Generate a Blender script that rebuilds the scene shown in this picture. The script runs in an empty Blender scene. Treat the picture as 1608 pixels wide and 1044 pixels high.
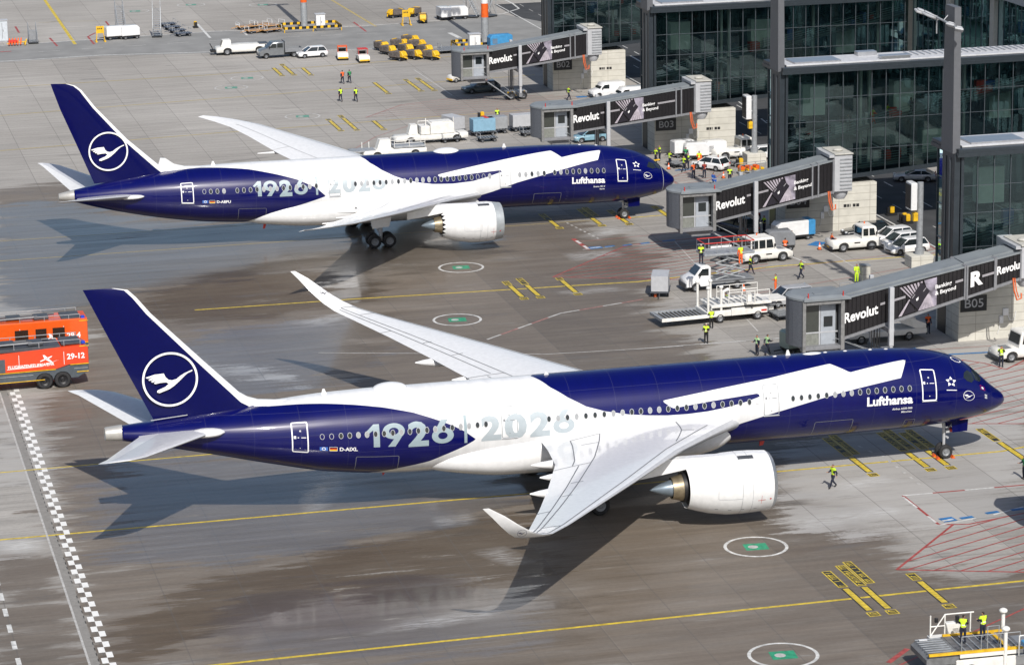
import bpy, bmesh, math, random
import numpy as np
from mathutils import Vector, Matrix
random.seed(7)
D = bpy.data
sc = bpy.context.scene
COL = sc.collection
R_ = math.radians

# ------------------------------------------------------------ camera
CAM = np.array([-85.48, -197.098, 63.266]); YAW, PIT, ROL = 0.242012, 0.248027, -0.016881; FPX = 4735.6
_f = np.array([math.sin(YAW)*math.cos(PIT), math.cos(YAW)*math.cos(PIT), -math.sin(PIT)])
_r0 = np.array([math.cos(YAW), -math.sin(YAW), 0.0]); _u0 = np.cross(_r0, _f)
_r = _r0*math.cos(ROL)+_u0*math.sin(ROL); _u = -_r0*math.sin(ROL)+_u0*math.cos(ROL)
cd = D.cameras.new('camera'); cd.sensor_width = 36; cd.lens = FPX/1608*36; cd.clip_start = 1; cd.clip_end = 9000
cam = D.objects.new('camera', cd); COL.objects.link(cam)
cam.matrix_world = Matrix([[_r[0], _u[0], -_f[0], CAM[0]], [_r[1], _u[1], -_f[1], CAM[1]], [_r[2], _u[2], -_f[2], CAM[2]], [0, 0, 0, 1]])
sc.camera = cam
def ray(px, py): return _f+_r*((px-804)/FPX)-_u*((py-522)/FPX)
def G(px, py, z=0.0):
    """point of the ground seen at this place of the survey photograph (1608 x 1044)"""
    d = ray(px, py); t = (z-CAM[2])/d[2]; p = CAM+d*t; return (float(p[0]), float(p[1]))

# ------------------------------------------------------------ light
SUN_AZ, SUN_EL = 88.9, 43.2            # direction the light travels (azimuth from +X) and its elevation
sd = D.lights.new('sun', 'SUN'); sd.energy = 4.6; sd.angle = R_(0.53); sd.color = (1.0, 0.955, 0.89)
so = D.objects.new('sun', sd); COL.objects.link(so)
_d = Vector((math.cos(R_(SUN_AZ))*math.cos(R_(SUN_EL)), math.sin(R_(SUN_AZ))*math.cos(R_(SUN_EL)), -math.sin(R_(SUN_EL))))
so.rotation_euler = _d.to_track_quat('-Z', 'Y').to_euler(); so.location = (-60, -200, 160)
w = D.worlds.new('World'); sc.world = w; w.use_nodes = True
nt = w.node_tree; nt.nodes.clear()
sky = nt.nodes.new('ShaderNodeTexSky'); sky.sky_type = 'NISHITA'; sky.sun_disc = False
sky.sun_elevation = R_(SUN_EL); sky.sun_rotation = math.atan2(-_d.x, -_d.y); sky.air_density = 1.0; sky.dust_density = 2.0; sky.ozone_density = 1.5
bg = nt.nodes.new('ShaderNodeBackground'); bg.inputs[1].default_value = 0.1
wo = nt.nodes.new('ShaderNodeOutputWorld'); nt.links.new(sky.outputs[0], bg.inputs[0]); nt.links.new(bg.outputs[0], wo.inputs[0])
sc.view_settings.view_transform = 'Standard'; sc.view_settings.look = 'None'; sc.view_settings.gamma = 1; sc.view_settings.exposure = 0.06
sc.render.engine = 'CYCLES'; sc.render.resolution_x = 1024; sc.render.resolution_y = 664
sc.cycles.max_bounces = 6; sc.cycles.transparent_max_bounces = 12

# ------------------------------------------------------------ materials
MATS = {}
def srgb(h):
    o = []
    for c in h:
        c /= 255; o.append(c/12.92 if c <= 0.04045 else ((c+0.055)/1.055)**2.4)
    return tuple(o)
def mat(name, col, rough=.5, metal=0., coat=0., var=.08, scale=3., bump=0., emit=0., streak=None):
    if name in MATS: return MATS[name]
    m = D.materials.new(name); m.use_nodes = True; MATS[name] = m
    t = m.node_tree; b = t.nodes['Principled BSDF']
    b.inputs['Roughness'].default_value = rough; b.inputs['Metallic'].default_value = metal; b.inputs['Coat Weight'].default_value = coat
    b.inputs['Coat Roughness'].default_value = .06
    tc = t.nodes.new('ShaderNodeTexCoord'); mp = t.nodes.new('ShaderNodeMapping'); t.links.new(tc.outputs['Object'], mp.inputs[0])
    if streak: mp.inputs['Scale'].default_value = streak
    n = t.nodes.new('ShaderNodeTexNoise'); n.inputs['Scale'].default_value = scale; n.inputs['Detail'].default_value = 4
    t.links.new(mp.outputs[0], n.inputs[0])
    mr = t.nodes.new('ShaderNodeMapRange'); mr.inputs[1].default_value = .3; mr.inputs[2].default_value = .7; mr.inputs[3].default_value = 1-var*1.6; mr.inputs[4].default_value = 1+var*.5
    t.links.new(n.outputs[0], mr.inputs[0])
    mx = t.nodes.new('ShaderNodeVectorMath'); mx.operation = 'SCALE'; mx.inputs[0].default_value = col
    t.links.new(mr.outputs[0], mx.inputs['Scale']); t.links.new(mx.outputs[0], b.inputs['Base Color'])
    if bump:
        bp = t.nodes.new('ShaderNodeBump'); bp.inputs['Strength'].default_value = bump; bp.inputs['Distance'].default_value = .05
        t.links.new(n.outputs[0], bp.inputs['Height']); t.links.new(bp.outputs[0], b.inputs['Normal'])
    if emit: b.inputs['Emission Color'].default_value = (*col, 1); b.inputs['Emission Strength'].default_value = emit
    return m
WHITE = mat('white_paint', (.72, .725, .73), .28, coat=.5, var=.05)
CREAM = mat('worn_white_paint', (.72, .71, .675), .45, var=.1, scale=2)
BLUE = mat('deep_blue_paint', (.0005, .0018, .06), .3, coat=.15, var=.05); BLUE.node_tree.nodes['Principled BSDF'].inputs['Specular IOR Level'].default_value = .12
LGREY = mat('light_grey_paint', (.42, .43, .45), .4, var=.06)
MGREY = mat('mid_grey_paint', (.2, .21, .225), .45, var=.1)
DGREY = mat('dark_grey_paint', (.06, .065, .075), .45, var=.12)
BLACK = mat('black_plastic', (.012, .012, .014), .5, var=.2)
RUB = mat('tyre_rubber', (.022, .022, .024), .8, var=.25)
ALU = mat('bare_aluminium', (.55, .56, .58), .32, metal=.85, var=.08)
BRONZE = mat('heat_tinted_metal', (.38, .32, .22), .35, metal=.8, var=.2)
STEEL = mat('galvanised_steel', (.36, .38, .4), .5, metal=.3, var=.15)
CONE = mat('exhaust_cone_metal', (.2, .25, .3), .35, metal=.5, var=.1)
YEL = mat('yellow_paint', (.72, .43, .015), .5, var=.18)
ORG = mat('orange_paint', (.75, .12, .015), .45, var=.1)
RED = mat('red_paint', (.55, .03, .02), .45, var=.12)
LBLUE = mat('light_blue_paint', (.05, .25, .5), .4, var=.1)
GREEN = mat('green_paint', (.02, .2, .07), .5, var=.15)
HIVIS = mat('hi_vis_yellow_fabric', (.55, .8, .03), .8, var=.15, scale=6)
HIORG = mat('hi_vis_orange_fabric', (.85, .13, .02), .8, var=.15, scale=6)
NAVY = mat('navy_work_fabric', (.012, .016, .035), .9, var=.2, scale=6)
GFAB = mat('green_fabric', (.03, .25, .09), .9, var=.2, scale=6)
SKIN = mat('skin', (.45, .24, .16), .6, var=.05)
HAIR = mat('dark_hair', (.02, .014, .01), .8, var=.2)
HELM = mat('helmet_shell', (.5, .5, .45), .4)
LIME = mat('pale_lime_fabric', (.4, .62, .32), .8, var=.1)
GLS = mat('vehicle_glass', (.015, .02, .022), .06, coat=.6, var=.05)
LAMP = mat('headlamp_lens', (.6, .62, .64), .15, coat=.5)
TAIL = mat('tail_lamp_lens', (.3, .01, .01), .2, coat=.5)
DIGIT = mat('grey_blue_lettering', (.27, .345, .38), .4, coat=.4, var=.04)
LETTER = mat('white_lettering', (.8, .8, .8), .4, var=.02)
PANEL = mat('panel_gap', (.16, .17, .19), .6)
GOLD = mat('flag_gold', (.75, .5, .02), .4)

# ------------------------------------------------------------ mesh builder
class MB:
    def __init__(s): s.v = []; s.f = []; s.m = []; s.M = Matrix.Identity(4)
    def at(s, x=0, y=0, z=0, rz=0, ry=0, rx=0):
        s.M = Matrix.Translation((x, y, z)) @ Matrix.Rotation(rz, 4, 'Z') @ Matrix.Rotation(ry, 4, 'Y') @ Matrix.Rotation(rx, 4, 'X'); return s
    def add(s, vs, fs, m=0):
        k = len(s.v); s.v += [tuple(s.M @ Vector(p)) for p in vs]; s.f += [[i+k for i in f] for f in fs]; s.m += [m]*len(fs); return s
    def box(s, x0, x1, y0, y1, z0, z1, m=0, ch=0):
        if x0 > x1: x0, x1 = x1, x0
        if y0 > y1: y0, y1 = y1, y0
        if z0 > z1: z0, z1 = z1, z0
        ch = min(ch, (x1-x0)*.45, (y1-y0)*.45, (z1-z0)*.45)
        if ch <= 0:
            return s.add([(x0, y0, z0), (x1, y0, z0), (x1, y1, z0), (x0, y1, z0), (x0, y0, z1), (x1, y0, z1), (x1, y1, z1), (x0, y1, z1)],
                         [(3, 2, 1, 0), (4, 5, 6, 7), (0, 1, 5, 4), (1, 2, 6, 5), (2, 3, 7, 6), (3, 0, 4, 7)], m)
        rings = []
        for z, i in ((z0, ch), (z0+ch, 0), (z1-ch, 0), (z1, ch)):
            a, b, c, d = x0+i, x1-i, y0+i, y1-i; k = ch*.6
            rings.append([(a+k, c, z), (b-k, c, z), (b, c+k, z), (b, d-k, z), (b-k, d, z), (a+k, d, z), (a, d-k, z), (a, c+k, z)])
        return s.loft(rings, m)
    def loft(s, rings, m=0, cap=True, closed=True, ms=None):
        n = len(rings[0]); vs = [p for r in rings for p in r]; fs = []
        mm = []
        for i in range(len(rings)-1):
            for j in range(n if closed else n-1):
                a = i*n+j; b = i*n+(j+1) % n; fs.append((a, b, b+n, a+n)); mm.append(ms(i, j) if ms else m)
        if cap and closed: fs += [tuple(range(n))[::-1], tuple(range((len(rings)-1)*n, len(rings)*n))]; mm += [m, m]
        k = len(s.v); s.v += [tuple(s.M @ Vector(p)) for p in vs]; s.f += [[i+k for i in f] for f in fs]; s.m += mm; return s
    def tube(s, pts, r, n=8, m=0, cap=True):
        pts = [Vector(p) for p in pts]; rs = r if isinstance(r, (list, tuple)) else [r]*len(pts); rings = []
        for i, p in enumerate(pts):
            t = (pts[min(i+1, len(pts)-1)]-pts[max(i-1, 0)]).normalized()
            a = t.orthogonal().normalized() if i == 0 else (a_-t*a_.dot(t)).normalized()
            a_ = a; b = t.cross(a)
            rings.append([tuple(p+(a*math.cos(2*math.pi*j/n)+b*math.sin(2*math.pi*j/n))*rs[i]) for j in range(n)])
        return s.loft(rings, m, cap)
    def rev(s, prof, c=(0, 0, 0), ax='X', n=32, m=0, ms=None, cap=False):
        rings = []
        for x, r in prof:
            ring = []
            for j in range(n):
                a = 2*math.pi*j/n; p, q = r*math.cos(a), r*math.sin(a)
                ring.append({'X': (c[0]+x, c[1]+p, c[2]+q), 'Y': (c[0]+q, c[1]+x, c[2]+p), 'Z': (c[0]+p, c[1]+q, c[2]+x)}[ax])
            rings.append(ring)
        return s.loft(rings, m, cap, ms=ms)
    def prism(s, poly, a, b, ax='Y', m=0, inset=0):
        """poly in the plane across ax, extruded from a to b"""
        def P(u, v, t): return {'Y': (u, t, v), 'X': (t, u, v), 'Z': (u, v, t)}[ax]
        if inset:
            cx = sum(p[0] for p in poly)/len(poly); cy = sum(p[1] for p in poly)/len(poly); sx = max(abs(p[0]-cx) for p in poly); sy = max(abs(p[1]-cy) for p in poly)
            q = [(cx+(u-cx)*(1-inset/sx), cy+(v-cy)*(1-inset/sy)) for u, v in poly]
            return s.loft([[P(u, v, a) for u, v in q], [P(u, v, a+inset*(1 if b > a else -1)) for u, v in poly], [P(u, v, b-inset*(1 if b > a else -1)) for u, v in poly], [P(u, v, b) for u, v in q]], m)
        return s.loft([[P(u, v, a) for u, v in poly], [P(u, v, b) for u, v in poly]], m)
    def ell(s, c, r, n=12, k=8, m=0):
        rings = []
        for i in range(k+1):
            t = -math.pi/2+math.pi*i/k; q = max(math.cos(t), .02)
            rings.append([(c[0]+r[0]*q*math.cos(2*math.pi*j/n), c[1]+r[1]*q*math.sin(2*math.pi*j/n), c[2]+r[2]*math.sin(t)) for j in range(n)])
        return s.loft(rings, m)
    def flat(s, poly, m=0):
        return s.add(poly, [tuple(range(len(poly)))], m)
    def build(s, name, mats, parent=None, smooth=30, recalc=True):
        me = D.meshes.new(name); me.from_pydata(s.v, [], s.f)
        if not isinstance(mats, (list, tuple)): mats = [mats]
        for q in mats: me.materials.append(q)
        if len(mats) > 1: me.polygons.foreach_set('material_index', s.m)
        if recalc:
            bm = bmesh.new(); bm.from_mesh(me); bmesh.ops.recalc_face_normals(bm, faces=bm.faces); bm.to_mesh(me); bm.free()
        if smooth:
            me.polygons.foreach_set('use_smooth', [True]*len(me.polygons)); me.set_sharp_from_angle(angle=R_(smooth))
        me.update(); o = D.objects.new(name, me); COL.objects.link(o)
        if parent: o.parent = parent
        return o
def empty(name, loc=(0, 0, 0), rz=0.):
    o = D.objects.new(name, None); COL.objects.link(o); o.location = loc; o.rotation_euler = (0, 0, rz); o.empty_display_size = .5; return o
def tag(o, label=None, cat=None, group=None, kind=None):
    if label: o['label'] = label
    if cat: o['category'] = cat
    if group: o['group'] = group
    if kind: o['kind'] = kind
    return o
def copy_tree(o, parent=None, swap=None):
    c = o.copy(); COL.objects.link(c); c.parent = parent
    if swap and c.type == 'MESH':
        for i, sl in enumerate(c.material_slots):
            if sl.material and sl.material.name in swap:
                new = swap[sl.material.name]; sl.link = 'OBJECT'; sl.material = new
    for ch in [k for k in D.objects if k.parent == o]: copy_tree(ch, c, swap)
    return c
PROTO_USED = {}
def place(proto, xy, rz, label, cat, group=None, z=0, swap=None):
    """the first use moves the prototype itself, later ones copy it with its parts"""
    if proto.name not in PROTO_USED and not swap: PROTO_USED[proto.name] = 1; o = proto
    else: o = copy_tree(proto, None, swap)
    o.location = (xy[0], xy[1], z); o.rotation_euler = (0, 0, R_(rz))
    return tag(o, label, cat, group)
def finish_protos(protos):
    for p in protos:
        if p.name not in PROTO_USED:
            def rm(o):
                for ch in [k for k in D.objects if k.parent == o]: rm(ch)
                D.objects.remove(o)
            rm(p)

# ------------------------------------------------------------ text and flat shapes laid on surfaces
def text_mesh(txt, size=1., bold=.02, align='LEFT', spacing=1.):
    cu = D.curves.new('lettering', 'FONT'); cu.body = txt; cu.size = size; cu.offset = bold*size; cu.align_x = align; cu.space_character = spacing; cu.resolution_u = 3
    ob = D.objects.new('lettering', cu); COL.objects.link(ob)
    dg = bpy.context.evaluated_depsgraph_get(); dg.update(); me = D.meshes.new_from_object(ob.evaluated_get(dg))
    D.objects.remove(ob); D.curves.remove(cu); bm = bmesh.new(); bm.from_mesh(me); D.meshes.remove(me)
    bmesh.ops.remove_doubles(bm, verts=bm.verts, dist=1e-5); return bm
def poly_bm(polys):
    from mathutils.geometry import tessellate_polygon
    bm = bmesh.new()
    for p in polys:
        V = [bm.verts.new((u, v, 0)) for u, v in p]
        for t in tessellate_polygon([[Vector((u, v, 0)) for u, v in p]]):
            if len(set(t)) == 3: bm.faces.new([V[i] for i in t])
    bmesh.ops.recalc_face_normals(bm, faces=bm.faces); return bm
def ring_bm(r0, r1, n=64, c=(0, 0)):
    bm = bmesh.new(); P = []
    for j in range(n):
        a = 2*math.pi*j/n; P.append((bm.verts.new((c[0]+r0*math.cos(a), c[1]+r0*math.sin(a), 0)), bm.verts.new((c[0]+r1*math.cos(a), c[1]+r1*math.sin(a), 0))))
    for j in range(n): bm.faces.new((P[j][0], P[j][1], P[(j+1) % n][1], P[(j+1) % n][0]))
    return bm
def arches(x1, x0, zb, wheels, r):
    """bottom edge of a body side from its front x1 to its rear x0 with round wheel cut-outs"""
    o = [(x1, zb)]
    for x, z in sorted(wheels, reverse=True):
        a0 = math.asin(max(-1, min(1, (zb-z)/r))); n = 7
        for k in range(n+1): a = a0+(math.pi-2*a0)*k/n; o.append((x+r*math.cos(a), z+r*math.sin(a)))
    return o+[(x0, zb)]
def rect(u0, v0, u1, v1): return [(u0, v0), (u1, v0), (u1, v1), (u0, v1)]
def rrect(u0, v0, u1, v1, r, n=5):
    o = []
    for cx, cy, a in ((u1-r, v0+r, -90), (u1-r, v1-r, 0), (u0+r, v1-r, 90), (u0+r, v0+r, 180)):
        for k in range(n+1): t = R_(a+90*k/n); o.append((cx+r*math.cos(t), cy+r*math.sin(t)))
    return o
def frame_bm(u0, v0, u1, v1, r, w):
    a = rrect(u0, v0, u1, v1, r); b = rrect(u0+w, v0+w, u1-w, v1-w, max(r-w, .01)); bm = bmesh.new(); n = len(a)
    A = [bm.verts.new((*p, 0)) for p in a]; B = [bm.verts.new((*p, 0)) for p in b]
    for j in range(n): bm.faces.new((A[j], A[(j+1) % n], B[(j+1) % n], B[j]))
    return bm
def lay(bm, fn, name, m, parent, cut=0):
    """put a flat shape onto a surface; fn maps (u, v) to a point"""
    if cut:
        for ax in (0, 1):
            lo = min(v.co[ax] for v in bm.verts); hi = max(v.co[ax] for v in bm.verts); c = math.floor(lo/cut)*cut
            while c < hi:
                c += cut; no = [0, 0, 0]; no[ax] = 1; co = [0, 0, 0]; co[ax] = c
                bmesh.ops.bisect_plane(bm, geom=bm.verts[:]+bm.edges[:]+bm.faces[:], plane_co=co, plane_no=no)
    bm.verts.ensure_lookup_table(); U = np.array([v.co[0] for v in bm.verts]); W_ = np.array([v.co[1] for v in bm.verts]); Z = np.array([v.co[2] for v in bm.verts]); P = np.array(fn(U, W_), float)
    if Z.any(): nn = np.cross(fn(U+.01, W_)-P, fn(U, W_+.01)-P); P = P+nn/np.maximum(np.linalg.norm(nn, axis=1, keepdims=True), 1e-12)*Z[:, None]
    for v, p in zip(bm.verts, P): v.co = [float(q) for q in p]
    me = D.meshes.new(name); bm.to_mesh(me); bm.free(); me.materials.append(m); me.update()
    o = D.objects.new(name, me); COL.objects.link(o); o.parent = parent; return o
def plane_fn(o, du, dv):
    o, du, dv = map(np.array, (o, du, dv))
    return lambda u, v: o+np.outer(u, du)+np.outer(v, dv)
def join_bm(bms):
    out = bmesh.new()
    for k, b in enumerate(bms):
        for v in b.verts: v.co.z = .003*k
        me = D.meshes.new('t'); b.to_mesh(me); b.free(); out.from_mesh(me); D.meshes.remove(me)
    return out
def move_bm(bm, du=0, dv=0, s=1.):
    for v in bm.verts: v.co.x = v.co.x*s+du; v.co.y = v.co.y*s+dv
    return bm
# ------------------------------------------------------------ ground
def sd_poly(P, poly):
    """signed distance (positive inside) of points P (n,2) to a polygon"""
    poly = np.array(poly, float); d = np.full(len(P), 1e18); ins = np.zeros(len(P), bool); n = len(poly)
    for i in range(n):
        a = poly[i]; b = poly[(i+1) % n]; e = b-a; wv = P-a
        t = np.clip((wv@e)/max(e@e, 1e-12), 0, 1); q = wv-t[:, None]*e; d = np.minimum(d, (q*q).sum(1))
        c = ((a[1] > P[:, 1]) != (b[1] > P[:, 1]))
        with np.errstate(all='ignore'): xi = (b[0]-a[0])*(P[:, 1]-a[1])/(b[1]-a[1])+a[0]
        ins ^= c & (P[:, 0] < xi)
    d = np.sqrt(d); return np.where(ins, d, -d)
def G_all(L): return [G(*p) for p in L]
FILM = [[(-20, 330), (60, 312), (250, 345), (520, 350), (690, 330), (800, 400), (640, 430), (480, 425), (300, 450), (200, 460), (120, 485), (-20, 500)],
        [(330, 520), (560, 490), (620, 500), (540, 600), (400, 620), (300, 610), (240, 560)],
        [(240, 715), (800, 735), (830, 775), (740, 830), (560, 850), (330, 895), (180, 880), (140, 770)],
        [(500, 400), (620, 350), (640, 400), (560, 470), (530, 470)],
        [(380, 930), (640, 900), (900, 930), (880, 1000), (560, 1040), (330, 1010)]]
DAMP = [[(-20, 300), (60, 290), (140, 285), (700, 320), (900, 345), (1050, 400), (1010, 470), (1100, 560), (1300, 640), (1330, 700), (1200, 760), (1330, 790), (1410, 850), (1408, 905), (1560, 905), (1640, 890), (1640, 1080), (120, 1060), (60, 640), (140, 520), (-20, 470)],
        [(180, 985), (330, 905), (520, 862), (640, 838), (820, 790), (860, 840), (860, 900), (720, 940), (520, 940), (300, 1000), (200, 1044)],
        [(230, 460), (420, 410), (520, 405), (600, 470), (420, 500), (300, 510), (230, 500)],
        [(-20, 860), (110, 870), (150, 1060), (-20, 1060)]]
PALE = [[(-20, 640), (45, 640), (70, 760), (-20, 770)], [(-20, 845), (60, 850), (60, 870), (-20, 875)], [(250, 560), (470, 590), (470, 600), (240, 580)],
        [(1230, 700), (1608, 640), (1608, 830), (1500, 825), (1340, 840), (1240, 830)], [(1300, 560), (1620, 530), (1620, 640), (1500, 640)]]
GLINT_SCUFF = [[(480, 806), (505, 768), (550, 755), (515, 795)], [(742, 866), (790, 858), (836, 882), (800, 888)], [(570, 996), (640, 975), (780, 950), (800, 962), (690, 985)], [(530, 452), (545, 420), (562, 418), (578, 455)], [(460, 508), (540, 490), (575, 492), (500, 512)], [(885, 398), (960, 392), (985, 402), (900, 410)], [(870, 458), (960, 450), (990, 455), (900, 464)], [(905, 372), (960, 355), (1000, 360), (940, 378)], [(680, 812), (740, 808), (745, 822), (690, 828)], [(0, 845), (60, 842), (70, 865), (0, 868)], [(1240, 815), (1400, 795), (1420, 805), (1260, 832)], [(1300, 760), (1380, 745), (1420, 755), (1330, 772)]]  # sunlight thrown back by the aircraft, painted as pale patches, plus a few scuffs
def lines(lo, hi, step, ext):
    c = list(np.arange(lo, hi+1e-6, step)); a = [lo-e for e in ext][::-1]; return np.array(a+c+[hi+e for e in ext])
gx = lines(-112, 112, .8, [4, 12, 40, 120, 400, 1200, 3500]); gy = lines(-72, 300, .8, [4, 12, 40, 120, 400, 1200, 3500])
X, Y = np.meshgrid(gx, gy); P = np.stack([X.ravel(), Y.ravel()], 1); nx, ny = len(gx), len(gy)
me = D.meshes.new('apron_ground'); vs = np.concatenate([P, np.zeros((len(P), 1))], 1)
idx = np.arange(nx*ny).reshape(ny, nx); q = np.stack([idx[:-1, :-1], idx[:-1, 1:], idx[1:, 1:], idx[1:, :-1]], -1).reshape(-1, 4)
me.from_pydata(vs.tolist(), [], q.tolist())
def mask(name, polys, feather):
    v = np.zeros(len(P))
    for po in polys: v = np.maximum(v, np.clip(.5+sd_poly(P, G_all(po))/(2*feather), 0, 1))
    a = me.attributes.new(name, 'FLOAT', 'POINT'); a.data.foreach_set('value', v.astype(np.float32))
mask('glint_scuff', GLINT_SCUFF, 1.3); mask('film', FILM, 4.0); mask('damp', DAMP, 3.0); mask('damp_dark', DAMP[1:3], 2.5); mask('pale', PALE, 2.5)
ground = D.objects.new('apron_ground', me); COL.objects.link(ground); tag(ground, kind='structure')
def ground_mat():
    m = D.materials.new('apron_concrete'); m.use_nodes = True; t = m.node_tree; N = t.nodes; L = t.links; b = N['Principled BSDF']
    def nd(ty, **k):
        n = N.new(ty)
        for a, v in k.items(): setattr(n, a, v)
        return n
    def val(s, x):
        if hasattr(x, 'links') or hasattr(x, 'is_linked'): L.new(x, s)
        else: s.default_value = x
    def mth(op, a, c=0., cl=False, d=None):
        n = nd('ShaderNodeMath', operation=op, use_clamp=cl); val(n.inputs[0], a); val(n.inputs[1], c)
        if d is not None: val(n.inputs[2], d)
        return n.outputs[0]
    def mr(x, a, c, d, e):
        n = nd('ShaderNodeMapRange'); val(n.inputs[0], x)
        for i, v in enumerate((a, c, d, e)): n.inputs[i+1].default_value = v
        return n.outputs[0]
    geo = nd('ShaderNodeNewGeometry'); pos = geo.outputs['Position']; sp = nd('ShaderNodeSeparateXYZ'); L.new(pos, sp.inputs[0]); x, y = sp.outputs[0], sp.outputs[1]
    def noise(sx, sy, sc_, det=5, ro=.55, off=0):
        mp = nd('ShaderNodeMapping'); mp.inputs['Scale'].default_value = (sx, sy, 1); mp.inputs['Location'].default_value = (off, off*.7, off); L.new(pos, mp.inputs[0])
        n = nd('ShaderNodeTexNoise'); n.inputs['Scale'].default_value = sc_; n.inputs['Detail'].default_value = det; n.inputs['Roughness'].default_value = ro; L.new(mp.outputs[0], n.inputs[0]); return n.outputs[0]
    def mixc(f, a, c, bl='MIX'):
        n = nd('ShaderNodeMix', data_type='RGBA', blend_type=bl); val(n.inputs[0], f)
        for s, v in ((n.inputs[6], a), (n.inputs[7], c)):
            if isinstance(v, tuple): s.default_value = (*v, 1)
            else: L.new(v, s)
        return n.outputs[2]
    def att(nm): n = nd('ShaderNodeAttribute', attribute_name=nm); return n.outputs['Fac']
    big = noise(1, 1, .035, 3); mid = noise(.5, 1.9, .3, 7, .62, off=11); fine = noise(1, 1, 3.0, 6, .7); streak = noise(.05, 1.4, 1.0, 4, .6, 5); comb = noise(.08, 5., 1.6, 2, .5, 3)
    # 5 m bays across, 7.5 m along, each bay cast a shade apart
    fx = mth('DIVIDE', mth('ADD', x, 63.5), 5.02); fy = mth('DIVIDE', mth('ADD', y, 1.2), 7.5)
    cell = nd('ShaderNodeCombineXYZ'); L.new(mth('FLOOR', fx), cell.inputs[0]); L.new(mth('FLOOR', mth('MULTIPLY', fy, .25)), cell.inputs[1])
    wn = nd('ShaderNodeTexWhiteNoise', noise_dimensions='3D'); L.new(cell.outputs[0], wn.inputs[0])
    lane3 = nd('ShaderNodeCombineXYZ'); L.new(mth('FLOOR', mth('DIVIDE', mth('ADD', x, 68.4), 15.06)), lane3.inputs[0]); wl = nd('ShaderNodeTexWhiteNoise', noise_dimensions='3D'); L.new(lane3.outputs[0], wl.inputs[0])
    def joint(fr, period, width):
        f = mth('FRACT', fr); d = mth('MULTIPLY', mth('MINIMUM', f, mth('SUBTRACT', 1., f)), period); return mr(d, width*.4, width, 1., 0.)
    jt = mth('MAXIMUM', joint(fx, 5.02, .055), mth('MULTIPLY', joint(fy, 7.5, .04), .5))
    base = mixc(mr(big, .35, .65, 0., 1.), (.272, .256, .235), (.34, .323, .3))
    v = mth('ADD', mth('MULTIPLY', mr(wn.outputs[0], 0, 1, -.5, .5), .06), mth('MULTIPLY', mr(wl.outputs[0], 0, 1, -.5, .5), .26))
    v = mth('ADD', v, mth('MULTIPLY', mr(mid, .3, .7, -.5, .5), .14)); v = mth('ADD', v, mth('MULTIPLY', mr(streak, .3, .7, -.5, .5), .3))
    v = mth('ADD', v, mth('MULTIPLY', mr(fine, .25, .75, -.5, .5), .22)); v = mth('ADD', v, mth('MULTIPLY', mr(comb, .25, .75, -.5, .5), .2))
    v = mth('ADD', v, mth('MULTIPLY', mth('MULTIPLY', mth('GREATER_THAN', x, -38.35), mth('LESS_THAN', x, -23.3)), .13)); v = mth('SUBTRACT', v, mth('MULTIPLY', mth('MULTIPLY', mth('GREATER_THAN', x, -23.3), mth('LESS_THAN', x, -8.2)), mth('MULTIPLY', att('damp'), .10)))
    v = mth('ADD', v, 1.0)
    sc1 = nd('ShaderNodeVectorMath', operation='SCALE'); L.new(base, sc1.inputs[0]); L.new(v, sc1.inputs['Scale']); c = sc1.outputs[0]
    edge = mr(mid, .3, .7, -.42, .42); e2 = mth('MULTIPLY', mr(streak, .25, .75, -.5, .5), .6); wob = mth('ADD', mth('ADD', edge, e2), mth('ADD', mth('MULTIPLY', mr(fine, .3, .7, -.5, .5), .22), mth('MULTIPLY', mr(comb, .3, .7, -.5, .5), .3)))
    def soft(nm, k=3.): return mth('ADD', mth('MULTIPLY', mth('SUBTRACT', mth('ADD', att(nm), mth('MULTIPLY', wob, mr(att(nm), 0., .06, 0., 1.))), .5), k), .5, True)
    damp, film, dark, pale = soft('damp', 3.4), soft('film', 8.), soft('damp_dark', 6.), soft('pale', 4.)
    wear = mth('MULTIPLY', damp, mr(mid, .3, .6, .75, 1.))
    c = mixc(wear, c, mixc(1., c, (.44, .38, .32), 'MULTIPLY')); c = mixc(dark, c, mixc(1., c, (.62, .56, .48), 'MULTIPLY')); c = mixc(mth('MULTIPLY', film, .55), c, mixc(1., c, (.75, .76, .78), 'MULTIPLY'))
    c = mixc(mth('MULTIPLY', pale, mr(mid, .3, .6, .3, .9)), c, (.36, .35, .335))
    c = mixc(mth('MULTIPLY', jt, .5), c, (.09, .085, .08))
    # rubber and oil marks
    oil = mth('MULTIPLY', mr(noise(.35, 1.2, .35, 4, .6, 31), .62, .72, 0., 1.), .5); c = mixc(oil, c, (.11, .105, .1))
    # dried splash marks
    spl = mth('MULTIPLY', mr(noise(.22, 2.5, .9, 7, .72, 57), .6, .72, 0., 1.), mth('MULTIPLY', damp, .22)); c = mixc(spl, c, (.42, .42, .41))
    tyre = mth('MULTIPLY', mr(noise(.035, 2.2, 2.2, 3, .5, 77), .64, .7, 0., 1.), mr(noise(.2, .2, .3, 2, .5, 13), .5, .6, 0., .38)); c = mixc(tyre, c, (.06, .055, .05))
    patch = mth('MULTIPLY', mth('GREATER_THAN', wn.outputs[0], .9), .16); c = mixc(patch, c, (.13, .125, .12))
    glint_scuff = mth('MULTIPLY', mth('MULTIPLY', mr(att('glint_scuff'), .35, .9, 0., 1.), mr(noise(.6, 3.5, 1.1, 7, .75, 91), .4, .62, .0, 1.)), .55); c = mixc(glint_scuff, c, (.6, .61, .61))  # reflected sunlight and scuffs painted into the base colour
    L.new(c, b.inputs['Base Color'])
    L.new(mth('SUBTRACT', mr(damp, 0, 1, .85, .62), mth('MULTIPLY', film, .26)), b.inputs['Roughness'])
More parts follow.
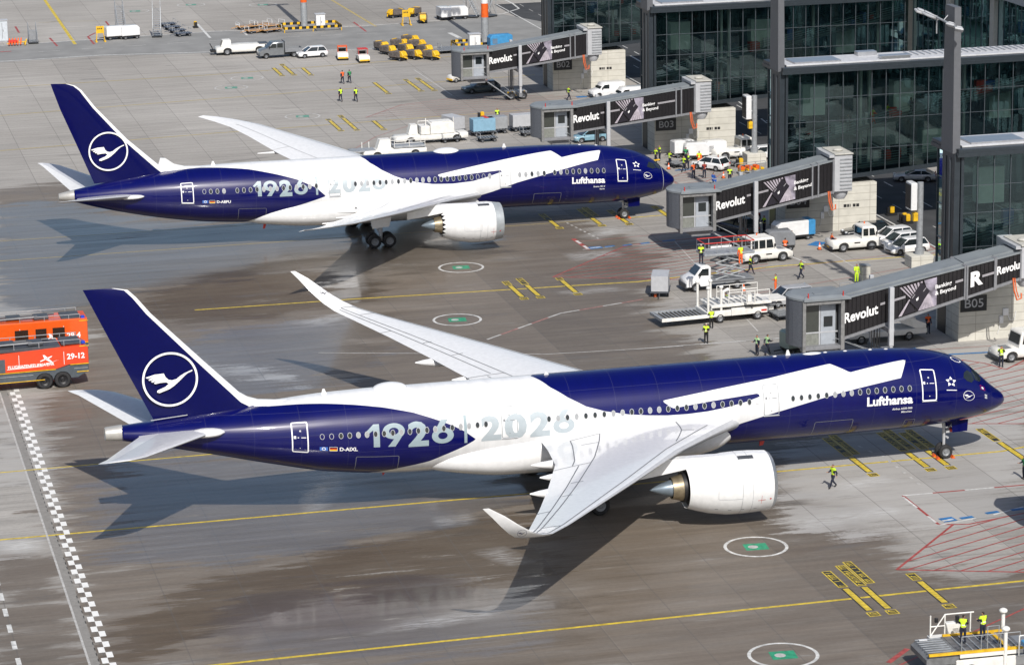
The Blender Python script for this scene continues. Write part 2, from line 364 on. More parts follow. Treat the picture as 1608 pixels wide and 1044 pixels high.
    L.new(mth('ADD', mth('MULTIPLY', mth('MULTIPLY', damp, mr(mid, .45, .6, 0., 1.)), .14), mth('MULTIPLY', film, mr(streak, .35, .62, .22, .68))), b.inputs['Coat Weight']); b.inputs['Coat IOR'].default_value = 1.33
    L.new(mr(streak, .3, .7, .03, .14), b.inputs['Coat Roughness'])
    bp = nd('ShaderNodeBump'); bp.inputs['Strength'].default_value = .25; bp.inputs['Distance'].default_value = .02; L.new(fine, bp.inputs['Height']); L.new(bp.outputs[0], b.inputs['Normal'])
    bp2 = nd('ShaderNodeBump'); bp2.inputs['Strength'].default_value = .12; bp2.inputs['Distance'].default_value = .02; L.new(comb, bp2.inputs['Height']); L.new(bp2.outputs[0], b.inputs['Coat Normal'])
    return m
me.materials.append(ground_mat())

# ------------------------------------------------------------ painted markings: sheets 4 mm above the concrete
def paint(name, col, var=.25):
    m = mat(name, col, .55, var=var, scale=2.5); return m
MY = paint('yellow_marking_paint', (.62, .46, .045)); MW = paint('white_marking_paint', (.62, .62, .6)); MR = paint('red_marking_paint', (.36, .07, .06)); MBL = paint('blue_marking_paint', (.03, .17, .42))
MWB = mat('bright_white_marking_paint', (.76, .76, .74), .5, var=.06); MG = paint('green_marking_paint', (.03, .3, .16)); MK = paint('black_marking_paint', (.035, .035, .03)); MYF = paint('faded_yellow_marking_paint', (.42, .33, .13), .15); MRF = paint('faded_red_marking_paint', (.36, .17, .15), .25); MWF = paint('faded_white_marking_paint', (.47, .46, .44), .2)
ASPH = mat('asphalt', (.05, .052, .056), .85, var=.2, scale=.4); ASPL = mat('worn_road_concrete', (.235, .235, .23), .85, var=.12, scale=.3)
MYB = paint('worn_yellow_marking_paint', (.6, .45, .07), .3)
MK_ = {}; JZ = [0]
def jz(z): JZ[0] += 1; return z+(JZ[0] % 8)*.00045
def strip(pts, wd, m, z=.004, dash=None, closed=False):
    mb = MK_.setdefault((m.name, z), MB()); pts = [Vector((p[0], p[1], 0)) for p in pts]
    if closed: pts.append(pts[0])
    for a, b in zip(pts, pts[1:]):
        d = b-a; ln = d.length
        if ln < 1e-4: continue
        d /= ln; n = Vector((-d.y, d.x, 0))*wd/2; s = 0
        while s < ln:
            e = min(ln, s+(dash[0] if dash else ln)); p, q_ = a+d*s, a+d*e; h = jz(z)
            mb.flat([(p.x-n.x, p.y-n.y, h), (q_.x-n.x, q_.y-n.y, h), (q_.x+n.x, q_.y+n.y, h), (p.x+n.x, p.y+n.y, h)])
            s = e+(dash[1] if dash else 1e9)
def pxl(L): return [G(*p) for p in L]
def area(poly, m, z=.004): z = jz(z); MK_.setdefault((m.name, z), MB()).flat([(p[0], p[1], z) for p in poly])
# taxi guide lines, running with the parked aircraft
strip([(-75, -27.7), (8, -27.1)], .28, MY); strip([(-95, .8), (-17, .1), (0, .1), (16, 4.5)], .26, MY); strip([(-95, 16.4), (-50, 16.7), (-30, 15.6)], .2, MY)
strip([(-50.5, 61.9), (-35.7, 61.6), (-10, 60.2), (4, 62.2), (22, 62.2)], .26, MY)
strip([(-95, 87.4), (-2, 87.2)], .16, MYF); strip([(-3, 87.2), (22, 88)], .26, MY, z=.004)
strip([(-95, 96.5), (-20, 96)], .14, MYF)
strip(pxl([(0, 138), (330, 118), (800, 82)]), .3, MYF); strip(pxl([(0, 182), (120, 172), (500, 143), (840, 118)]), .3, MYF); strip(pxl([(0, 237), (330, 210), (520, 196), (840, 172)]), .3, MYF); strip(pxl([(70, 0), (118, 70)]), .45, MY); strip(pxl([(520, 0), (590, 42)]), .4, MYF)
# white service-road edges at the back
RB = [G(0, 97), G(160, 87), G(330, 82), G(420, 82), G(700, 74)]; RT = [G(0, 72), G(330, 50), G(560, 42), G(700, 32), G(790, 22), G(815, 14), G(805, 6), G(780, -6)]
area([G(-60, 76), G(330, 50), G(560, 43), G(700, 33), G(790, 23), G(880, 40), G(870, 62), G(700, 74), G(420, 82), G(330, 84), G(160, 88), G(-60, 102)], ASPL)
strip(RB, .3, MW, .008); strip(RT, .3, MW, .008)
strip(pxl([(60, 82), (370, 62), (560, 54), (700, 46)]), .14, MWF, .008, dash=(3, 3)); strip(pxl([(706, 52), (722, 60)]), .7, MW, .008)
strip(pxl([(0, 82), (18, 81)]), .5, MR, .012); strip(pxl([(24, 42), (30, 52)]), .3, MR); strip(pxl([(78, 60), (90, 73)]), .3, MR); strip(pxl([(148, 70), (138, 58), (150, 52)]), .3, MR); strip(pxl([(310, 38), (330, 60)]), .35, MW); strip(pxl([(166, 34), (172, 42)]), .3, MR)
strip(pxl([(60, 36), (110, 34), (160, 33)]), .15, MYF); strip(pxl([(200, 55), (310, 40)]), .2, MWF); strip(pxl([(372, 38), (388, 56)]), .3, MW); strip(pxl([(555, 35), (575, 50)]), .3, MR)
strip(pxl([(990, 88), (1020, 105)]), .25, MW, .008)
# chequered white edge marking by the taxiway
for i in range(80):
    yy = -36+i*.96
    if yy > 39: break
    xx = -68.55 if i % 2 else -68.16; area([(xx-.2, yy), (xx+.2, yy), (xx+.2, yy+.98), (xx-.2, yy+.98)], MWB)
strip([(-68.93, -40), (-68.93, 39)], .06, MK, dash=(.5, .5)); strip([(-69.52, -40), (-69.52, 39)], .14, MWF)
area([(-69.5, -40), (-68.9, -40), (-68.9, 60), (-69.5, 60)], mat('smooth_concrete_kerb', (.235, .225, .21), .8, var=.1), .003)
strip([(-73.6, -40), (-73.6, -5.5)], .3, MW, dash=(1.5, 1.6))
# hydrant pit rings with their green plate
def pit(x, y, fade=False):
    n = 40; c = [(x+2.05*math.cos(6.2832*k/n), y+2.05*math.sin(6.2832*k/n)) for k in range(n)]
    strip(c, .22, MWF if fade else MW, closed=True); area([(x-.85, y-.6), (x+.7, y-.75), (x+.85, y+.6), (x-.7, y+.75)], MG if not fade else mat('faded_green_marking', (.1, .27, .2), .6))
    area([(x-.2+.35*math.cos(.6283*k), y+.35*math.sin(.6283*k)) for k in range(10)], MWF, .008)
for p in ((1187, 858), (1230, 1028), (718, 502), (724, 420)): pit(*G(*p))
for p in ((388, 123), (363, 138), (475, 183), (413, 8), (212, 18), (300, 8)): pit(*G(*p), True)
area(rect(-75.9, -37.5, -74.6, -36.4), DGREY, .004)
# stop bars: thick yellow dash across the guide line, a framed legend at its far end and a small one at its near end
def legend(x0, x1, y0, y1, fade=False):
    c = MYB if fade else MY; area([(x0, y0), (x1, y0), (x1, y1), (x0, y1)], c, .004); b_ = .09; area([(x0+b_, y0+b_), (x1-b_, y0+b_), (x1-b_, y1-b_), (x0+b_, y1-b_)], MK if not fade else DGREY, .008)
    yy = y0+.2
    while yy < y1-.25:
        k = random.random()
        if k > .15: area([(x0+.14, yy), (x1-.14, yy), (x1-.16, yy+.09), (x0+.16, yy+.09)], c, .012)
        if k > .5: area([(x0+.16, yy), (x0+.26, yy), (x0+.26, yy+.2), (x0+.16, yy+.2)], c, .016)
        yy += .2+.1*random.random()
def stop(px0, px1, big=0, fade=False):
    a, b = G(*px0), G(*px1); x = (a[0]+b[0])/2; y0, y1 = min(a[1], b[1]), max(a[1], b[1])
    area([(x-.3, y0-.05), (x+.3, y0-.05), (x+.3, y1+.05), (x-.3, y1+.05)], MK, .004); area([(x-.2, y0), (x+.2, y0), (x+.2, y1), (x-.2, y1)], MYB if fade else MY, .008)
    legend(x-.38, x+.38, y0-1.1, y0-.3, fade)
    if big: legend(x-.36, x+.3, y1+.3, y1+.3+big, fade)
    if big > 3.5: legend(x+.36, x+.98, y1+.6, y1+.9+big, fade)
for a, b, g in (((1327.5, 924), (1365.8, 958), 3.3), ((1357, 921.4), (1395, 954.7), 4.2), ((1443.6, 912.6), (1484.7, 945.6), 1.4), ((1336, 718), (1366, 741), 5), ((1424, 710), (1456, 733), 5.2), ((1455, 707), (1488, 730), 4.6), ((1572, 694), (1608, 722), 3.5),
                ((800, 449), (821, 466), 1.6), ((826, 448), (847, 464), 2.6), ((882, 441), (905, 459), 1), ((863, 346), (876, 356), 3), ((928, 342), (943, 352), 4.2), ((972, 340), (984, 350), 3), ((1035, 329), (1049, 340), 1.5)): stop(a, b, g)
for a, b, g in (((519, 190), (533, 204), 1), ((541, 186), (557, 203), 2), ((587, 190), (600, 202), 0), ((430, 107), (441, 118), 0), ((448, 104), (458, 117), 1.5), ((476, 107), (486, 117), 0), ((588, 130), (608, 146), 0), ((643, 128), (657, 142), 1.5), ((663, 127), (678, 141), 2)): stop(a, b, g, True)
# red hatched clearance areas
def hatch(poly, m, wd=.12, step=1.05, ang=25, z=.004, edges=None):
    poly = [Vector((p[0], p[1], 0)) for p in poly]; strip(poly if edges is None else poly[:edges+1], wd*1.4, m, z, closed=edges is None); d = Vector((math.cos(R_(ang)), math.sin(R_(ang)), 0)); n = Vector((-d.y, d.x, 0))
    lo = min(p.dot(n) for p in poly); hi = max(p.dot(n) for p in poly); s = lo+step
    while s < hi:
        ts = []
        for a, b in zip(poly, poly[1:]+poly[:1]):
            u, v = a.dot(n)-s, b.dot(n)-s
            if (u > 0) != (v > 0): ts.append((a+(b-a)*(u/(u-v))).dot(d))
        ts.sort()
        for t0, t1 in zip(ts[::2], ts[1::2]):
            if t1-t0 > .4: p = n*s+d*t0; q_ = n*s+d*t1; strip([p, q_], wd, m, z+.004)
        s += step
hatch(pxl([(1408, 894), (1497, 823), (1520, 823), (1620, 803), (1720, 800), (1720, 900)]), MR, .13, 1.2, 24)
hatch(pxl([(1110, 440), (868, 435), (985, 385), (1110, 372), (1230, 368), (1200, 425)]), MR, .11, 1.15, 16, edges=3)
hatch(pxl([(574, 185), (630, 165), (700, 156), (780, 150), (900, 150), (930, 165), (800, 182)]), MRF, .12, 1.2, 14, edges=3)
hatch(pxl([(1510, 565), (1545, 570), (1580, 580), (1620, 560), (1690, 590), (1690, 665), (1490, 665), (1530, 620)]), MR, .12, 1.25, 22)
hatch(pxl([(1050, 280), (1100, 262), (1140, 270), (1080, 300)]), MRF, .12, 1.2, 14)
for L_, wd, m, dsh in (([(1418, 778), (1620, 760)], .2, MR, None), ([(1418, 778), (1474, 823), (1497, 823)], .2, MR, None), ([(900, 375), (925, 392)], .45, MR, None), ([(905, 380), (1180, 355), (1300, 345)], .14, MRF, None),
                       ([(765, 533), (880, 492), (1010, 470)], .2, MRF, None), ([(520, 255), (590, 215), (650, 195)], .12, MRF, None), ([(1395, 1040), (1425, 1018)], .35, MR, None), ([(1412, 1044), (1620, 950)], .14, MR, None), ([(1100, 432), (1200, 425), (1440, 395)], .13, MRF, None), ([(1180, 462), (1440, 418), (1480, 415)], .13, MRF, None), ([(1280, 560), (1608, 540)], .14, MRF, None), ([(1050, 263), (1240, 250)], .12, MRF, None)):
    strip(pxl(L_), wd, m, .004, dsh)
for L_, wd, m, dsh in (([(765, 533), (880, 492), (1010, 470)], .22, MWF, (2, 2.5)), ([(1418, 778), (1620, 760)], .22, MW, (2.2, 2.4)), ([(1418, 780), (1470, 820)], .18, MW, (2.6, 2)), ([(905, 378), (925, 392)], .3, MW, (1.4, 1)), ([(500, 554), (860, 556), (1000, 548), (1230, 530)], .14, MWF, None), ([(1000, 548), (1100, 541), (1290, 526)], .2, MWF, (4, 2.4)),
                       ([(1476, 824), (1560, 808), (1608, 795)], .18, MW, (3, 2)), ([(915, 392), (1060, 380), (1250, 360)], .16, MWF, (3, 2)), ([(1235, 400), (1265, 412)], .18, MW, None), ([(1285, 385), (1440, 480)], .16, MWF, None), ([(1060, 380), (1190, 520)], .12, MWF, None), ([(890, 350), (940, 375)], .2, MWF, (.5, .6)), ([(1385, 715), (1450, 765)], .22, MWF, (.5, .9)), ([(1348, 700), (1380, 715)], .22, MWF, (.5, .9)),
                       ([(1420, 400), (1600, 385)], .14, MWF, (3, 2.5)), ([(1160, 160), (1210, 198)], .18, MW, (3, 3)), ([(880, 165), (1000, 152)], .14, MWF, None), ([(650, 110), (710, 150)], .14, MWF, None)):
    strip(pxl(L_), wd, m, .008, dsh)
for L_, wd in (([(1478, 817), (1499, 814)], .9), ([(1508, 814), (1528, 811)], .4), ([(1548, 806), (1568, 803)], .4), ([(1588, 801), (1608, 798)], .4), ([(925, 390), (945, 388)], .9), ([(950, 388), (965, 386)], .4), ([(978, 386), (992, 384)], .4), ([(1006, 383), (1020, 381)], .4), ([(1040, 379), (1060, 377)], .4),
               ([(1272, 384), (1305, 380), (1340, 374)], .5), ([(1276, 386), (1290, 380)], 1.2), ([(905, 153), (920, 152)], 1.0), ([(920, 152), (950, 150)], .4), ([(1430, 560), (1608, 550)], .35), ([(1380, 552), (1440, 548)], .9), ([(1060, 268), (1110, 264)], .4)):
    strip(pxl(L_), wd, MBL, .012)
strip(pxl([(1480, 818), (1497, 815)]), .25, MW, .016); strip(pxl([(927, 390), (943, 388)]), .25, MW, .016)
# road that passes under the piers
area([(20.5, 40), (34.5, 40), (34.5, 240), (20.5, 240)], ASPH, .003); strip([(20.9, 44), (20.9, 240)], .2, MW, .008); strip([(27.5, 44), (27.5, 240)], .14, MW, .008, dash=(2.5, 3)); strip([(24.2, 44), (24.2, 240)], .12, MWF, .008, dash=(2.5, 3))
strip([(34, 44), (34, 240)], .2, MW, .008)
hatch([(18.8, 46), (20.6, 46), (20.6, 68), (18.8, 68)], MRF, .15, 1., 30); hatch([(19, 130), (20.6, 130), (20.6, 160), (19, 160)], MRF, .15, 1., 30)
for k, ((mn, z), mb) in enumerate(MK_.items()):
    o = mb.build('ground_marking', D.materials[mn], smooth=0, recalc=False)
    tag(o, kind='structure')
# ------------------------------------------------------------ aircraft
def pchip(X, Yv):
    X = np.asarray(X, float); Yv = np.asarray(Yv, float); h = np.diff(X); d = np.diff(Yv)/h; m = np.zeros(len(X))
    for i in range(1, len(X)-1):
        if d[i-1]*d[i] > 0: w1 = 2*h[i]+h[i-1]; w2 = h[i]+2*h[i-1]; m[i] = (w1+w2)/(w1/d[i-1]+w2/d[i])
    m[0] = d[0]; m[-1] = d[-1]
    def fn(x):
        x = np.clip(np.asarray(x, float), X[0], X[-1]); i = np.clip(np.searchsorted(X, x, side='right')-1, 0, len(X)-2); t = (x-X[i])/h[i]
        return (2*t**3-3*t**2+1)*Yv[i]+(t**3-2*t*t+t)*h[i]*m[i]+(3*t*t-2*t**3)*Yv[i+1]+(t**3-t*t)*h[i]*m[i+1]
    return fn
def livery_mat():
    m = D.materials.new('blue_and_white_livery'); m.use_nodes = True; t = m.node_tree; b = t.nodes['Principled BSDF']; MATS['livery'] = m
    a = t.nodes.new('ShaderNodeAttribute'); a.attribute_name = 'blue'
    r = t.nodes.new('ShaderNodeMapRange'); r.inputs[1].default_value = -.012; r.inputs[2].default_value = .012; t.links.new(a.outputs['Fac'], r.inputs[0])
    a2 = t.nodes.new('ShaderNodeAttribute'); a2.attribute_name = 'seam'
    x = t.nodes.new('ShaderNodeMix'); x.data_type = 'RGBA'; x.inputs[6].default_value = (.72, .725, .73, 1); x.inputs[7].default_value = (.0007, .002, .08, 1); t.links.new(r.outputs[0], x.inputs[0])
    n = t.nodes.new('ShaderNodeTexNoise'); n.inputs['Scale'].default_value = .8; n.inputs['Detail'].default_value = 5
    tc = t.nodes.new('ShaderNodeTexCoord'); mp = t.nodes.new('ShaderNodeMapping'); mp.inputs['Scale'].default_value = (2.5, .8, .35); t.links.new(tc.outputs['Object'], mp.inputs[0]); t.links.new(mp.outputs[0], n.inputs[0])
    mr = t.nodes.new('ShaderNodeMapRange'); mr.inputs[1].default_value = .3; mr.inputs[2].default_value = .7; mr.inputs[3].default_value = .9; mr.inputs[4].default_value = 1.03; t.links.new(n.outputs[0], mr.inputs[0])
    v = t.nodes.new('ShaderNodeVectorMath'); v.operation = 'SCALE'; t.links.new(x.outputs[2], v.inputs[0]); t.links.new(mr.outputs[0], v.inputs['Scale'])
    sx = t.nodes.new('ShaderNodeSeparateXYZ'); t.links.new(tc.outputs['Object'], sx.inputs[0]); seam = None
    for src, per, wd in ((sx.outputs[0], 3.17, .03), (sx.outputs[2], 1.43, .022)):
        q = []
        for op, bb in (('DIVIDE', per), ('FRACT', None), ('SUBTRACT', .5), ('ABSOLUTE', None)):
            k = t.nodes.new('ShaderNodeMath'); k.operation = op; t.links.new(src, k.inputs[0]); src = k.outputs[0]
            if bb is not None: k.inputs[1].default_value = bb
        k = t.nodes.new('ShaderNodeMath'); k.operation = 'LESS_THAN'; t.links.new(src, k.inputs[0]); k.inputs[1].default_value = wd/per/2
        if seam is None: seam = k.outputs[0]
        else: kk = t.nodes.new('ShaderNodeMath'); kk.operation = 'MAXIMUM'; t.links.new(seam, kk.inputs[0]); t.links.new(k.outputs[0], kk.inputs[1]); seam = kk.outputs[0]
    k = t.nodes.new('ShaderNodeMath'); k.operation = 'MULTIPLY'; t.links.new(seam, k.inputs[0]); k.inputs[1].default_value = .11
    x2 = t.nodes.new('ShaderNodeMix'); x2.data_type = 'RGBA'; t.links.new(k.outputs[0], x2.inputs[0]); t.links.new(v.outputs[0], x2.inputs[6]); x2.inputs[7].default_value = (.2, .21, .23, 1)
    t.links.new(x2.outputs[2], b.inputs['Base Color']); b.inputs['Roughness'].default_value = .3; b.inputs['Specular IOR Level'].default_value = .15; b.inputs['Coat Weight'].default_value = .6; b.inputs['Coat Roughness'].default_value = .045
    # faint skin panel waviness
    n2 = t.nodes.new('ShaderNodeTexNoise'); n2.inputs['Scale'].default_value = 1.; mp2 = t.nodes.new('ShaderNodeMapping'); mp2.inputs['Scale'].default_value = (.12, 2.2, 2.2); t.links.new(tc.outputs['Object'], mp2.inputs[0]); t.links.new(mp2.outputs[0], n2.inputs[0])
    bp = t.nodes.new('ShaderNodeBump'); bp.inputs['Strength'].default_value = .3; bp.inputs['Distance'].default_value = .04; t.links.new(n2.outputs[0], bp.inputs['Height']); t.links.new(bp.outputs[0], b.inputs['Normal']); t.links.new(bp.outputs[0], b.inputs['Coat Normal'])
    return m
LIV = livery_mat()
CRANE = [[(113, 42), (76, 28), (50, 14), (32, 0), (10, -5), (-8, -1), (-22, 13), (-30, 33), (-77, 31), (-122, 19), (-114, 13), (-86, 17), (-109, 7), (-103, 1), (-80, 6), (-96, -3), (-90, -9), (-68, -4), (-82, -13), (-75, -18), (-50, -14), (-20, -13), (-8, -22), (-25, -36), (-66, -52), (-68, -62), (-55, -66), (-5, -49), (18, -35), (45, -13), (72, 12), (88, 25), (113, 35)]]
def crane_bm(r=1., ring=True, cx=0, cy=0):
    s = r/135.; b = poly_bm([[(x*s, y*s) for x, y in p] for p in CRANE]); L = [b]
    if ring: L.append(ring_bm(r*.955, r*1.035, 72))
    return move_bm(join_bm(L), cx, cy)
class Fus:
    def __init__(s, S, nose):
        S = np.array(S); s.L = S[-1, 0]; s.t, s.b, s.w = (pchip(S[:, 0], S[:, k]) for k in (1, 2, 3))
    def pt(s, x, th, o=0.):
        x, th = np.broadcast_arrays(np.asarray(x, float), np.asarray(th, float)); zt, zb, w = s.t(x), s.b(x), s.w(x); zc = (zt+zb)/2; h = (zt-zb)/2
        return np.stack([-x, -(w+o)*np.cos(th), zc+(h+o)*np.sin(th)], -1)
    def surf(s, x0, th0, o=.012, mir=1):
        """(u to the nose, v up along the skin) around x0 metres behind the nose, th0 degrees above the waterline"""
        R0 = 2.98
        def f(u, v):
            P = s.pt(x0-u, R_(th0)+v/R0, o); P[:, 1] *= mir; return P
        return f
    def mesh(s, blues, root, clip_end):
        xs = np.unique(np.concatenate([np.array([0, .03, .08, .15, .25, .4, .6, .8, 1.0, 1.2, 1.4, 1.6, 1.8]), np.arange(2, s.L, .15), [s.L]])); nt_ = 132
        th = -math.pi/2+2*math.pi*np.arange(nt_)/nt_; XX, TT = np.meshgrid(xs, th, indexing='ij'); P = s.pt(XX, TT).reshape(-1, 3)
        n = len(xs); I = np.arange(n*nt_).reshape(n, nt_); J = np.roll(I, -1, 1); F = np.stack([I[:-1], J[:-1], J[1:], I[1:]], -1).reshape(-1, 4)
        me = D.meshes.new('fuselage'); me.from_pydata(P.tolist(), [], F.tolist()+[I[-1].tolist()])
        tt = TT.ravel(); tt = np.where(tt > math.pi/2, math.pi-tt, tt); Q = np.stack([XX.ravel(), tt*2.98], 1); v = np.full(len(Q), -9.)
        for b in blues: v = np.maximum(v, sd_poly(Q, [(x, R_(t)*2.98) for x, t in b]))
        a = me.attributes.new('blue', 'FLOAT', 'POINT'); a.data.foreach_set('value', v.astype(np.float32))
        me.materials.append(LIV); bm = bmesh.new(); bm.from_mesh(me); bmesh.ops.recalc_face_normals(bm, faces=bm.faces); bm.to_mesh(me); bm.free()
        me.polygons.foreach_set('use_smooth', [True]*len(me.polygons)); o = D.objects.new('fuselage', me); COL.objects.link(o); o.parent = root; return o
def lift(secs, name, parent, mats, mfun=None, n=16):
    """secs: (leading edge, trailing edge, thickness ratio); airfoil sections joined along the span"""
    L = [(Vector(a), Vector(b), t) for a, b, t in secs]; rings = []; cs = [.5-.5*math.cos(math.pi*k/(n-1)) for k in range(n)]
    for i, (a, b, t) in enumerate(L):
        p, q = L[max(i-1, 0)], L[min(i+1, len(L)-1)]; sp = ((q[0]+q[1])-(p[0]+p[1])).normalized(); ch = b-a; c = ch.length; up = sp.cross(ch/c).normalized()
        th = lambda s_: 5*t*c*(.2969*math.sqrt(s_)-.126*s_-.3516*s_**2+.2843*s_**3-.1036*s_**4)
        rings.append([tuple(a+ch*s_+up*th(s_)) for s_ in cs]+[tuple(a+ch*s_-up*th(s_)*.8) for s_ in cs[-2:0:-1]])
    nn = len(rings[0]); mb = MB()
    def ms(i, j):
        k = j if j < n-1 else nn-j-1
        return mfun(i, cs[min(k, n-1)], j < n-1) if mfun else 0
    mb.loft(rings, 0, True, True, ms); return mb.build(name, mats, parent, 40), rings, cs, n
def wing_lines(rings, cs, n, specs, parent, m=None):
    """thin panel gaps on the upper skin; specs: list of ((section position, chord), (section position, chord))"""
    mb = MB(); ups = [[Vector(p) for p in r[:n]] for r in rings]; los = [[Vector(r[0])]+[Vector(r[-k]) for k in range(1, n-1)]+[Vector(r[n-1])] for r in rings]
    # choose the upper side
    side = ups if sum(p.z for p in ups[1]) > sum(p.z for p in los[1]) else los
    def P(u, c):
        i = min(int(u), len(side)-2); f = u-i; k = max(j for j in range(n-1) if cs[j] <= c+1e-9) if c < 1 else n-2; g = (c-cs[k])/(cs[k+1]-cs[k])
        a = side[i][k].lerp(side[i][k+1], g); b = side[i+1][k].lerp(side[i+1][k+1], g); return a.lerp(b, f)
    for (u0, c0), (u1, c1) in specs:
        N = 24; pts = [P(u0+(u1-u0)*k/N, c0+(c1-c0)*k/N)+Vector((0, 0, .02)) for k in range(N+1)]
        for a, b in zip(pts, pts[1:]):
            d = (b-a).normalized(); nrm = Vector((-d.y, d.x, 0))*.035; mb.flat([tuple(a-nrm), tuple(b-nrm), tuple(b+nrm), tuple(a+nrm)])
    return mb.build('panel_gap_line', m or PANEL, parent, 0, recalc=False)
def wheel(name, parent, x, y, z, r, wd, rim_m=None):
    mb = MB(); k = .18*r; mb.rev([(-wd/2+k*.6, r*.55), (-wd/2, r*.62), (-wd/2, r*.86), (-wd/2+k*.5, r*.96), (-wd*.2, r), (wd*.2, r), (wd/2-k*.5, r*.96), (wd/2, r*.86), (wd/2, r*.62), (wd/2-k*.6, r*.55)], (x, y, z), 'Y', 28)
    o = mb.build(name, RUB, parent, 40)
    h = MB(); h.rev([(-wd/2+.05, .01), (-wd/2+.04, r*.2), (-wd/2+.1, r*.3), (-wd/2+.06, r*.5), (-wd/2+.03, r*.56), (wd/2-.03, r*.56), (wd/2-.06, r*.5), (wd/2-.1, r*.3), (wd/2-.04, r*.2), (wd/2-.05, .01)], (x, y, z), 'Y', 24)
    h.build('rim', rim_m or MGREY, o, 35); return o
def engine(nm, root, cx, cy, cz, R, lipw, lipm, xa, chev, cone_end):
    """cx: lip position behind the nose; xa: aft edge of the nacelle"""
    e = MB(); L = xa-cx; ra = R*.67
    prof = [(0.18, R*.80), (0.02, R*.83), (0, R*.86), (.05, R*.895), (lipw, R*.955)]
    lip = MB(); lip.rev([(-x, r) for x, r in prof[:1]]+[(-x, r) for x, r in prof[1:]], (-cx, cy, cz), 'X', 48); 
    e.rev([(-lipw, R*.955), (-L*.22, R*.99), (-L*.38, R), (-L*.55, R*.985), (-L*.75, R*.89), (-L*.9, R*.77), (-L, ra), (-L+.05, ra-.05), (-L*.8, ra*.93)], (-cx, cy, cz), 'X', 56)
    e.rev([(-.18, R*.80), (-.6, R*.77), (-1.3, R*.78), (-1.31, .3)], (-cx, cy, cz), 'X', 48, m=1)
    eo = e.build(nm, [WHITE, MGREY], root, 40)
    lip.build('intake_lip', lipm, eo, 40)
    sp = MB(); sp.rev([(-.55, .01), (-.7, .14), (-1.0, .32), (-1.3, .42)], (-cx, cy, cz), 'X', 24); sp.build('spinner', DGREY, eo)
    fan = MB()
    for k in range(22):
        a = 2*math.pi*k/22; fan.M = Matrix.Translation((-cx-1.15, cy, cz)) @ Matrix.Rotation(a, 4, 'X'); fan.flat([(.1, -.05, .38), (-.1, .05, .38), (-.16, .22, R*.77), (.1, .02, R*.77)])
    fan.build('fan', MGREY, eo, 0)
    c = MB(); rc = R*.36
    c.rev([(-L+.25, ra*.9), (-L+.1, ra*.62), (-L-.02, rc*1.32), (-L-.25, rc*1.3)], (-cx, cy, cz), 'X', 40, m=0); c.rev([(-L-.05, rc*1.28), (-L-.5, rc*1.1), (-L-.95, rc*.95), (-L-.9, rc*.85)], (-cx, cy, cz), 'X', 40, m=1)
    c.build('core_nozzle', [BLACK, BRONZE], eo, 40)
    k = MB(); ce = cone_end-cx; k.rev([(-L-.6, rc*.78), (-L-1.0, rc*.74), (-(L+ce)/2-.5, rc*.45), (-ce, .03)], (-cx, cy, cz), 'X', 32); k.build('exhaust_cone', CONE, eo, 50)
    if chev:
        t = MB()
        for j in range(18):
            a0 = 2*math.pi*(j-.5)/18; a1 = 2*math.pi*(j+.5)/18; am = (a0+a1)/2; q = lambda a, x, r: (-cx-x, cy+r*math.cos(a), cz+r*math.sin(a))
            t.add([q(a0, L-.02, ra+.005), q(a1, L-.02, ra+.005), q(am, L+.32, ra*.93)], [(0, 1, 2)]); t.add([q(a0, L-.01, ra-.03), q(a1, L-.01, ra-.03), q(am, L+.31, ra*.93-.02)], [(0, 2, 1)])
        t.build('chevron_edge', WHITE, eo, 0, recalc=False)
    # panel rings
    g = MB()
    for f, r in ((.42, 1.0), (.30, .994)): g.rev([(-L*f, R*r+.006), (-L*f-.035, R*r+.006)], (-cx, cy, cz), 'X', 48)
    g.build('panel_gap_line', LGREY, eo, 0); px_, pr_ = np.array([lipw, L*.22, L*.38, L*.55, L*.75, L*.9]), np.array([.955, .99, 1., .985, .89, .77])*R
    def nf(x0, a0): return lambda u, v: np.stack([-cx-(x0-u), cy-(np.interp(x0-u, px_, pr_)+.012)*np.cos(R_(a0)+v/R), cz+(np.interp(x0-u, px_, pr_)+.012)*np.sin(R_(a0)+v/R)], -1)
    if cy < 0:
        lay(poly_bm([rect(0, 0, 1.1, .38)]), nf(L*.42, 63), 'cooling_inlet', DGREY, eo, .2); lay(frame_bm(0, 0, 1.7, 1.3, .1, .025), nf(L*.7, -15), 'access_panel_outline', LGREY, eo, .2)
        lay(join_bm([poly_bm([rect(0, 0, .02, .7)]), poly_bm([rect(-.25, .3, .3, .33)]), poly_bm([rect(.6, .3, .72, .4)])]), nf(L*.2, -30), 'red_stencil', RED, eo, .2)
        lay(join_bm([poly_bm([rect(.9*k, 0, .9*k+.22, .05)]) for k in range(4)]), nf(L*.72, -42), 'latch', MGREY, eo, .2)
    return eo
def pylon(root, cx, cy, cz, R, x0, x1, zt0, zt1):
    mb = MB(); rings = []
    for f in np.linspace(0, 1, 9):
        x = x0+(x1-x0)*f; zt = zt0+(zt1-zt0)*f; zb = cz+R*(.9-.55*f); w_ = .34*math.sin(math.pi*min(f*.9+.08, 1))**.5+.03
        rings.append([(-x, cy-w_, zb), (-x, cy+w_, zb), (-x, cy+w_*.9, zt), (-x, cy-w_*.9, zt)])
    mb.loft(rings); return mb.build('engine_pylon', WHITE, root, 50)
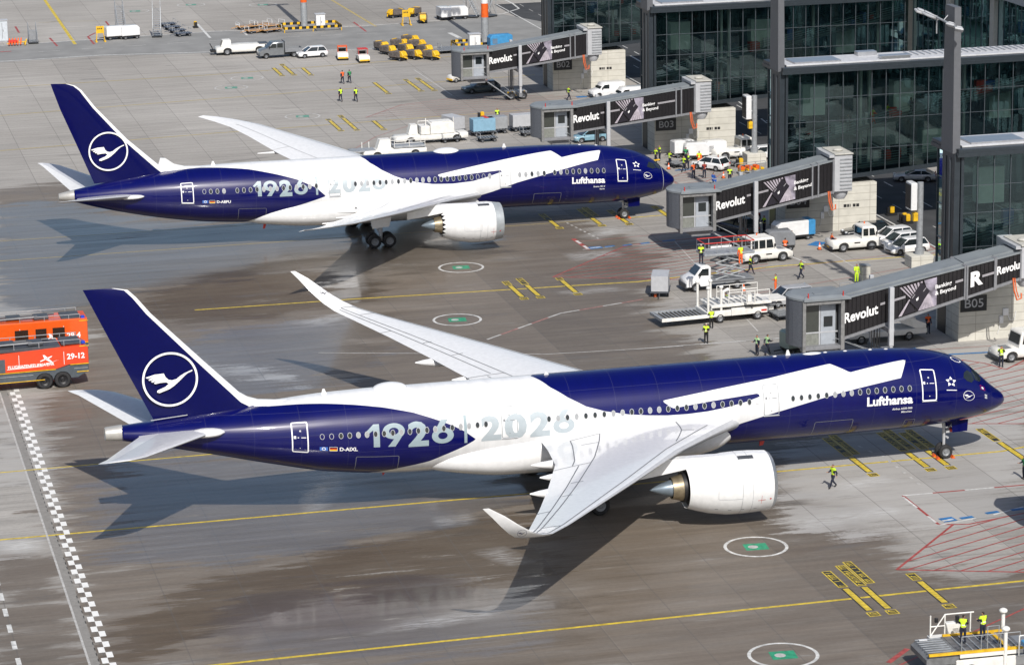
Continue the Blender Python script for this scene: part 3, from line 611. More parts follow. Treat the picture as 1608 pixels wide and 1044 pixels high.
def door(F_, root, x0, x1, t0, t1, onwhite, handle=True):
    xm = (x0+x1)/2; w_ = abs(x1-x0); th = t0; h = R_(t1-t0)*2.98; f = F_.surf(x0, t0)
    o = lay(frame_bm(0, 0, w_, h, .14, .05 if onwhite else .085), f, 'door_outline', mat('door_seam_grey', (.28, .3, .32), .5) if onwhite else LETTER, root, .15)
    L = [poly_bm([rect(w_*.12, h*.52, w_*.24, h*.60)]), poly_bm([rect(w_*.36, h*.53, w_*.42, h*.56)]), poly_bm([rect(w_*.55, h*.535, w_*.85, h*.555)]), ring_bm(.03, .06, 10, (w_*.5, h*.72)), ring_bm(0.001, .035, 8, (w_*.5, h*.15))]
    lay(join_bm(L), f, 'door_handle_marks', MGREY if onwhite else LETTER, o)  # door handle and small marks joined in one mesh
    s_ = MB(); p = F_.pt(np.array([x0, x1]), R_(t0), .02)
    a, b = Vector(p[0]), Vector(p[1]); s_.box(-.02, .02, 0, 1, 0, 1) if 0 else s_.tube([a-Vector((0, .0, .03)), b-Vector((0, .0, .03))], .035, 6); s_.build('door_sill', LGREY, o)
    return o
BLIND = mat('window_blind', (.3, .31, .32), .3, coat=.5)
def cargo(F_, root, x0, x1, t0, t1, m=None):
    h = R_(t1-t0)*2.98; lay(frame_bm(0, 0, x0-x1, h, .12, .035), F_.surf(x0, t0), 'cargo_door_outline', m or MGREY, root, .2)
def window(F_, root, x, th, ew, eh, pane=True, onblue=True):
    o = lay(poly_bm([[(ew*math.cos(a), eh*math.sin(a)) for a in np.linspace(0, 2*math.pi, 14, endpoint=False)]]) if pane else ring_bm(.001, .001), F_.surf(x, th, .022), 'cabin_window', GLS if random.random() > .3 else BLIND, root) if pane else None
    L = []; b = bmesh.new(); n = 16; rw = .035
    A = [b.verts.new((ew*math.cos(2*math.pi*k/n), eh*math.sin(2*math.pi*k/n), 0)) for k in range(n)]; B = [b.verts.new(((ew+rw)*math.cos(2*math.pi*k/n), (eh+rw)*math.sin(2*math.pi*k/n), 0)) for k in range(n)]
    for k in range(n): b.faces.new((A[k], B[k], B[(k+1) % n], A[(k+1) % n]))
    r = lay(b, F_.surf(x, th, .028), 'window_rim' if pane else 'blanked_window', LGREY, o or root); return o or r
def flags_reg(F_, root, x0, th, reg, s=.5):
    f = F_.surf(x0, th); lay(poly_bm([rect(0, 0, s*1.1, s*.62)]), f, 'blue_flag', mat('flag_blue', (.06, .16, .5), .4), root)
    lay(join_bm([ring_bm(.09, .14, 12, (s*.55, s*.31))]), F_.surf(x0, th, .018), 'flag_stars', LETTER, root)
    for k, m in enumerate((GOLD, RED, BLACK)): lay(poly_bm([rect(s*1.35, s*.207*k, s*2.4, s*.207*(k+1))]), f, 'flag_band', m, root)
    lay(frame_bm(s*1.33, -.02, s*2.42, s*.64, .02, .02), F_.surf(x0, th, .018), 'flag_border', LETTER, root)
    lay(move_bm(text_mesh(reg, s*.78, .03), s*2.7, 0), f, 'registration_lettering', LETTER, root, .3)
def digits(txt, H, gap=.16):
    """heavy geometric numerals"""
    L = []; x = 0; r = H*.335; t = H*.19
    for ch in txt:
        if ch in '69':
            b = ring_bm(r-t, r, 40, (r, r)); c = poly_bm([[(.005*H, .38*H), (.30*H, H), (.30*H+t*1.2, H), (.30*H, .60*H), (.16*H, .5*H)]]); b = join_bm([b, c])
            if ch == '9':
                for v in b.verts: v.co.x = 2*r-v.co.x; v.co.y = H-v.co.y
                bmesh.ops.reverse_faces(b, faces=b.faces)
            w_ = 2*r
        elif ch == '1': b = poly_bm([[(.0, .68*H), (.24*H, H), (.24*H+.9*t, H), (.24*H+.9*t, 0), (.24*H-.1*t, 0), (.24*H-.1*t, .74*H), (.08*H, .6*H)]]); w_ = .24*H+.9*t
        else:
            b = text_mesh(ch, H/.727, .045); x0 = min(v.co.x for v in b.verts); x1 = max(v.co.x for v in b.verts); w_ = .62*H if ch == '2' else .7*H; k = w_/(x1-x0)
            for v in b.verts: v.co.x = (v.co.x-x0)*k
        L.append(move_bm(b, x)); x += w_+gap
    return join_bm(L), x-gap
def years(F_, root, x0, th, wid, xbar, x2, hgt):
    b, u = digits('1926', hgt); lay(scale_bm(b, wid/u, 1), F_.surf(x0, th), 'year_lettering', DIGIT, root, .25)
    lay(poly_bm([rect(-.1, -.12, .1, hgt*1.12)]), F_.surf(xbar, th), 'year_divider', DIGIT, root, .25)
    b, u = digits('2026', hgt); lay(scale_bm(b, (x2[0]-x2[1])/u, 1), F_.surf(x2[0], x2[2]), 'year_lettering', mat('pale_grey_lettering', (.37, .42, .45), .4, coat=.2, var=.04), root, .25)
def scale_bm(b, sx, sy):
    for v in b.verts: v.co.x *= sx; v.co.y *= sy
    return b
def strut_box(mb, a, b, r=.1, n=8): mb.tube([a, b], r, n)
def blade(root, F_, x, h=.35, l=.4, m=WHITE):
    z = float(F_.t(x)); mb = MB(); mb.prism([(-x-l/2, z-.05), (-x+l/2, z-.05), (-x+l*.1, z+h), (-x-l*.25, z+h)], -.02, .02, 'Y'); mb.build('blade_antenna', m, root, 0)
def dome(root, F_, x, l=1.3, w_=.9, h=.42):
    z = float(F_.t(x)); mb = MB(); mb.ell((-x, 0, z-.12), (l, w_, h+.12), 24, 12); mb.build('antenna_fairing', WHITE, root, 60)
def loft_belly(root, S, name='belly_fairing', m=WHITE, p=2.4):
    S = np.array(S); fz0, fz1, fw = (pchip(S[:, 0], S[:, k]) for k in (1, 2, 3)); rings = []
    for x in np.linspace(S[0, 0], S[-1, 0], 60):
        zb, zt, w_ = float(fz0(x)), float(fz1(x)), float(fw(x)); zc = (zb+zt)/2; h = (zt-zb)/2; ring = []
        for k in range(40):
            a = 2*math.pi*k/40; c, s_ = math.cos(a), math.sin(a); ring.append((-x, w_*math.copysign(abs(c)**(2/p), c), zc+h*math.copysign(abs(s_)**(2/p), s_)))
        rings.append(ring)
    mb = MB(); mb.loft(rings); return mb.build(name, m, root, 60)

# ---- the near aircraft
SA = [(0, 4.1, 4.1, 0), (.1, 4.35, 3.86, .36), (.3, 4.6, 3.68, .66), (.7, 4.92, 3.48, 1.02), (1.3, 5.42, 3.3, 1.45), (2, 6.08, 3.12, 1.83), (3, 6.95, 2.94, 2.22), (3.6, 7.36, 2.86, 2.4), (4.5, 7.74, 2.77, 2.6), (6, 8.14, 2.66, 2.82), (8, 8.4, 2.6, 2.95), (10, 8.52, 2.58, 2.98), (14, 8.6, 2.56, 2.98), (43, 8.63, 2.56, 2.98), (46, 8.64, 2.66, 2.96), (50, 8.57, 3.1, 2.82), (54, 8.3, 3.98, 2.5), (58, 7.97, 4.99, 1.95), (62, 7.6, 5.95, 1.25), (64.2, 7.45, 6.45, .75)]
BLA = [[(70, 100), (55.4, 100), (55.1, 80), (54.2, 73), (52.35, 68), (50.39, 61.5), (48.41, 54.4), (46.46, 46.3), (44.48, 35.9), (43.16, 26.0), (41.83, 14.8), (41.01, 5.8), (40.21, -6.3), (41.14, -15.7), (42.51, -27.1), (43.45, -35.7), (45.58, -48.6), (47.3, -65), (48, -100), (70, -100)],
       [(-5, 100), (35.8, 100), (35.3, 80), (34.6, 58), (33.5, 39.4), (32.3, 25.0), (30.93, 16.2), (29.31, 9.8), (27.88, 6.3), (26.44, 4), (25.0, 3.6), (23.55, 4.9), (22.1, 8.2), (20.6, 13.6), (19.62, 19), (19.74, 23.4), (23.51, 17.7), (26.06, 12.9), (26.82, 24), (23.56, 31.7), (18.8, 43), (14.02, 59.0), (12.72, 42.1), (8.24, 59.3), (9.01, 29.6), (13.37, 15.8), (15.17, 9.1), (17.11, 1.2), (19.3, -8.0), (21.03, -16.3), (22.22, -25.1), (24, -45), (26, -100), (-5, -100)]]
FA = Fus(SA, 0)
ra = empty('passenger_aircraft', (0, 0, 0)); tag(ra, 'nearer long white and dark blue airliner with curved-up wingtips and smooth engine rims', 'airliner')
fa = FA.mesh(BLA, ra, 0)
# tail cone
mb = MB(); mb.rev([(-64.15, .56), (-65.2, .47), (-65.32, .43), (-65.2, .3), (-64.9, .05)], (0, 0, 6.98), 'X', 28); mb.build('tail_cone', mat('bare_titanium', (.5, .49, .46), .35, metal=.4), ra, 40)
# fin, leading edge in white, rudder behind a gap
def fin(secs, root, y, white_upto=.055):
    f_ = lift([((-a, 0, z), (-b, 0, z2), t) for a, z, b, z2, t in secs], 'vertical_tail', root, [BLUE, WHITE], lambda i, c, up: 1 if c < white_upto else 0, 22)
    return f_[0]
fin([(53.9, 7.7, 61.8, 7.3, .11), (55.4, 8.5, 62.35, 8.5, .10), (58.5, 11.65, 63.85, 11.7, .095), (61.83, 15.12, 65.42, 15.12, .09), (62.75, 16.3, 65.95, 16.3, .085), (63.3, 16.85, 66.2, 16.85, .07), (64.2, 17.03, 66.3, 17.05, .02)], ra, 0)
mb = MB(); mb.prism([(-52.2, 8.38), (-53.6, 8.42), (-54.8, 8.55), (-55.5, 8.8), (-56.0, 9.12), (-56.8, 9.2), (-56.6, 8.0), (-52, 8.0)], -.12, .12, 'Y'); mb.build('dorsal_fillet', WHITE, ra, 40)
def fin_logo(root, xc, zc, r, yo):
    for s_ in (-1, 1): lay(crane_bm(r), (lambda u, v, s_=s_: np.stack([u-xc, np.full_like(u, s_*yo), v+zc], -1)), 'crane_emblem', LETTER, root)
fin_logo(ra, 60.77, 10.53, 1.83, .36)
strip3 = MB(); strip3.tube([(-59.7, -.36, 7.95), (-62.2, -.32, 7.75)], .03, 5); strip3.build('fin_seal', LGREY, ra)
def tailplane(root, secs, s_, m3):
    o = lift([((-a, s_*y, z), (-b, s_*y, z), t) for a, b, y, z, t in secs], 'tailplane', root, m3, lambda i, c, up: (1 if c > .68 else 0) if i < len(secs)-2 else 1, 16); return o[0]
GP = mat('grey_composite_paint', (.5, .51, .54), .35, coat=.3, var=.05)
for s_ in (-1, 1):
    tailplane(ra, [(56.9, 63.0, .3, 6.9, .10), (57.9, 63.2, 1.4, 6.95, .10), (63.55, 66.15, 8.3, 7.58, .09), (64.6, 66.6, 9.0, 7.65, .07), (66.1, 66.8, 9.37, 7.68, .04)], s_, [GP, WHITE])
    mb = MB(); mb.ell((-58.6, s_*1.75, 6.98), (1.25, .75, .3), 16, 8); mb.build('tailplane_root_fairing', WHITE, ra, 60)
ZA = lambda y: 4.8+.08*(y-3)
WA = [(18.5, 35.2, 1.0, 4.55, .11), (21.4, 35.6, 3.0, 4.8, .115), (24.0, 35.9, 5.9, ZA(5.9), .115), (28.0, 36.6, 10.5, ZA(10.5), .11), (33.1, 39.05, 17.8, ZA(17.8), .105), (36.85, 40.95, 23, ZA(23), .10), (40.3, 42.85, 27.8, ZA(27.8), .095), (41.9, 43.8, 29.9, 7.02, .09), (42.8, 44.5, 30.9, 7.35, .085), (43.6, 45.0, 31.5, 7.8, .08), (44.5, 45.6, 31.95, 8.45, .07), (45.4, 46.2, 32.22, 9.15, .06), (46.4, 46.78, 32.37, 9.77, .03)]
for s_ in (-1, 1):
    wo_, rings, cs, n_ = lift([((-a, s_*y, z), (-b, s_*y, z-.12 if k < 8 else z), t) for k, (a, b, y, z, t) in enumerate(WA)], 'wing', ra, [WHITE, LGREY, GP], lambda i, c, up: 1 if c < .012 and i < 9 else 0, 20)
    wing_lines(rings, cs, n_, [((1.6, .09), (7.2, .13)), ((1.3, .70), (3.2, .68)), ((3.2, .68), (7.2, .62)), ((3.25, .78), (7.0, .78)), ((1.2, .30), (2.6, .12)), ((3.2, .68), (3.25, 1)), ((1.3, .70), (1.5, .86)), ((1.5, .86), (3.2, .84)), ((7.1, .13), (7.2, .62)), ((5.2, .78), (5.2, 1.0)), ((3.9, .62), (3.9, .76)), ((4.5, .62), (4.5, .76)), ((2.1, .69), (2.1, .8)), ((6.2, .14), (6.2, .6)), ((2.0, .12), (2.0, .2))], wo_)
    lay(crane_bm(.34), (lambda u, v, s_=s_: np.stack([-44.25+u*.9-v*.35, s_*(31.62-.075+v*.45*.6), 7.98+v*.85+.05+u*-.1], -1)), 'crane_emblem', mat('emblem_ink', (.03, .03, .06), .4), wo_) if s_ > 0 else lay(crane_bm(.3), (lambda u, v: np.stack([-44.3+u*.95, -(31.93+v*.35), 7.9+v*.8], -1)), 'crane_emblem', mat('emblem_ink', (.03, .03, .06), .4), wo_)
    for y, x0, x1, r in ((9.0, 34.2, 37.9, .36), (12.9, 35.2, 38.3, .36), (17.3, 36.9, 40.1, .36)):
        mb = MB(); z0 = ZA(y)-.28; mb.tube([(-x0+2.2, s_*y, z0+.05), (-x0+1, s_*y, z0-.08), (-x0, s_*y, z0-.14), (-(x0+x1)/2, s_*y, z0-.16), (-x1+.6, s_*y, z0-.12), (-x1, s_*y, z0-.08)], [.05, r*.8, r*1.05, r, r*.55, .04], 14); mb.build('flap_track_fairing', WHITE, wo_, 60)
    engine('engine', ra, 21.55, s_*10.48, 2.9, 2.14, .3, mat('brushed_lip_metal', (.42, .44, .46), .3, metal=.7), 27.6, False, 30.05)
    pylon(ra, 0, s_*10.48, 2.9, 2.14, 23.8, 31.5, 4.95, 5.05)
loft_belly(ra, [(20.6, 3.7, 4.9, .6), (21.4, 3.0, 5.2, 2.2), (23, 2.35, 5.4, 3.05), (26, 1.98, 5.55, 3.42), (34, 1.95, 5.5, 3.42), (38, 2.0, 5.2, 3.25), (41, 2.35, 4.9, 2.8), (43.4, 2.8, 4.4, 1.8), (44.4, 3.1, 3.9, .5)])
# gear
def main_gear(root, x, ys, zw, r, wx, dyw, ztop):
    for s_ in (-1, 1):
        mb = MB(); y = s_*ys; xc = x
        mb.tube([(-xc, y, r+.05), (-xc, y, 2.3), (-xc+.1, y-s_*.1, ztop)], [.19, .2, .27], 14); mb.tube([(-xc-.05, y, 1.4), (-xc-1.9, y-s_*.4, ztop)], .09, 8); mb.tube([(-xc, y, 1.6), (-xc+.1, y-s_*2.2, ztop-.2)], .1, 8)
        mb.tube([(-xc-wx-.2, y, r), (-xc+wx+.2, y, r)], .17, 10)
        for dx in (-wx, wx): mb.tube([(-xc+dx, y-dyw, r), (-xc+dx, y+dyw, r)], .1, 8)
        g = mb.build('main_landing_gear', LGREY, root, 40)
        for dx in (-wx, wx):
            for dy in (-dyw, dyw): wheel('wheel', g, -xc+dx, y+dy, r, r, .5)
        d = MB(); d.prism([(-xc-.9, 1.9), (-xc+.75, 2.0), (-xc+1.2, ztop-.1), (-xc-1.2, ztop-.1)], y+s_*.45, y+s_*.5, 'Y'); d.build('gear_door', WHITE, g, 0)
def nose_gear(root, x, r, zb, doorm):
    mb = MB(); mb.tube([(-x, 0, r), (-x, 0, zb-.5), (-x-.15, 0, zb+.3)], [.1, .12, .15], 12); mb.tube([(-x+.05, 0, zb-.9), (-x+1.1, 0, zb+.1)], .07, 8); mb.tube([(-x, -.4, r), (-x, .4, r)], .08, 8); mb.tube([(-x+.25, -.18, 1.5), (-x+.1, .3, 1.55)], .09, 8); mb.box(-x+.05, -x+.4, -.28, .28, zb-.9, zb-.7)
    g = mb.build('nose_landing_gear', LGREY, root, 40)
    for dy in (-.36, .36): wheel('wheel', g, -x, dy, r, r, .36)
    for dy in (-.75, .75):
        d = MB(); d.prism([(-x+.25, zb+.1), (-x+1.55, zb+.15), (-x+1.5, zb-.72), (-x+.35, zb-.75)], dy-.02, dy+.02, 'Y'); d.build('gear_door', BLUE, g, 0)
    for dy in (-.36, .36):
        for dx in (-r-.05, r+.05): c = MB(); c.prism([(-x+dx-.14, .01), (-x+dx+.14, .01), (-x+dx, .22)], dy-.2, dy+.2, 'Y'); c.build('wheel_chock', ORG, g, 0)
    return g
main_gear(ra, 33.3, 5.3, 0, .69, 1.02, .68, 4.2)
nose_gear(ra, 4.6, .52, 2.8, BLUE)
mb = MB(); mb.prism([(-3.05, 2.5), (-4.15, 2.45), (-4.15, 1.98), (-3.05, 2.1)], -.62, -.60, 'Y') ; mb.build('nose_gear_tag', RED, ra, 0) if 0 else None
mb = MB(); mb.box(-4.25, -3.85, -.35, .2, 1.95, 2.2, ch=.04); mb.build('towing_light', RED, ra)
# doors and windows on the starboard side
door(FA, ra, 7.5, 6.35, -5.0, 42, False); door(FA, ra, 19.4, 18.25, -8, 34.5, True); door(FA, ra, 38.4, 37.25, -8, 34.5, True)
f_ = Fus.surf(FA, 52.98, -13.5); o_ = lay(frame_bm(0, 0, 1.14, 2.25, .13, .085), lambda u, v: FA.pt(52.98-u, R_(-17.5)+v*(50.5/57.3)/2.25, .014), 'door_outline', LETTER, ra, .15)
lay(join_bm([poly_bm([rect(.14, 1.05, .3, 1.25)]), poly_bm([rect(.4, 1.1, .5, 1.16)]), poly_bm([rect(.65, 1.1, .98, 1.15)]), ring_bm(.03, .06, 10, (.6, 1.6)), ring_bm(.001, .03, 8, (.55, .35))]), lambda u, v: FA.pt(52.98-u, R_(-17.5)+v*(50.5/57.3)/2.25, .014), 'door_handle_marks', LETTER, o_)
for k in range(15): window(FA, ra, 17.22-k*(17.22-8.45)/14, 12.6+k*.14, .125, .19)
for k in range(23): window(FA, ra, 35.02-k*(35.02-20.45)/22, 12.7, .125, .19)
for k in range(18): window(FA, ra, 49.62-k*(49.62-39.5)/17, 9.6+k*.19, .125, .19)
for x_, t_ in ((50.91, 8.9), (50.27, 9.1), (19.85, 12.9), (35.75, 13.2)): window(FA, ra, x_, t_, .125, .19, False)
cargo(FA, ra, 48.6, 45.6, -52, -22); cargo(FA, ra, 15.5, 12.6, -55, -25); cargo(FA, ra, 8.6, 7.8, -50, -35)
# lettering
years(FA, ra, 47.9, -7.7, 6.1, 40.95, (39.85, 33.2, -7.8), 1.62)
flags_reg(FA, ra, 51.1, -12.6, 'D-AIXL')
def airline(F_, root, x0, th, wid, sub, sub2):
    b = text_mesh('Lufthansa', 1., .035); u = max(v.co.x for v in b.verts); lay(scale_bm(b, wid/u, wid/u*.98), F_.surf(x0, th), 'airline_lettering', LETTER, root, .25)
    b = text_mesh(sub, .22, .02, 'RIGHT'); lay(b, F_.surf(x0-wid, th-9), 'type_lettering', LETTER, root, .3); b = text_mesh(sub2, .22, .02, 'RIGHT'); lay(b, F_.surf(x0-wid, th-14.5), 'type_lettering', LETTER, root, .3)
airline(FA, ra, 11.72, -6.5, 3.5, 'Airbus A350-900', 'München')
def star_alliance(F_, root, x, th, r=.42):
    P = []
    for k in range(5):
        a = math.pi/2+2*math.pi*k/5; c = (r*.55*math.cos(a), r*.55*math.sin(a)); e = lambda t, q: (q*math.cos(t), q*math.sin(t))
        P.append([e(a, r*1.05), e(a+.42, r*.62), e(a+.3, r*.42), e(a-.62, r*.5), e(a-.5, r*.62)])
    lay(join_bm([poly_bm([p]) for p in P]), F_.surf(x, th), 'star_emblem', LETTER, root); lay(poly_bm([rect(-.42, -.72, .42, -.66)]), F_.surf(x, th), 'star_caption', LETTER, root, .3)
star_alliance(FA, ra, 5.15, 23.5)
lay(crane_bm(.46), FA.surf(3.72, 1.5), 'crane_emblem', LETTER, ra, .2); lay(ring_bm(.33, .4, 32), FA.surf(4.15, 72), 'roof_emblem_ring', LETTER, ra, .2)
lay(frame_bm(0, 0, .42, .5, .03, .035), FA.surf(2.65, 21), 'nose_sticker', mat('magenta_sticker', (.35, .01, .12), .4), ra, .1); lay(poly_bm([rect(.13, .12, .3, .36)]), FA.surf(2.65, 21), 'nose_sticker', LETTER, ra, .1)
for t_ in (4, 10): lay(poly_bm([rect(-.1, -.1, .12, .14)]), FA.surf(2.2, t_), 'sensor_plate', LGREY, ra)
# cockpit glazing: dark panes with thin pale frames
def cockpit(F_, root, panes, o=.015):
    cp = None
    for s_ in (1, -1):
        for P in panes:
            mid = (sum(p[0] for p in P)/len(P), sum(p[1] for p in P)/len(P)); b = bmesh.new(); c = b.verts.new((*mid, 0)); V = []
            n = len(P)
            for k in range(n):
                for j in range(6): t = j/6; V.append(b.verts.new((P[k][0]*(1-t)+P[(k+1) % n][0]*t, P[k][1]*(1-t)+P[(k+1) % n][1]*t, 0)))
            for k in range(len(V)): b.faces.new((c, V[k], V[(k+1) % len(V)]))
            bmesh.ops.subdivide_edges(b, edges=b.edges[:], cuts=2, use_grid_fill=True)
            w_ = lay(b, (lambda u, v, s_=s_: F_.pt(u, np.radians(v), o)*np.array([1, s_, 1])), 'cockpit_window', GLS, root)
cockpit(FA, ra, [[(4.05, 33), (3.9, 43), (3.55, 51), (3.2, 50), (3.1, 36), (3.4, 27), (3.8, 28)], [(3.14, 51), (3.04, 36), (2.6, 38), (2.42, 45), (2.35, 56), (2.9, 60), (3.12, 58)], [(3.0, 62), (2.42, 59.5), (2.25, 68), (2.3, 88), (2.85, 88), (2.95, 75)]])
for x_, h_ in ((16.6, .4), (34.4, .22), (50.2, .35)): blade(ra, FA, x_, h_)
dome(ra, FA, 45.6, 1.25, .8, .36)
for x_ in (13.8, 12.3, 10.4, 9.2, 17.6): mb = MB(); mb.ell((-x_, 0, float(FA.t(x_))), (.16, .1, .06), 8, 5); mb.build('roof_light', WHITE, ra)
mb = MB(); mb.ell((-14.8, 0, float(FA.t(14.8))-.03), (.75, .3, .12), 16, 6); mb.build('antenna_fairing', WHITE, ra)
mb = MB(); mb.prism([(-18.3, 2.6), (-18.7, 2.62), (-18.72, 2.1), (-18.45, 2.15)], -.06, .06, 'Y'); mb.prism([(-46, 2.7), (-46.3, 2.7), (-46.25, 2.35)], -.05, .05, 'Y'); mb.build('drain_mast', RED, ra, 0)
# ---- the far aircraft
SB = [(0, 3.6, 3.6, 0), (.1, 3.84, 3.34, .36), (.3, 4.09, 3.1, .66), (.7, 4.42, 2.8, 1.02), (1.3, 4.95, 2.51, 1.45), (2, 5.58, 2.3, 1.8), (3, 6.23, 2.1, 2.15), (4, 6.7, 1.93, 2.4), (5, 7.0, 1.83, 2.58), (6.5, 7.32, 1.78, 2.76), (8.5, 7.6, 1.78, 2.86), (11, 7.78, 1.8, 2.885), (15, 7.9, 1.9, 2.885), (40, 8.0, 2.06, 2.885), (43, 8.03, 2.2, 2.86), (47, 7.98, 2.5, 2.7), (51, 7.72, 3.07, 2.35), (55, 7.22, 3.9, 1.8), (58, 6.75, 4.68, 1.25), (59.9, 6.4, 5.27, .82)]
BLB = [[(70, 100), (51.3, 100), (51.0, 84), (49.7, 82), (47.8, 79), (46.01, 72), (43.27, 60), (40.5, 43), (38.66, 30.5), (36.9, 13), (35.99, -3.9), (37.16, -10.9), (39.11, -21.9), (41.0, -35.8), (42.84, -52.4), (45, -100), (70, -100)],
       [(-5, 100), (32.1, 100), (31.9, 80), (31.34, 58.4), (30.34, 40.0), (29.23, 26.6), (28.1, 17.7), (26.77, 10.8), (25.39, 6.4), (23.42, 4.8), (21.4, 7.3), (19.81, 14), (18.36, 22), (18.54, 25.0), (21.34, 21.5), (24.54, 17.0), (24.91, 23.3), (19.2, 42.6), (13.1, 63.9), (12.18, 45.3), (7.96, 65.4), (8.53, 38.6), (12.87, 17.5), (16.96, -0.4), (19.42, -15.3), (21.67, -27.1), (24, -50), (26, -100), (-5, -100)]]
FB = Fus(SB, 0)
rb = empty('passenger_aircraft', (1.756, 87.369, 0)); tag(rb, 'farther white and dark blue airliner with raked wingtips and toothed engine rims', 'airliner')
FB.mesh(BLB, rb, 0)
mb = MB(); mb.rev([(-59.85, .60), (-61.3, .32), (-61.36, .26), (-61.2, .05)], (0, 0, 5.84), 'X', 28); mb.build('tail_cone', mat('bare_titanium', (.5, .49, .46), .35, metal=.4), rb, 40)
fin([(50.4, 7.3, 57.9, 6.9, .11), (51.4, 8.09, 58.3, 7.9, .10), (54.55, 11.0, 59.45, 10.9, .095), (57.42, 14.25, 60.75, 14.2, .09), (58.66, 15.97, 61.25, 15.75, .08), (59.24, 16.43, 61.42, 16.3, .06), (60.0, 16.66, 61.54, 16.73, .02)], rb, 0, .075)
mb = MB(); mb.prism([(-47.0, 7.93), (-49.2, 8.06), (-50.2, 8.35), (-51.0, 8.95), (-51.5, 9.0), (-52, 7.4), (-48, 7.4)], -.11, .11, 'Y'); mb.build('dorsal_fillet', WHITE, rb, 40)
fin_logo(rb, 56.45, 10.0, 1.82, .34)
for s_ in (-1, 1):
    tailplane(rb, [(53.6, 59.6, .4, 5.7, .10), (54.2, 59.8, 1.6, 5.78, .10), (60.2, 61.9, 8.9, 7.15, .09), (61.2, 62.2, 9.6, 7.3, .06), (61.9, 62.35, 9.9, 7.35, .03)], s_, [GP, WHITE])
    mb = MB(); mb.ell((-54.6, s_*2.0, 5.75), (1.2, .5, .22), 16, 8); mb.build('tailplane_root_fairing', WHITE, rb, 60)
ZB = lambda y: 3.95+.125*(y-3)+.0003*(y-3)**2
WB = [(18.6, 33.0, 1.0, 3.75, .11), (20.9, 33.2, 3.0, ZB(3), .115), (24.5, 33.6, 7.0, ZB(7), .115), (27.0, 34.5, 10.5, ZB(10.5), .11), (31.2, 37.2, 17, ZB(17), .10), (35.1, 39.3, 22.5, ZB(22.5), .095), (37.6, 40.7, 26, ZB(26), .09), (40.0, 42.1, 28.2, ZB(28.2), .08), (41.6, 43.0, 29.4, ZB(29.4), .07), (42.9, 43.5, 30.06, ZB(30.06), .04)]
for s_ in (-1, 1):
    wo_, rings, cs, n_ = lift([((-a, s_*y, z), (-b, s_*y, z-.3 if k < 5 else z-.12), t) for k, (a, b, y, z, t) in enumerate(WB)], 'wing', rb, [WHITE, LGREY, GP], lambda i, c, up: 1 if c < .02 and i < 7 else 0, 20)
    wing_lines(rings, cs, n_, [((1.6, .1), (6.2, .14)), ((1.3, .70), (6.2, .68)), ((4.2, .68), (4.2, 1))], wo_, LGREY)
    for y, x0, x1, r in ((6.2, 33.0, 35.6, .28), (12.6, 34.0, 36.9, .28), (18, 36.6, 39.2, .2)):
        mb = MB(); z0 = ZB(y)-.4; mb.tube([(-x0+2, s_*y, z0+.1), (-x0+1, s_*y, z0-.05), (-x0, s_*y, z0-.12), (-x1, s_*y, z0-.1)], [.05, r*.8, r, .05], 12); mb.build('flap_track_fairing', WHITE, wo_, 60)
    engine('engine', rb, 20.36, s_*9.74, 2.75, 1.93, .85, mat('matt_grey_lip', (.38, .41, .43), .4, metal=.3), 26.0, True, 28.2)
    pylon(rb, 0, s_*9.74, 2.75, 1.93, 22.2, 29.5, 4.6, 4.75)
loft_belly(rb, [(19.2, 3.2, 4.3, .6), (20.4, 2.4, 4.6, 2.2), (23, 1.75, 4.9, 3.05), (26, 1.5, 5.0, 3.3), (34, 1.45, 5.0, 3.3), (38, 1.6, 4.8, 3.05), (41, 1.9, 4.4, 2.5), (43, 2.2, 3.9, 1.6), (43.8, 2.5, 3.4, .5)])
main_gear(rb, 31.2, 5.25, 0, .66, .73, .62, 3.7); nose_gear(rb, 5.34, .5, 2.0, BLUE)
door(FB, rb, 6.68, 5.6, -4.5, 42.4, False); door(FB, rb, 18.7, 17.55, -7.7, 32, True); door(FB, rb, 35.67, 34.55, -5, 35, True); door(FB, rb, 49.95, 48.75, -9.5, 36, False)
for k in range(9): window(FB, rb, 13.11-k*(13.11-8.09)/8, 15.6+k*.14, .14, .235)
for k in range(5): window(FB, rb, 16.66-k*.62, 14.2+k*.1, .14, .235)
for k in range(20): window(FB, rb, 33.06-k*(33.06-19.68)/22, 15.8-k*.06, .14, .235)
window(FB, rb, 19.68, 14.6, .14, .235)
for k in range(3): window(FB, rb, 47.12-k*.63, 14.6, .14, .235)
for k in range(13): window(FB, rb, 44.58-k*(44.58-36.9)/12, 14.7+k*.14, .14, .235)
for x_ in (47.74, 20.9, 20.3): window(FB, rb, x_, 14.8, .14, .235, False)
cargo(FB, rb, 44.5, 41.8, -55, -22); cargo(FB, rb, 15.2, 12.4, -55, -25)
years(FB, rb, 43.05, 2., 5.3, 36.85, (35.75, 30.1, 2.2), 1.5)
flags_reg(FB, rb, 47.96, -9.2, 'D-ABPU'); airline(FB, rb, 11.4, -7.2, 3.42, 'Boeing 787-9', 'Berlin')
lay(poly_bm([rect(0, -3.5, .05, 3.6)]), FB.surf(1.62, 0), 'radome_seam', LGREY, rb, .15); star_alliance(FB, rb, 4.55, 34, .4); lay(crane_bm(.44), FB.surf(3.39, 9.6), 'crane_emblem', LETTER, rb, .2)
cockpit(FB, rb, [[(3.4, 33), (3.05, 52), (2.6, 55), (2.3, 40), (2.75, 32)], [(2.52, 56), (2.22, 41), (1.85, 44), (1.72, 58), (2.2, 62)], [(2.35, 64), (1.8, 60), (1.7, 72), (1.7, 88), (2.2, 88)]])
for x_ in (17.5, 51.0, 46.4): blade(rb, FB, x_, .38, .45)
dome(rb, FB, 23.4, 1.35, .8, .32)
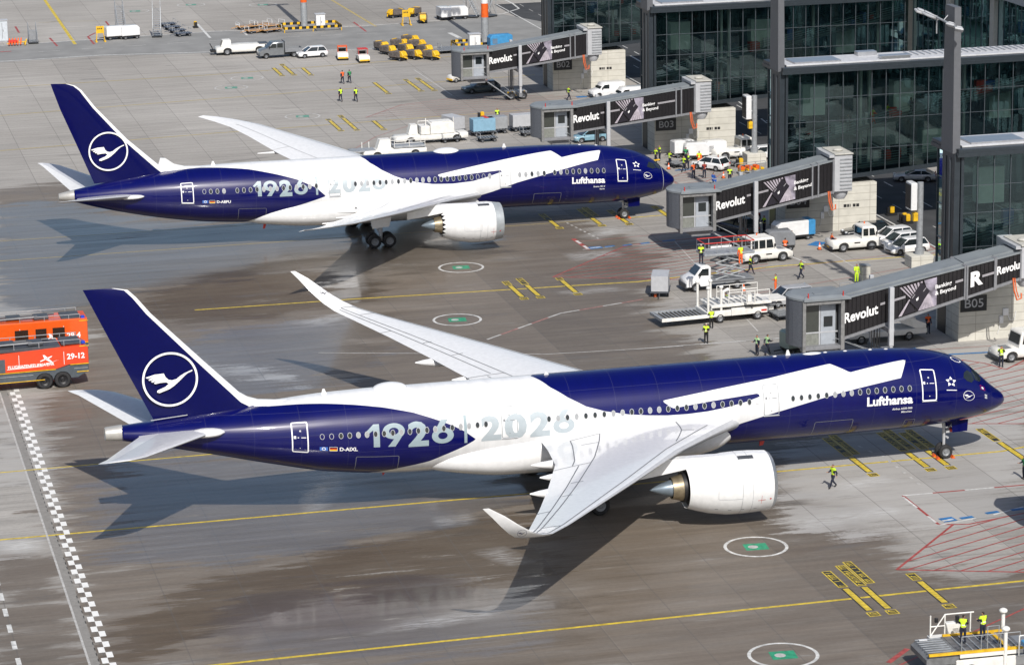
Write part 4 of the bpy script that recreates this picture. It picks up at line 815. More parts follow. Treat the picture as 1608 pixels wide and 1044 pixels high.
for x_ in (9.8, 8.1): mb = MB(); mb.ell((-x_, 0, float(FB.t(x_))), (.16, .1, .06), 8, 5); mb.build('roof_light', WHITE, rb)
mb = MB(); mb.prism([(-41.4, 2.05), (-41.7, 2.05), (-41.8, 1.4), (-41.6, 1.42)], -.05, .05, 'Y'); mb.build('drain_mast', RED, rb, 0)
# ------------------------------------------------------------ terminal: glazed gate piers, their pylons and the hall behind
def glass_mat(nm='tinted_facade_glass', tint=(.5, .6, .6, 1)):
    m = D.materials.new(nm); m.use_nodes = True; t = m.node_tree; t.nodes.clear()
    o = t.nodes.new('ShaderNodeOutputMaterial'); tr = t.nodes.new('ShaderNodeBsdfTransparent'); tr.inputs[0].default_value = tint
    gl = t.nodes.new('ShaderNodeBsdfGlossy'); gl.inputs['Roughness'].default_value = .02; gl.inputs[0].default_value = (.62, .85, .9, 1); mx = t.nodes.new('ShaderNodeMixShader')
    n = t.nodes.new('ShaderNodeTexNoise'); n.inputs['Scale'].default_value = .35; bp = t.nodes.new('ShaderNodeBump'); bp.inputs['Strength'].default_value = .16; bp.inputs['Distance'].default_value = .05
    geo = t.nodes.new('ShaderNodeNewGeometry'); t.links.new(geo.outputs['Position'], n.inputs[0]); t.links.new(n.outputs[0], bp.inputs['Height'])
    sn = t.nodes.new('ShaderNodeVectorMath'); sn.operation = 'SNAP'; sn.inputs[1].default_value = (1.47, 2.6, 2.6); t.links.new(geo.outputs['Position'], sn.inputs[0]); wn = t.nodes.new('ShaderNodeTexWhiteNoise'); t.links.new(sn.outputs[0], wn.inputs[0])
    s1 = t.nodes.new('ShaderNodeVectorMath'); s1.operation = 'SUBTRACT'; s1.inputs[1].default_value = (.5, .5, .5); t.links.new(wn.outputs['Color'], s1.inputs[0]); s2 = t.nodes.new('ShaderNodeVectorMath'); s2.operation = 'SCALE'; s2.inputs['Scale'].default_value = .05; t.links.new(s1.outputs[0], s2.inputs[0])
    s3 = t.nodes.new('ShaderNodeVectorMath'); s3.operation = 'ADD'; t.links.new(s2.outputs[0], s3.inputs[0]); t.links.new(bp.outputs[0], s3.inputs[1]); s4 = t.nodes.new('ShaderNodeVectorMath'); s4.operation = 'NORMALIZE'; t.links.new(s3.outputs[0], s4.inputs[0]); t.links.new(s4.outputs[0], gl.inputs['Normal'])
    fr = t.nodes.new('ShaderNodeFresnel'); fr.inputs[0].default_value = 1.45; ad = t.nodes.new('ShaderNodeMath'); ad.operation = 'MULTIPLY_ADD'; ad.inputs[1].default_value = 1.7; ad.inputs[2].default_value = .05; t.links.new(fr.outputs[0], ad.inputs[0])
    t.links.new(ad.outputs[0], mx.inputs[0]); t.links.new(tr.outputs[0], mx.inputs[1]); t.links.new(gl.outputs[0], mx.inputs[2]); t.links.new(mx.outputs[0], o.inputs[0]); MATS[nm] = m; return m
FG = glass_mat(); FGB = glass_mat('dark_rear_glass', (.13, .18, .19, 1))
FRM = mat('dark_facade_metal', (.035, .045, .055), .4, metal=.3, var=.1); MUL = mat('facade_mullion', (.09, .105, .12), .4, metal=.3)
PYL = mat('pylon_grey_panel', (.105, .11, .122), .5, var=.06); CORE = mat('pale_green_core_wall', (.62, .72, .62), .7, var=.06); FLR = mat('dark_interior_floor', (.1, .13, .13), .5)
def conc_mat():
    m = mat('precast_concrete', (.56, .545, .49), .85, var=.08, scale=1.2); t = m.node_tree; b = t.nodes['Principled BSDF']
    src = b.inputs['Base Color'].links[0].from_socket; tc = t.nodes.new('ShaderNodeNewGeometry'); sp = t.nodes.new('ShaderNodeSeparateXYZ'); t.links.new(tc.outputs['Position'], sp.inputs[0])
    br = t.nodes.new('ShaderNodeTexBrick'); br.offset = .0; br.inputs['Scale'].default_value = 1; br.inputs['Mortar Size'].default_value = .022; br.inputs['Brick Width'].default_value = 3.2; br.inputs['Row Height'].default_value = .72
    cb = t.nodes.new('ShaderNodeCombineXYZ'); ad = t.nodes.new('ShaderNodeMath'); ad.operation = 'ADD'; t.links.new(sp.outputs[0], ad.inputs[0]); t.links.new(sp.outputs[1], ad.inputs[1]); t.links.new(ad.outputs[0], cb.inputs[0]); t.links.new(sp.outputs[2], cb.inputs[1]); t.links.new(cb.outputs[0], br.inputs[0])
    br.inputs['Color1'].default_value = (1, 1, 1, 1); br.inputs['Color2'].default_value = (.93, .93, .92, 1); br.inputs['Mortar'].default_value = (.55, .53, .5, 1)
    mx = t.nodes.new('ShaderNodeMix'); mx.data_type = 'RGBA'; mx.blend_type = 'MULTIPLY'; mx.inputs[0].default_value = 1; t.links.new(src, mx.inputs[6]); t.links.new(br.outputs[0], mx.inputs[7]); t.links.new(mx.outputs[2], b.inputs['Base Color']); return m
CONC = conc_mat(); CWARM = mat('warm_concrete_column', (.46, .43, .38), .8, var=.06); ROOF = mat('pale_roof_sheet', (.5, .51, .53), .6, var=.1); ROOF2 = mat('roof_gravel', (.3, .28, .26), .9, var=.2)
def pier(yk, label, x0=9.2, x1=39, full=True):
    t_ = empty('gate_pier', (x0, yk, 0)); tag(t_, label, 'building', 'glazed gate piers of the terminal'); o = lambda n, mb, m, s_=0, p=None: (mb.at(), mb.build(n, m, p or t_, s_))[1]
    X = lambda x: x-x0
    zb = lambda x: 5.0+.067*(x-9.2); W = 5.2; zt = 15.7
    g = MB(); g.box(X(9.3), X(x1), .10, .13, 4.9, zt)
    for f in (0,):
        g = MB(); g.add([(0.1, .1, zb(9.2)), (X(x1), .1, zb(x1)), (X(x1), .1, zt), (0.1, .1, zt)], [(0, 1, 2, 3)]); g.add([(.1, .1, zb(9.2)), (.1, W, zb(9.2)), (.1, W, zt), (.1, .1, zt)], [(3, 2, 1, 0)])
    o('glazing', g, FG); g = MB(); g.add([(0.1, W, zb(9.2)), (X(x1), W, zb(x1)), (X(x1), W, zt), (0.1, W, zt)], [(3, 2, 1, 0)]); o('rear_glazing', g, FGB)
    r = MB(); r.box(-.45, X(x1), -.4, W+.4, 15.72, 16.05); r.box(-.38, X(x1), -.33, W+.33, 16.052, 16.35); ro = o('roof_edge', r, FRM)
    r = MB(); r.box(.25, X(x1), .5, W-.5, 16.352, 16.5, ch=.02); o('roof', r, ROOF)
    for a in ((1.2, 6, .9, W-1.6, 16.502, 16.66), (10, 13, .6, 1.6, 16.502, 16.85), (8.6, 10.6, W-1.8, W-.8, 16.502, 16.9)): r = MB(); r.box(*a, ch=.04); o('rooflight', r, ALU)
    r = MB()
    for k in range(24): r.box(13.6+k*.65, 13.68+k*.65, 1.8, W-1, 16.502, 16.62)
    o('roof_rib', r, ALU)
    m = MB(); x = 9.2+1.47
    while x < x1: m.box(X(x)-.028, X(x)+.028, .0, .09, zb(x)+.05, zt); x += 1.47
    o('mullion', m, MUL)
    m = MB()
    for z in (8.0, 10.9, 13.2): m.box(.1, X(x1), .02, .085, z-.02, z+.02); m.box(.02, .095, .1, W, z-.04, z+.04)
    o('transom', m, MUL)
    b = MB(); b.add([(0, -.02, zb(9.2)-.35), (X(x1), -.02, zb(x1)-.35), (X(x1), W+.1, zb(x1)-.35), (0, W+.1, zb(9.2)-.35), (0, -.02, zb(9.2)+.05), (X(x1), -.02, zb(x1)+.05), (X(x1), W+.1, zb(x1)+.05), (0, W+.1, zb(9.2)+.05)], [(3, 2, 1, 0), (4, 5, 6, 7), (0, 1, 5, 4), (1, 2, 6, 5), (2, 3, 7, 6), (3, 0, 4, 7)])
    b.box(0, .25, -.02, .1, zb(9.2), zt); b.box(0, .25, W, W+.1, zb(9.2), zt); o('floor_edge', b, FRM)
    # sloping ramps and their rails inside
    f = MB()
    for xa, za, xb, zb_ in ((9.6, 8.3, 39, 14.1), (9.6, 5.6, 39, 7.6)):
        f.add([(X(xa), .5, za-.2), (X(xb), .5, zb_-.2), (X(xb), 2.6, zb_-.2), (X(xa), 2.6, za-.2), (X(xa), .5, za), (X(xb), .5, zb_), (X(xb), 2.6, zb_), (X(xa), 2.6, za)], [(3, 2, 1, 0), (4, 5, 6, 7), (0, 1, 5, 4), (1, 2, 6, 5), (2, 3, 7, 6), (3, 0, 4, 7)])
    o('ramp', f, FLR)
    f = MB()
    for xa, za, xb, zb_ in ((9.6, 8.3, 39, 14.1), (9.6, 5.6, 39, 7.6)):
        for h in (.1, .35, .6, .85, 1.1): f.tube([(X(xa), .46, za+h), (X(xb), .46, zb_+h)], .03, 5)
    o('handrail', f, mat('green_grey_rail', (.2, .32, .3), .5))
    for xa, z0, z1 in ((12.0, 11.0, 14.1), (21.4, 10.4, 13.9), (31.5, 9.6, 12.8), (24.5, 6.4, 8.9)):
        c = MB(); c.box(X(xa), X(xa)+2.3, 2.9, 4.2, z0, z1); o('core_wall', c, CORE)
    rs = random.Random(int(yk)); iw = MB(); cols = [mat('interior_red', (.5, .06, .04), .6), mat('interior_white', (.6, .62, .6), .6), mat('interior_blue', (.05, .12, .3), .6), BLACK, STEEL]
    for k in range(26):
        xq = 10.5+27*rs.random(); low = rs.random() < .5; zq = (8.3+(xq-9.6)*.197) if not low else (5.6+(xq-9.6)*.068); ww, hh = .3+.9*rs.random(), .4+1.1*rs.random(); iw.box(X(xq), X(xq)+ww, 1.2+rs.random(), 2.4, zq+.005, zq+hh, m=int(rs.random()*5))
    o('interior_furnishing', iw, cols)
    c = MB()
    for xa in (17.5, 18.4, 28.3, 36): c.box(X(xa), X(xa)+.25, 1.9, 2.3, 5.6, 15.6)
    o('inner_column', c, mat('pale_inner_column', (.5, .55, .48), .6))
    # pylon standing in front of the end face
    p = MB(); p.box(-.55, -.05, .1, 2.75, 4.66, 15.9); o('pylon_base', p, FRM); p = MB(); p.loft([[(-.7, .2, 15.95), (-.04, .2, 15.95), (-.04, 2.75, 15.95), (-.7, 2.75, 15.95)], [(-.62, .55, 28), (-.06, .55, 28), (-.06, 2.55, 28), (-.62, 2.55, 28)]]); o('pylon', p, PYL)
    p = MB(); p.box(-.62, -.56, .9, 1.1, 4.8, 15.5); p.box(-.62, -.56, 1.9, 2.0, 4.8, 15.5); o('pylon_rib', p, MUL)
    if full:
        b = MB(); b.box(0, 9.4, -.12, W-.3, 0, zb(9.2)-.36 if 0 else 4.62); base = o('concrete_base', b, CONC)
        b = MB(); b.box(-.03, -.003, 2.7, 4.5, 0, 3.6); o('base_door', b, BLACK, p=base)
        b = MB(); b.box(.12, 2.45, -.2, -.13, 2.55, 3.9); sg = o('gate_sign', b, mat('gate_sign_panel', (.015, .017, .02), .4))
        return t_, sg, base
    return t_, None, None
def gate_text(yk, txt, sg):
    b = text_mesh(txt, 1.05, .005); u = max(v.co.x for v in b.verts); lay(scale_bm(b, 1.75/u, 1), plane_fn((.4, -.215, 2.9), (1, 0, 0), (0, 0, 1)), 'gate_number', mat('sign_lettering_grey', (.42, .43, .45), .5), sg)
labs = {31: 'glass pier behind the nearest boarding bridge, over the concrete base signed B05', 75: 'glass pier over the concrete base signed B04, behind the second boarding bridge from the front', 119: 'glass pier over the concrete base signed B03, behind the third boarding bridge', 163: 'farthest glass pier, over the concrete base signed B02'}
CB = mat('orange_cable', (.6, .12, .03), .6)
for yk, s_ in ((31, 'B05'), (75, 'B04'), (119, 'B03'), (163, 'B02')):
    t_, sg, base = pier(yk, labs[yk]); gate_text(yk, s_, sg)
    w_ = MB(); w_.box(3.6, 3.95, -.3, -.13, 1.35, 2.0, ch=.03); w_.box(3.9, 4.4, -.28, -.13, 2.0, 2.6, ch=.03); w_.tube([(4.3, -.2, 2.2), (4.5, -.3, 1.6), (4.9, -.3, 1.6), (5.1, -.2, 2.3)], .03, 5); w_.tube([(3.7, -.2, 1.4), (3.6, -.25, .9), (3.45, -.2, .5)], .03, 5); w_.build('wall_cabinet', WHITE, base)
    lay(join_bm([poly_bm([rect(a, 0, a+w, .3)]) for a, w in ((0, .3), (.36, .2), (.62, .1), (.95, .28), (1.3, .3))]), plane_fn((6.0, -.125, 2.3), (1, 0, 0), (0, 0, 1)), 'wall_stencil', BLACK, base)
# hall behind the piers
hall = empty('terminal_hall', (40, 150, 0)); tag(hall, 'long dark glass hall with pale concrete columns behind the gate piers', 'building')
def hp(n, mb, m, s_=0): return mb.build(n, m, hall, s_)
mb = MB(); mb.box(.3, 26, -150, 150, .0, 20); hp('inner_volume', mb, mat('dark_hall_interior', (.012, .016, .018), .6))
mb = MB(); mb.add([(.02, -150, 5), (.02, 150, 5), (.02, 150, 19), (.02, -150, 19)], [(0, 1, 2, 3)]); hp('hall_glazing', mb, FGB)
mb = MB(); mb.box(-1.2, 26.5, -151, 151, 19.4, 20.1); mb.box(-1.3, -1.21, -151, 151, 19.2, 20.3); hp('roof_edge', mb, mat('pale_roof_edge', (.33, .34, .36), .5)); mb = MB(); mb.box(-.9, 26, -150, 150, 20.11, 20.5); hp('roof', mb, ROOF)
for k in range(14):
    yy = -141+12.15*k+100.5-86; mb = MB(); mb.box(-.5, .15, yy-.35, yy+.75, 0, 19.3, ch=.04); hp('column', mb, CWARM)
mb = MB()
for k in range(200): mb.box(-.04, .0, -150+1.5*k, -149.94+1.5*k, 5, 19)
hp('mullion', mb, MUL); mb = MB(); mb.box(-.1, .28, -150, 150, 0, 5); hp('base_wall', mb, CONC)
# ------------------------------------------------------------ boarding bridges
BRB = mat('bridge_black_cladding', (.013, .012, .014), .4, var=.15); BRR = mat('bridge_roof', (.2, .22, .235), .5, var=.1, scale=.8); BRF = mat('bridge_frame', (.2, .205, .22), .45, var=.1); DKIN = mat('bridge_interior', (.07, .075, .08), .6)
ADG = mat('advert_grey_line', (.3, .29, .31), .5); AD2 = mat('advert_silver_fan', (.42, .38, .43), .5, var=.25, scale=1.5); AD3 = mat('advert_dark_card', (.02, .018, .025), .35)
def bridge(yk, xL, zbL, ztL, xR, zbR, ztR, label, extra=None, xend=12.2):
    """tunnel from xL (at the cab) to xend; heights given at xL and xR"""
    t_ = empty('boarding_bridge', (0, yk-5.5, 0)); tag(t_, label, 'boarding bridge', 'boarding bridges at the gates'); B = lambda n, mb, m, s_=0, p=None: mb.build(n, m, p or t_, s_)
    kb = (zbR-zbL)/(xR-xL); kt = (ztR-ztL)/(xR-xL); zb = lambda x: zbL+kb*(x-xL); zt = lambda x: ztL+kt*(x-xL); W = 3.0
    def hexa(mb, xa, xb, y0, y1, fa, fb, m=0):
        mb.add([(xa, y0, fa(xa)), (xb, y0, fa(xb)), (xb, y1, fa(xb)), (xa, y1, fa(xa)), (xa, y0, fb(xa)), (xb, y0, fb(xb)), (xb, y1, fb(xb)), (xa, y1, fb(xa))], [(3, 2, 1, 0), (4, 5, 6, 7), (0, 1, 5, 4), (1, 2, 6, 5), (2, 3, 7, 6), (3, 0, 4, 7)], m)
    secs = [(xL, xend, 0.)] if not extra else extra
    for xa, xb, gro in secs:
        tn = MB(); hexa(tn, xa, xb, .02-gro, W-.02+gro, lambda x: zb(x)+.02-gro*.3, lambda x: zt(x)-.05+gro*.3); x = xa+.18
        while x < xb-.1: hexa(tn, x-.035, x+.035, -.05-gro, .02-gro, lambda q: zb(q)+.05, lambda q: zt(q)-.1); x += .36
        B('tunnel', tn, BRB)
        rf = MB(); hexa(rf, xa-.05, xb+.05, -.1-gro, W+.1+gro, lambda x: zt(x)-.04+gro*.3, lambda x: zt(x)+.1+gro*.3); hexa(rf, xa, xb, .5, W-.5, lambda x: zt(x)+.1+gro*.3, lambda x: zt(x)+.22+gro*.3); B('tunnel_roof', rf, BRR)
        fl = MB(); hexa(fl, xa-.02, xb+.02, -.08-gro, W+.08+gro, lambda x: zb(x)-.22, lambda x: zb(x)+.015-gro*.3); B('floor_beam', fl, BRF)
        if extra or 1:
            for xx in ((xa+.05, xb-.05) if gro or extra else (xb-.1, xb-1.6, xb-2.2)): fr = MB(); hexa(fr, xx-.07, xx+.07, -.14-gro, W+.14+gro, lambda q: zb(q)-.25, lambda q: zt(q)+.16); B('section_frame', fr, BRF)
    # lettering and artwork on the flank
    def onf(u0, v0, dy=-.075): # v0: fraction of the height
        h0 = zb(u0)+v0*(zt(u0)-zb(u0)); k = (kb+kt)/2; return plane_fn((u0, dy, h0), (1, 0, k), (0, 0, 1))
    b = text_mesh('Revolut', 1.16, .03); u = max(v.co.x for v in b.verts); lay(scale_bm(b, 2.95/u, 1), onf(xL+.12, .36), 'advert_lettering', LETTER, t_)
    s0 = xL+3.25; lay(poly_bm([rect(0, 0, .4, .2)]), onf(s0, .55), 'advert_line', ADG, t_); lay(poly_bm([rect(0, 0, 1.3, .2)]), onf(s0+.85, .55), 'advert_line', ADG, t_)
    a0 = xL+5.0; H_ = 2.6
    lay(poly_bm([[(1.5, .1), (3.1, .1), (3.1, 2.45), (2.0, 2.5), (2.35, 1.4)]]), onf(a0, .02, -.064), 'advert_artwork', mat('advert_lilac_glow', (.34, .31, .38), .5, var=.5, scale=1.2), t_)
    rays = [[(-.1+.3*k, 2.48), (.06+.3*k, 2.48), (.95+.14*k, 1.35+.1*k), (.9+.12*k, 1.3+.1*k)] for k in range(7)]+[[(1.55+.28*k, .1), (1.75+.28*k, .1), (2.35+.06*k, 1.3-.06*k), (2.25+.04*k, 1.3)] for k in range(5)]+[[(-.2, .1+.0), (.1, .1), (.8, 1.25), (.7, 1.3)]]
    lay(join_bm([poly_bm([p]) for p in rays]), onf(a0, 0.02, -.07), 'advert_artwork', AD2, t_); lay(poly_bm([[(.7, 1.2), (1.75, 2.42), (2.5, 1.5), (1.45, .25)]]), onf(a0, .02, -.105), 'advert_card', AD3, t_)
    lay(poly_bm([[(1.3, 1.1), (1.52, 1.25), (1.5, 1.0), (1.35, .92)]]), onf(a0, .04, -.112), 'advert_card', LETTER, t_); lay(join_bm([poly_bm([[(.95, 1.35), (1.2, 1.62), (1.22, 1.55), (.99, 1.28)]]), poly_bm([[(1.9, 1.65), (2.15, 1.9), (2.17, 1.83), (1.94, 1.58)]])]), onf(a0, .02, -.112), 'advert_card', ADG, t_)
    lay(poly_bm([[(.2, .1), (.75, .95), (1.3, .15)]]), onf(a0, .02, -.1), 'advert_card', AD3, t_)
    for k, tx in enumerate(('Banking', '& Beyond')): b = text_mesh(tx, .46, .02); lay(b, onf(a0+2.95, .56-.2*k, -.084), 'advert_lettering', LETTER, t_)
    s1 = a0+4.7; e1 = (xend-2.3) if not extra else extra[0][1]-.2
    if e1 > s1+.3: lay(poly_bm([rect(0, 0, e1-s1, .2)]), onf(s1, .55), 'advert_line', ADG, t_)
    if extra:
        x2 = extra[1][0]; b = text_mesh('R', 1.6, .05); lay(b, onf(x2+.3, .3, -.22), 'advert_lettering', LETTER, t_); lay(poly_bm([rect(0, 0, 1.25, .2)]), onf(x2+1.35, .5, -.22), 'advert_line', ADG, t_)
        x3 = extra[2][0]; b = text_mesh('Revolut', .95, .03); u = max(v.co.x for v in b.verts); lay(scale_bm(b, 2.3/u, 1), onf(x3+.1, .4), 'advert_lettering', LETTER, t_)
    # rotunda with louvred flank, link into the pier, dome and cable below
    r = MB(); z0, z1 = zb(xend)-.1, zt(xend)+.55; r.box(xend, 14.0, -.15, 3.4, z0, z1, ch=.04); r.box(xend-.5, 13, -.1, 3.3, z1-.25, z1+.02); r.box(xend+.2, 13.8, 3.4, 5.6, z0+.1, z1-.3); ro_ = B('rotunda', r, LGREY)
    l = MB()
    for k in range(9): zz = z0+.25+k*(z1-z0-.4)/9; l.box(12.75, 13.95, -.22, -.14, zz, zz+.12)
    B('louvre', l, STEEL, p=ro_); c = MB(); c.box(12.2, 14.05, -.3, 3.5, z1+.003, z1+.14, ch=.03); c.ell((13.0, 1.2, z1+.25), (.5, .5, .18), 12, 6); B('rotunda_roof', c, mat('weathered_cap', (.45, .44, .4), .7), p=ro_)
    c = MB(); c.rev([(z0-.9, .02), (z0-.85, .5), (z0-.45, .75), (z0-.2, .8), (z0, .8)], (13.1, .9, 0), 'Z', 20); B('rotunda_foot', c, LGREY, 40, p=ro_)
    c = MB(); c.tube([(11.6, -.1, z0+.1), (11.65, -.25, z0-.9), (11.9, -.3, z0-1.7), (12.3, -.25, z0-1.6), (12.35, -.1, z0-1.2)], .07, 6); c.tube([(11.75, -.1, z0+.1), (11.85, -.25, z0-.9), (12.05, -.3, z0-1.5)], .05, 6); B('cable_loop', c, CB)
    # cab
    xa, xb = xL-4.15, xL+.12; zf = zbL-.85; zc = ztL+.08; cab = MB()
    n = 8; arc = [(xa+1.1-1.1*math.cos(math.pi*k/n/1), 1.65-1.85*math.cos(math.pi*k/n)) for k in range(n+1)]
    arc = [(xa+.8-.8*math.sin(math.pi*k/n), -.2+3.5*k/n) for k in range(n+1)]
    cab.loft([[(x, y, zf+.3) for x, y in arc], [(x, y, zc) for x, y in arc]], closed=False, cap=False); cab.loft([[(x+.06, y, zf+.3) for x, y in arc], [(x+.06, y, zc) for x, y in arc]], closed=False, cap=False)
    cb_ = B('cab_curtain', cab, mat('grey_corrugated_curtain', (.11, .12, .14), .5, var=.25, scale=6, streak=(1, 1, 8)), 0)
    c = MB(); c.box(xa+.78, xb, 2.9, 3.3, zf+.3, zc); c.box(xb-.12, xb, .3, 3.3, zf+.3, zc); c.box(xa+.78, xa+.9, .3, 3, zf+.3, zc); cb = B('cab', c, MGREY)
    c = MB(); c.box(xa+.78, xb, -.25, 3.3, zf, zf+.28, ch=.03); c.box(xa+2, xb-.4, .2, 2.8, zf-.55, zf-.003); B('cab_floor', c, BRF, p=cb)
    c = MB(); pts = [(x-.05, y) for x, y in arc]; ring0 = [(x, y, zc+.003) for x, y in pts]+[(xb+.5, 3.35, zc+.003), (xb+.5, -.45, zc+.003), (xa+.78, -.45, zc+.003)]; ring1 = [(x, y, z+.16) for x, y, z in ring0]; cx_, cy_ = (xa+xb)/2, 1.5; ring2 = [(cx_+(x-cx_)*.8, cy_+(y-cy_)*.8, z+.34) for x, y, z in ring0]; c.loft([ring0, ring1, ring2]); c.box(xa+2, xa+2.7, .6, 1.2, zc+.343, zc+.38); B('cab_roof', c, BRR, p=cb)
    for xx in (xa+1.2, xb-.1): c = MB(); c.tube([(xx, -.2, zc+.1), (xx, -.2, zc+.65)], .05, 6); B('beacon', c, RED, p=cb)
    c = MB()
    for x_0, x_1, z_0, z_1 in ((xa+.72, xa+1.0, zf-.1, zc), (xb-.3, xb+.02, zf-.1, zc), (xa+1.01, xb-.31, zc-.35, zc-.003)): c.box(x_0, x_1, -.3, .35, z_0, z_1, ch=.03)
    B('opening_frame', c, mat('worn_grey_rubber_frame', (.2, .2, .2), .7, var=.2), p=cb)
    xm = xa+1.01+(xb-xa-1.35)*.48
    c = MB(); c.box(xa+1.01, xm, .5, .56, zf+.28, zf+1.25); B('cab_panel', c, mat('perforated_panel', (.2, .21, .19), .6, var=.15, scale=5), p=cb)
    c = MB(); c.box(xa+1.01, xm, .5, .56, zf+1.35, zc-.5); B('cab_window', c, mat('smoked_window', (.05, .055, .05), .15, coat=.4), p=cb)
    c = MB(); c.box(xa+1.01, xb-.3, .46, .5, zf+1.25, zf+1.36); c.box(xm-.06, xm+.06, .45, .59, zf+.28, zc-.35); c.box(xa+1.01, xb-.3, .48, .59, zc-.5, zc-.34); B('cab_window_bar', c, LGREY, p=cb)
    c = MB(); c.box(xm+.1, xb-.5, .48, .54, zf+.28, zc-.5); dr = B('cab_door', c, mat('pale_door', (.34, .37, .41), .5), p=cb); c = MB(); c.box(xm+.35, xb-.75, .45, .479, zf+1.75, zf+2.6); B('door_window', c, GLS, p=dr)
    c = MB(); c.box(xa+.95, xb-.2, .75, 2.9, zf+.29, zc-.02); B('cab_interior', c, DKIN, p=cb)
    # lifting columns, cross beam, wheels and service stair
    xc = xL+3.85
    for yy, q in ((-.95, .19), (3.6, .17)):
        c = MB(); c.box(xc-q, xc+q, yy-q, yy+q, 1.9, zt(xc)+.25, ch=.03); c.box(xc-q*.65, xc+q*.65, yy-q*.65, yy+q*.65, .6, 1.899); B('lifting_column', c, LGREY)
    c = MB(); c.box(xc-.25, xc+.25, -1.1, 3.8, zb(xc)-.62, zb(xc)-.24); B('cross_beam', c, BRF); c = MB(); c.box(xc-1.3, xc+1.3, .9, 2.3, .5, 1.0, ch=.06); c.box(xc-.2, xc+.2, -1.1, 3.8, .62, 1.1); bo = B('drive_bogie', c, MGREY)
    for k in range(5): c = MB(); c.box(xc-1.2+.5*k, xc-1.0+.5*k, .84, .896, .45, 1.0); B('warning_stripe', c, YEL, p=bo)
    for dx in (-.75, .75):
        for yy in (.75, 2.1): wheel('bogie_wheel', bo, xc+dx, yy, .5, .5, .35, DGREY)
    c = MB(); x0, x1_, z0 = xb-.7, xc-.9, zf-.05
    for yy in (.2, 1.0): c.tube([(x0, yy, z0), (x1_, yy, .25)], .06, 6); c.tube([(x0, yy, z0+.9), (x1_, yy, 1.1)], .025, 5)
    for k in range(12): f = (k+.5)/12; c.box(x0+(x1_-x0)*f-.12, x0+(x1_-x0)*f+.12, .22, .98, z0+(.25-z0)*f-.02, z0+(.25-z0)*f+.02)
    B('service_stair', c, STEEL)
    c = MB()
    for k in range(3): c.tube([(xc-1.2+.25*k, .2, zb(xc)-.2), (xc-1.25+.25*k, .1, 1.6), (xc-1.1+.25*k, .1, 1.3), (xc-1.02+.25*k, .15, zb(xc)-.25)], .035, 5)
    B('hose_loop', c, BLACK); return t_
bridge(163, -.44, 3.79, 6.22, 11.7, 5.14, 7.79, 'farthest black boarding bridge, in front of the concrete base signed B02')
bridge(119, -1.78, 4.11, 6.68, 10.55, 5.29, 8.02, 'black boarding bridge at the B03 base, beyond the farther airliner')
bridge(75, .2, 3.07, 5.84, 12.1, 5.17, 8.09, 'black boarding bridge at the B04 base, beside the white tug and scissor lift')
bridge(31, -3.12, 2.65, 5.83, 7.4, 5.29, 7.71, 'nearest black boarding bridge, with three advert sections, just beyond the nose of the nearer airliner', extra=[(-3.12, 7.45, 0), (7.5, 10.0, .12), (10.05, 12.3, 0)], xend=12.3)
bridge(-14.7, -1.6, 2.85, 5.83, 10.5, 5.2, 8.0, 'boarding bridge just outside the right edge, whose cab casts the dark shadow there')
# ------------------------------------------------------------ flood-light masts, guidance poles, their low barriers and cabinets
def mast(x, y, label, r):
    t_ = empty('floodlight_mast', (x, y, 0)); tag(t_, label, 'mast', 'floodlight masts on the apron'); mb = MB(); mb.rev([(0, r*1.25), (.3, r*1.25), (.32, r), (3.75, r*.97)], ax='Z', n=24); mb.build('mast_foot', STEEL, t_, 40)
    for k in range(8): mb = MB(); mb.rev([(3.76+1.9*k, r*(.97-.03*k)), (3.76+1.9*(k+1)-.01, r*(.97-.03*(k+1)))], ax='Z', n=24); mb.build('mast_band', ORG if k % 2 == 0 else WHITE, t_, 40)
    mb = MB(); mb.rev([(18.97, r*.7), (24, r*.6)], ax='Z', n=20); mb.box(-1.6, 1.6, -.2, .2, 23.8, 24.2); mb.build('mast_top', STEEL, t_, 40)
    for k in range(5): mb = MB(); mb.box(-1.6+.7*k, -1.1+.7*k, -.5, -.22, 23.7, 24.3, ch=.05); mb.build('floodlight', MGREY, t_)
mast(-10.83, 226.1, 'orange banded floodlight mast on the left, rising from a yellow barrier', .48); mast(10.1, 202.64, 'orange and white banded floodlight mast behind the farthest boarding bridge', .52)
def barrier_ring(x, y, w_, h_, label, gr='striped barriers around the mast feet'):
    t_ = empty('striped_barrier', (x, y, 0)); tag(t_, label, 'barrier', gr); mb = MB(); n = 0
    for (x0, y0, x1, y1) in ((-w_, -h_, w_, -h_), (w_, -h_, w_, h_), (w_, h_, -w_, h_), (-w_, h_, -w_, -h_)):
        L_ = math.hypot(x1-x0, y1-y0); k = max(2, int(L_/.5))
        for j in range(k):
            a, b = j/k, (j+1)/k; p = (x0+(x1-x0)*a, y0+(y1-y0)*a); q = (x0+(x1-x0)*b, y0+(y1-y0)*b); mb.box(min(p[0], q[0])-.05, max(p[0], q[0])+.05-(.003 if x0 != x1 else 0), min(p[1], q[1])-.05, max(p[1], q[1])+.05, .45, .8, m=j % 2)
        mb.box(x0-.06, x0+.06, y0-.06, y0+.06, 0, .44, m=0); mb.box((x0+x1)/2-.05, (x0+x1)/2+.05, (y0+y1)/2-.05, (y0+y1)/2+.05, 0, .44)
    mb.build('rail', [YEL, BLACK], t_, 0); return t_
barrier_ring(-10.2, 224.9, 4.1, 2.3, 'yellow and black striped barrier around the left mast foot'); barrier_ring(9.0, 201.2, 3.6, 1.8, 'yellow and black striped barrier around the mast foot behind the farthest bridge')
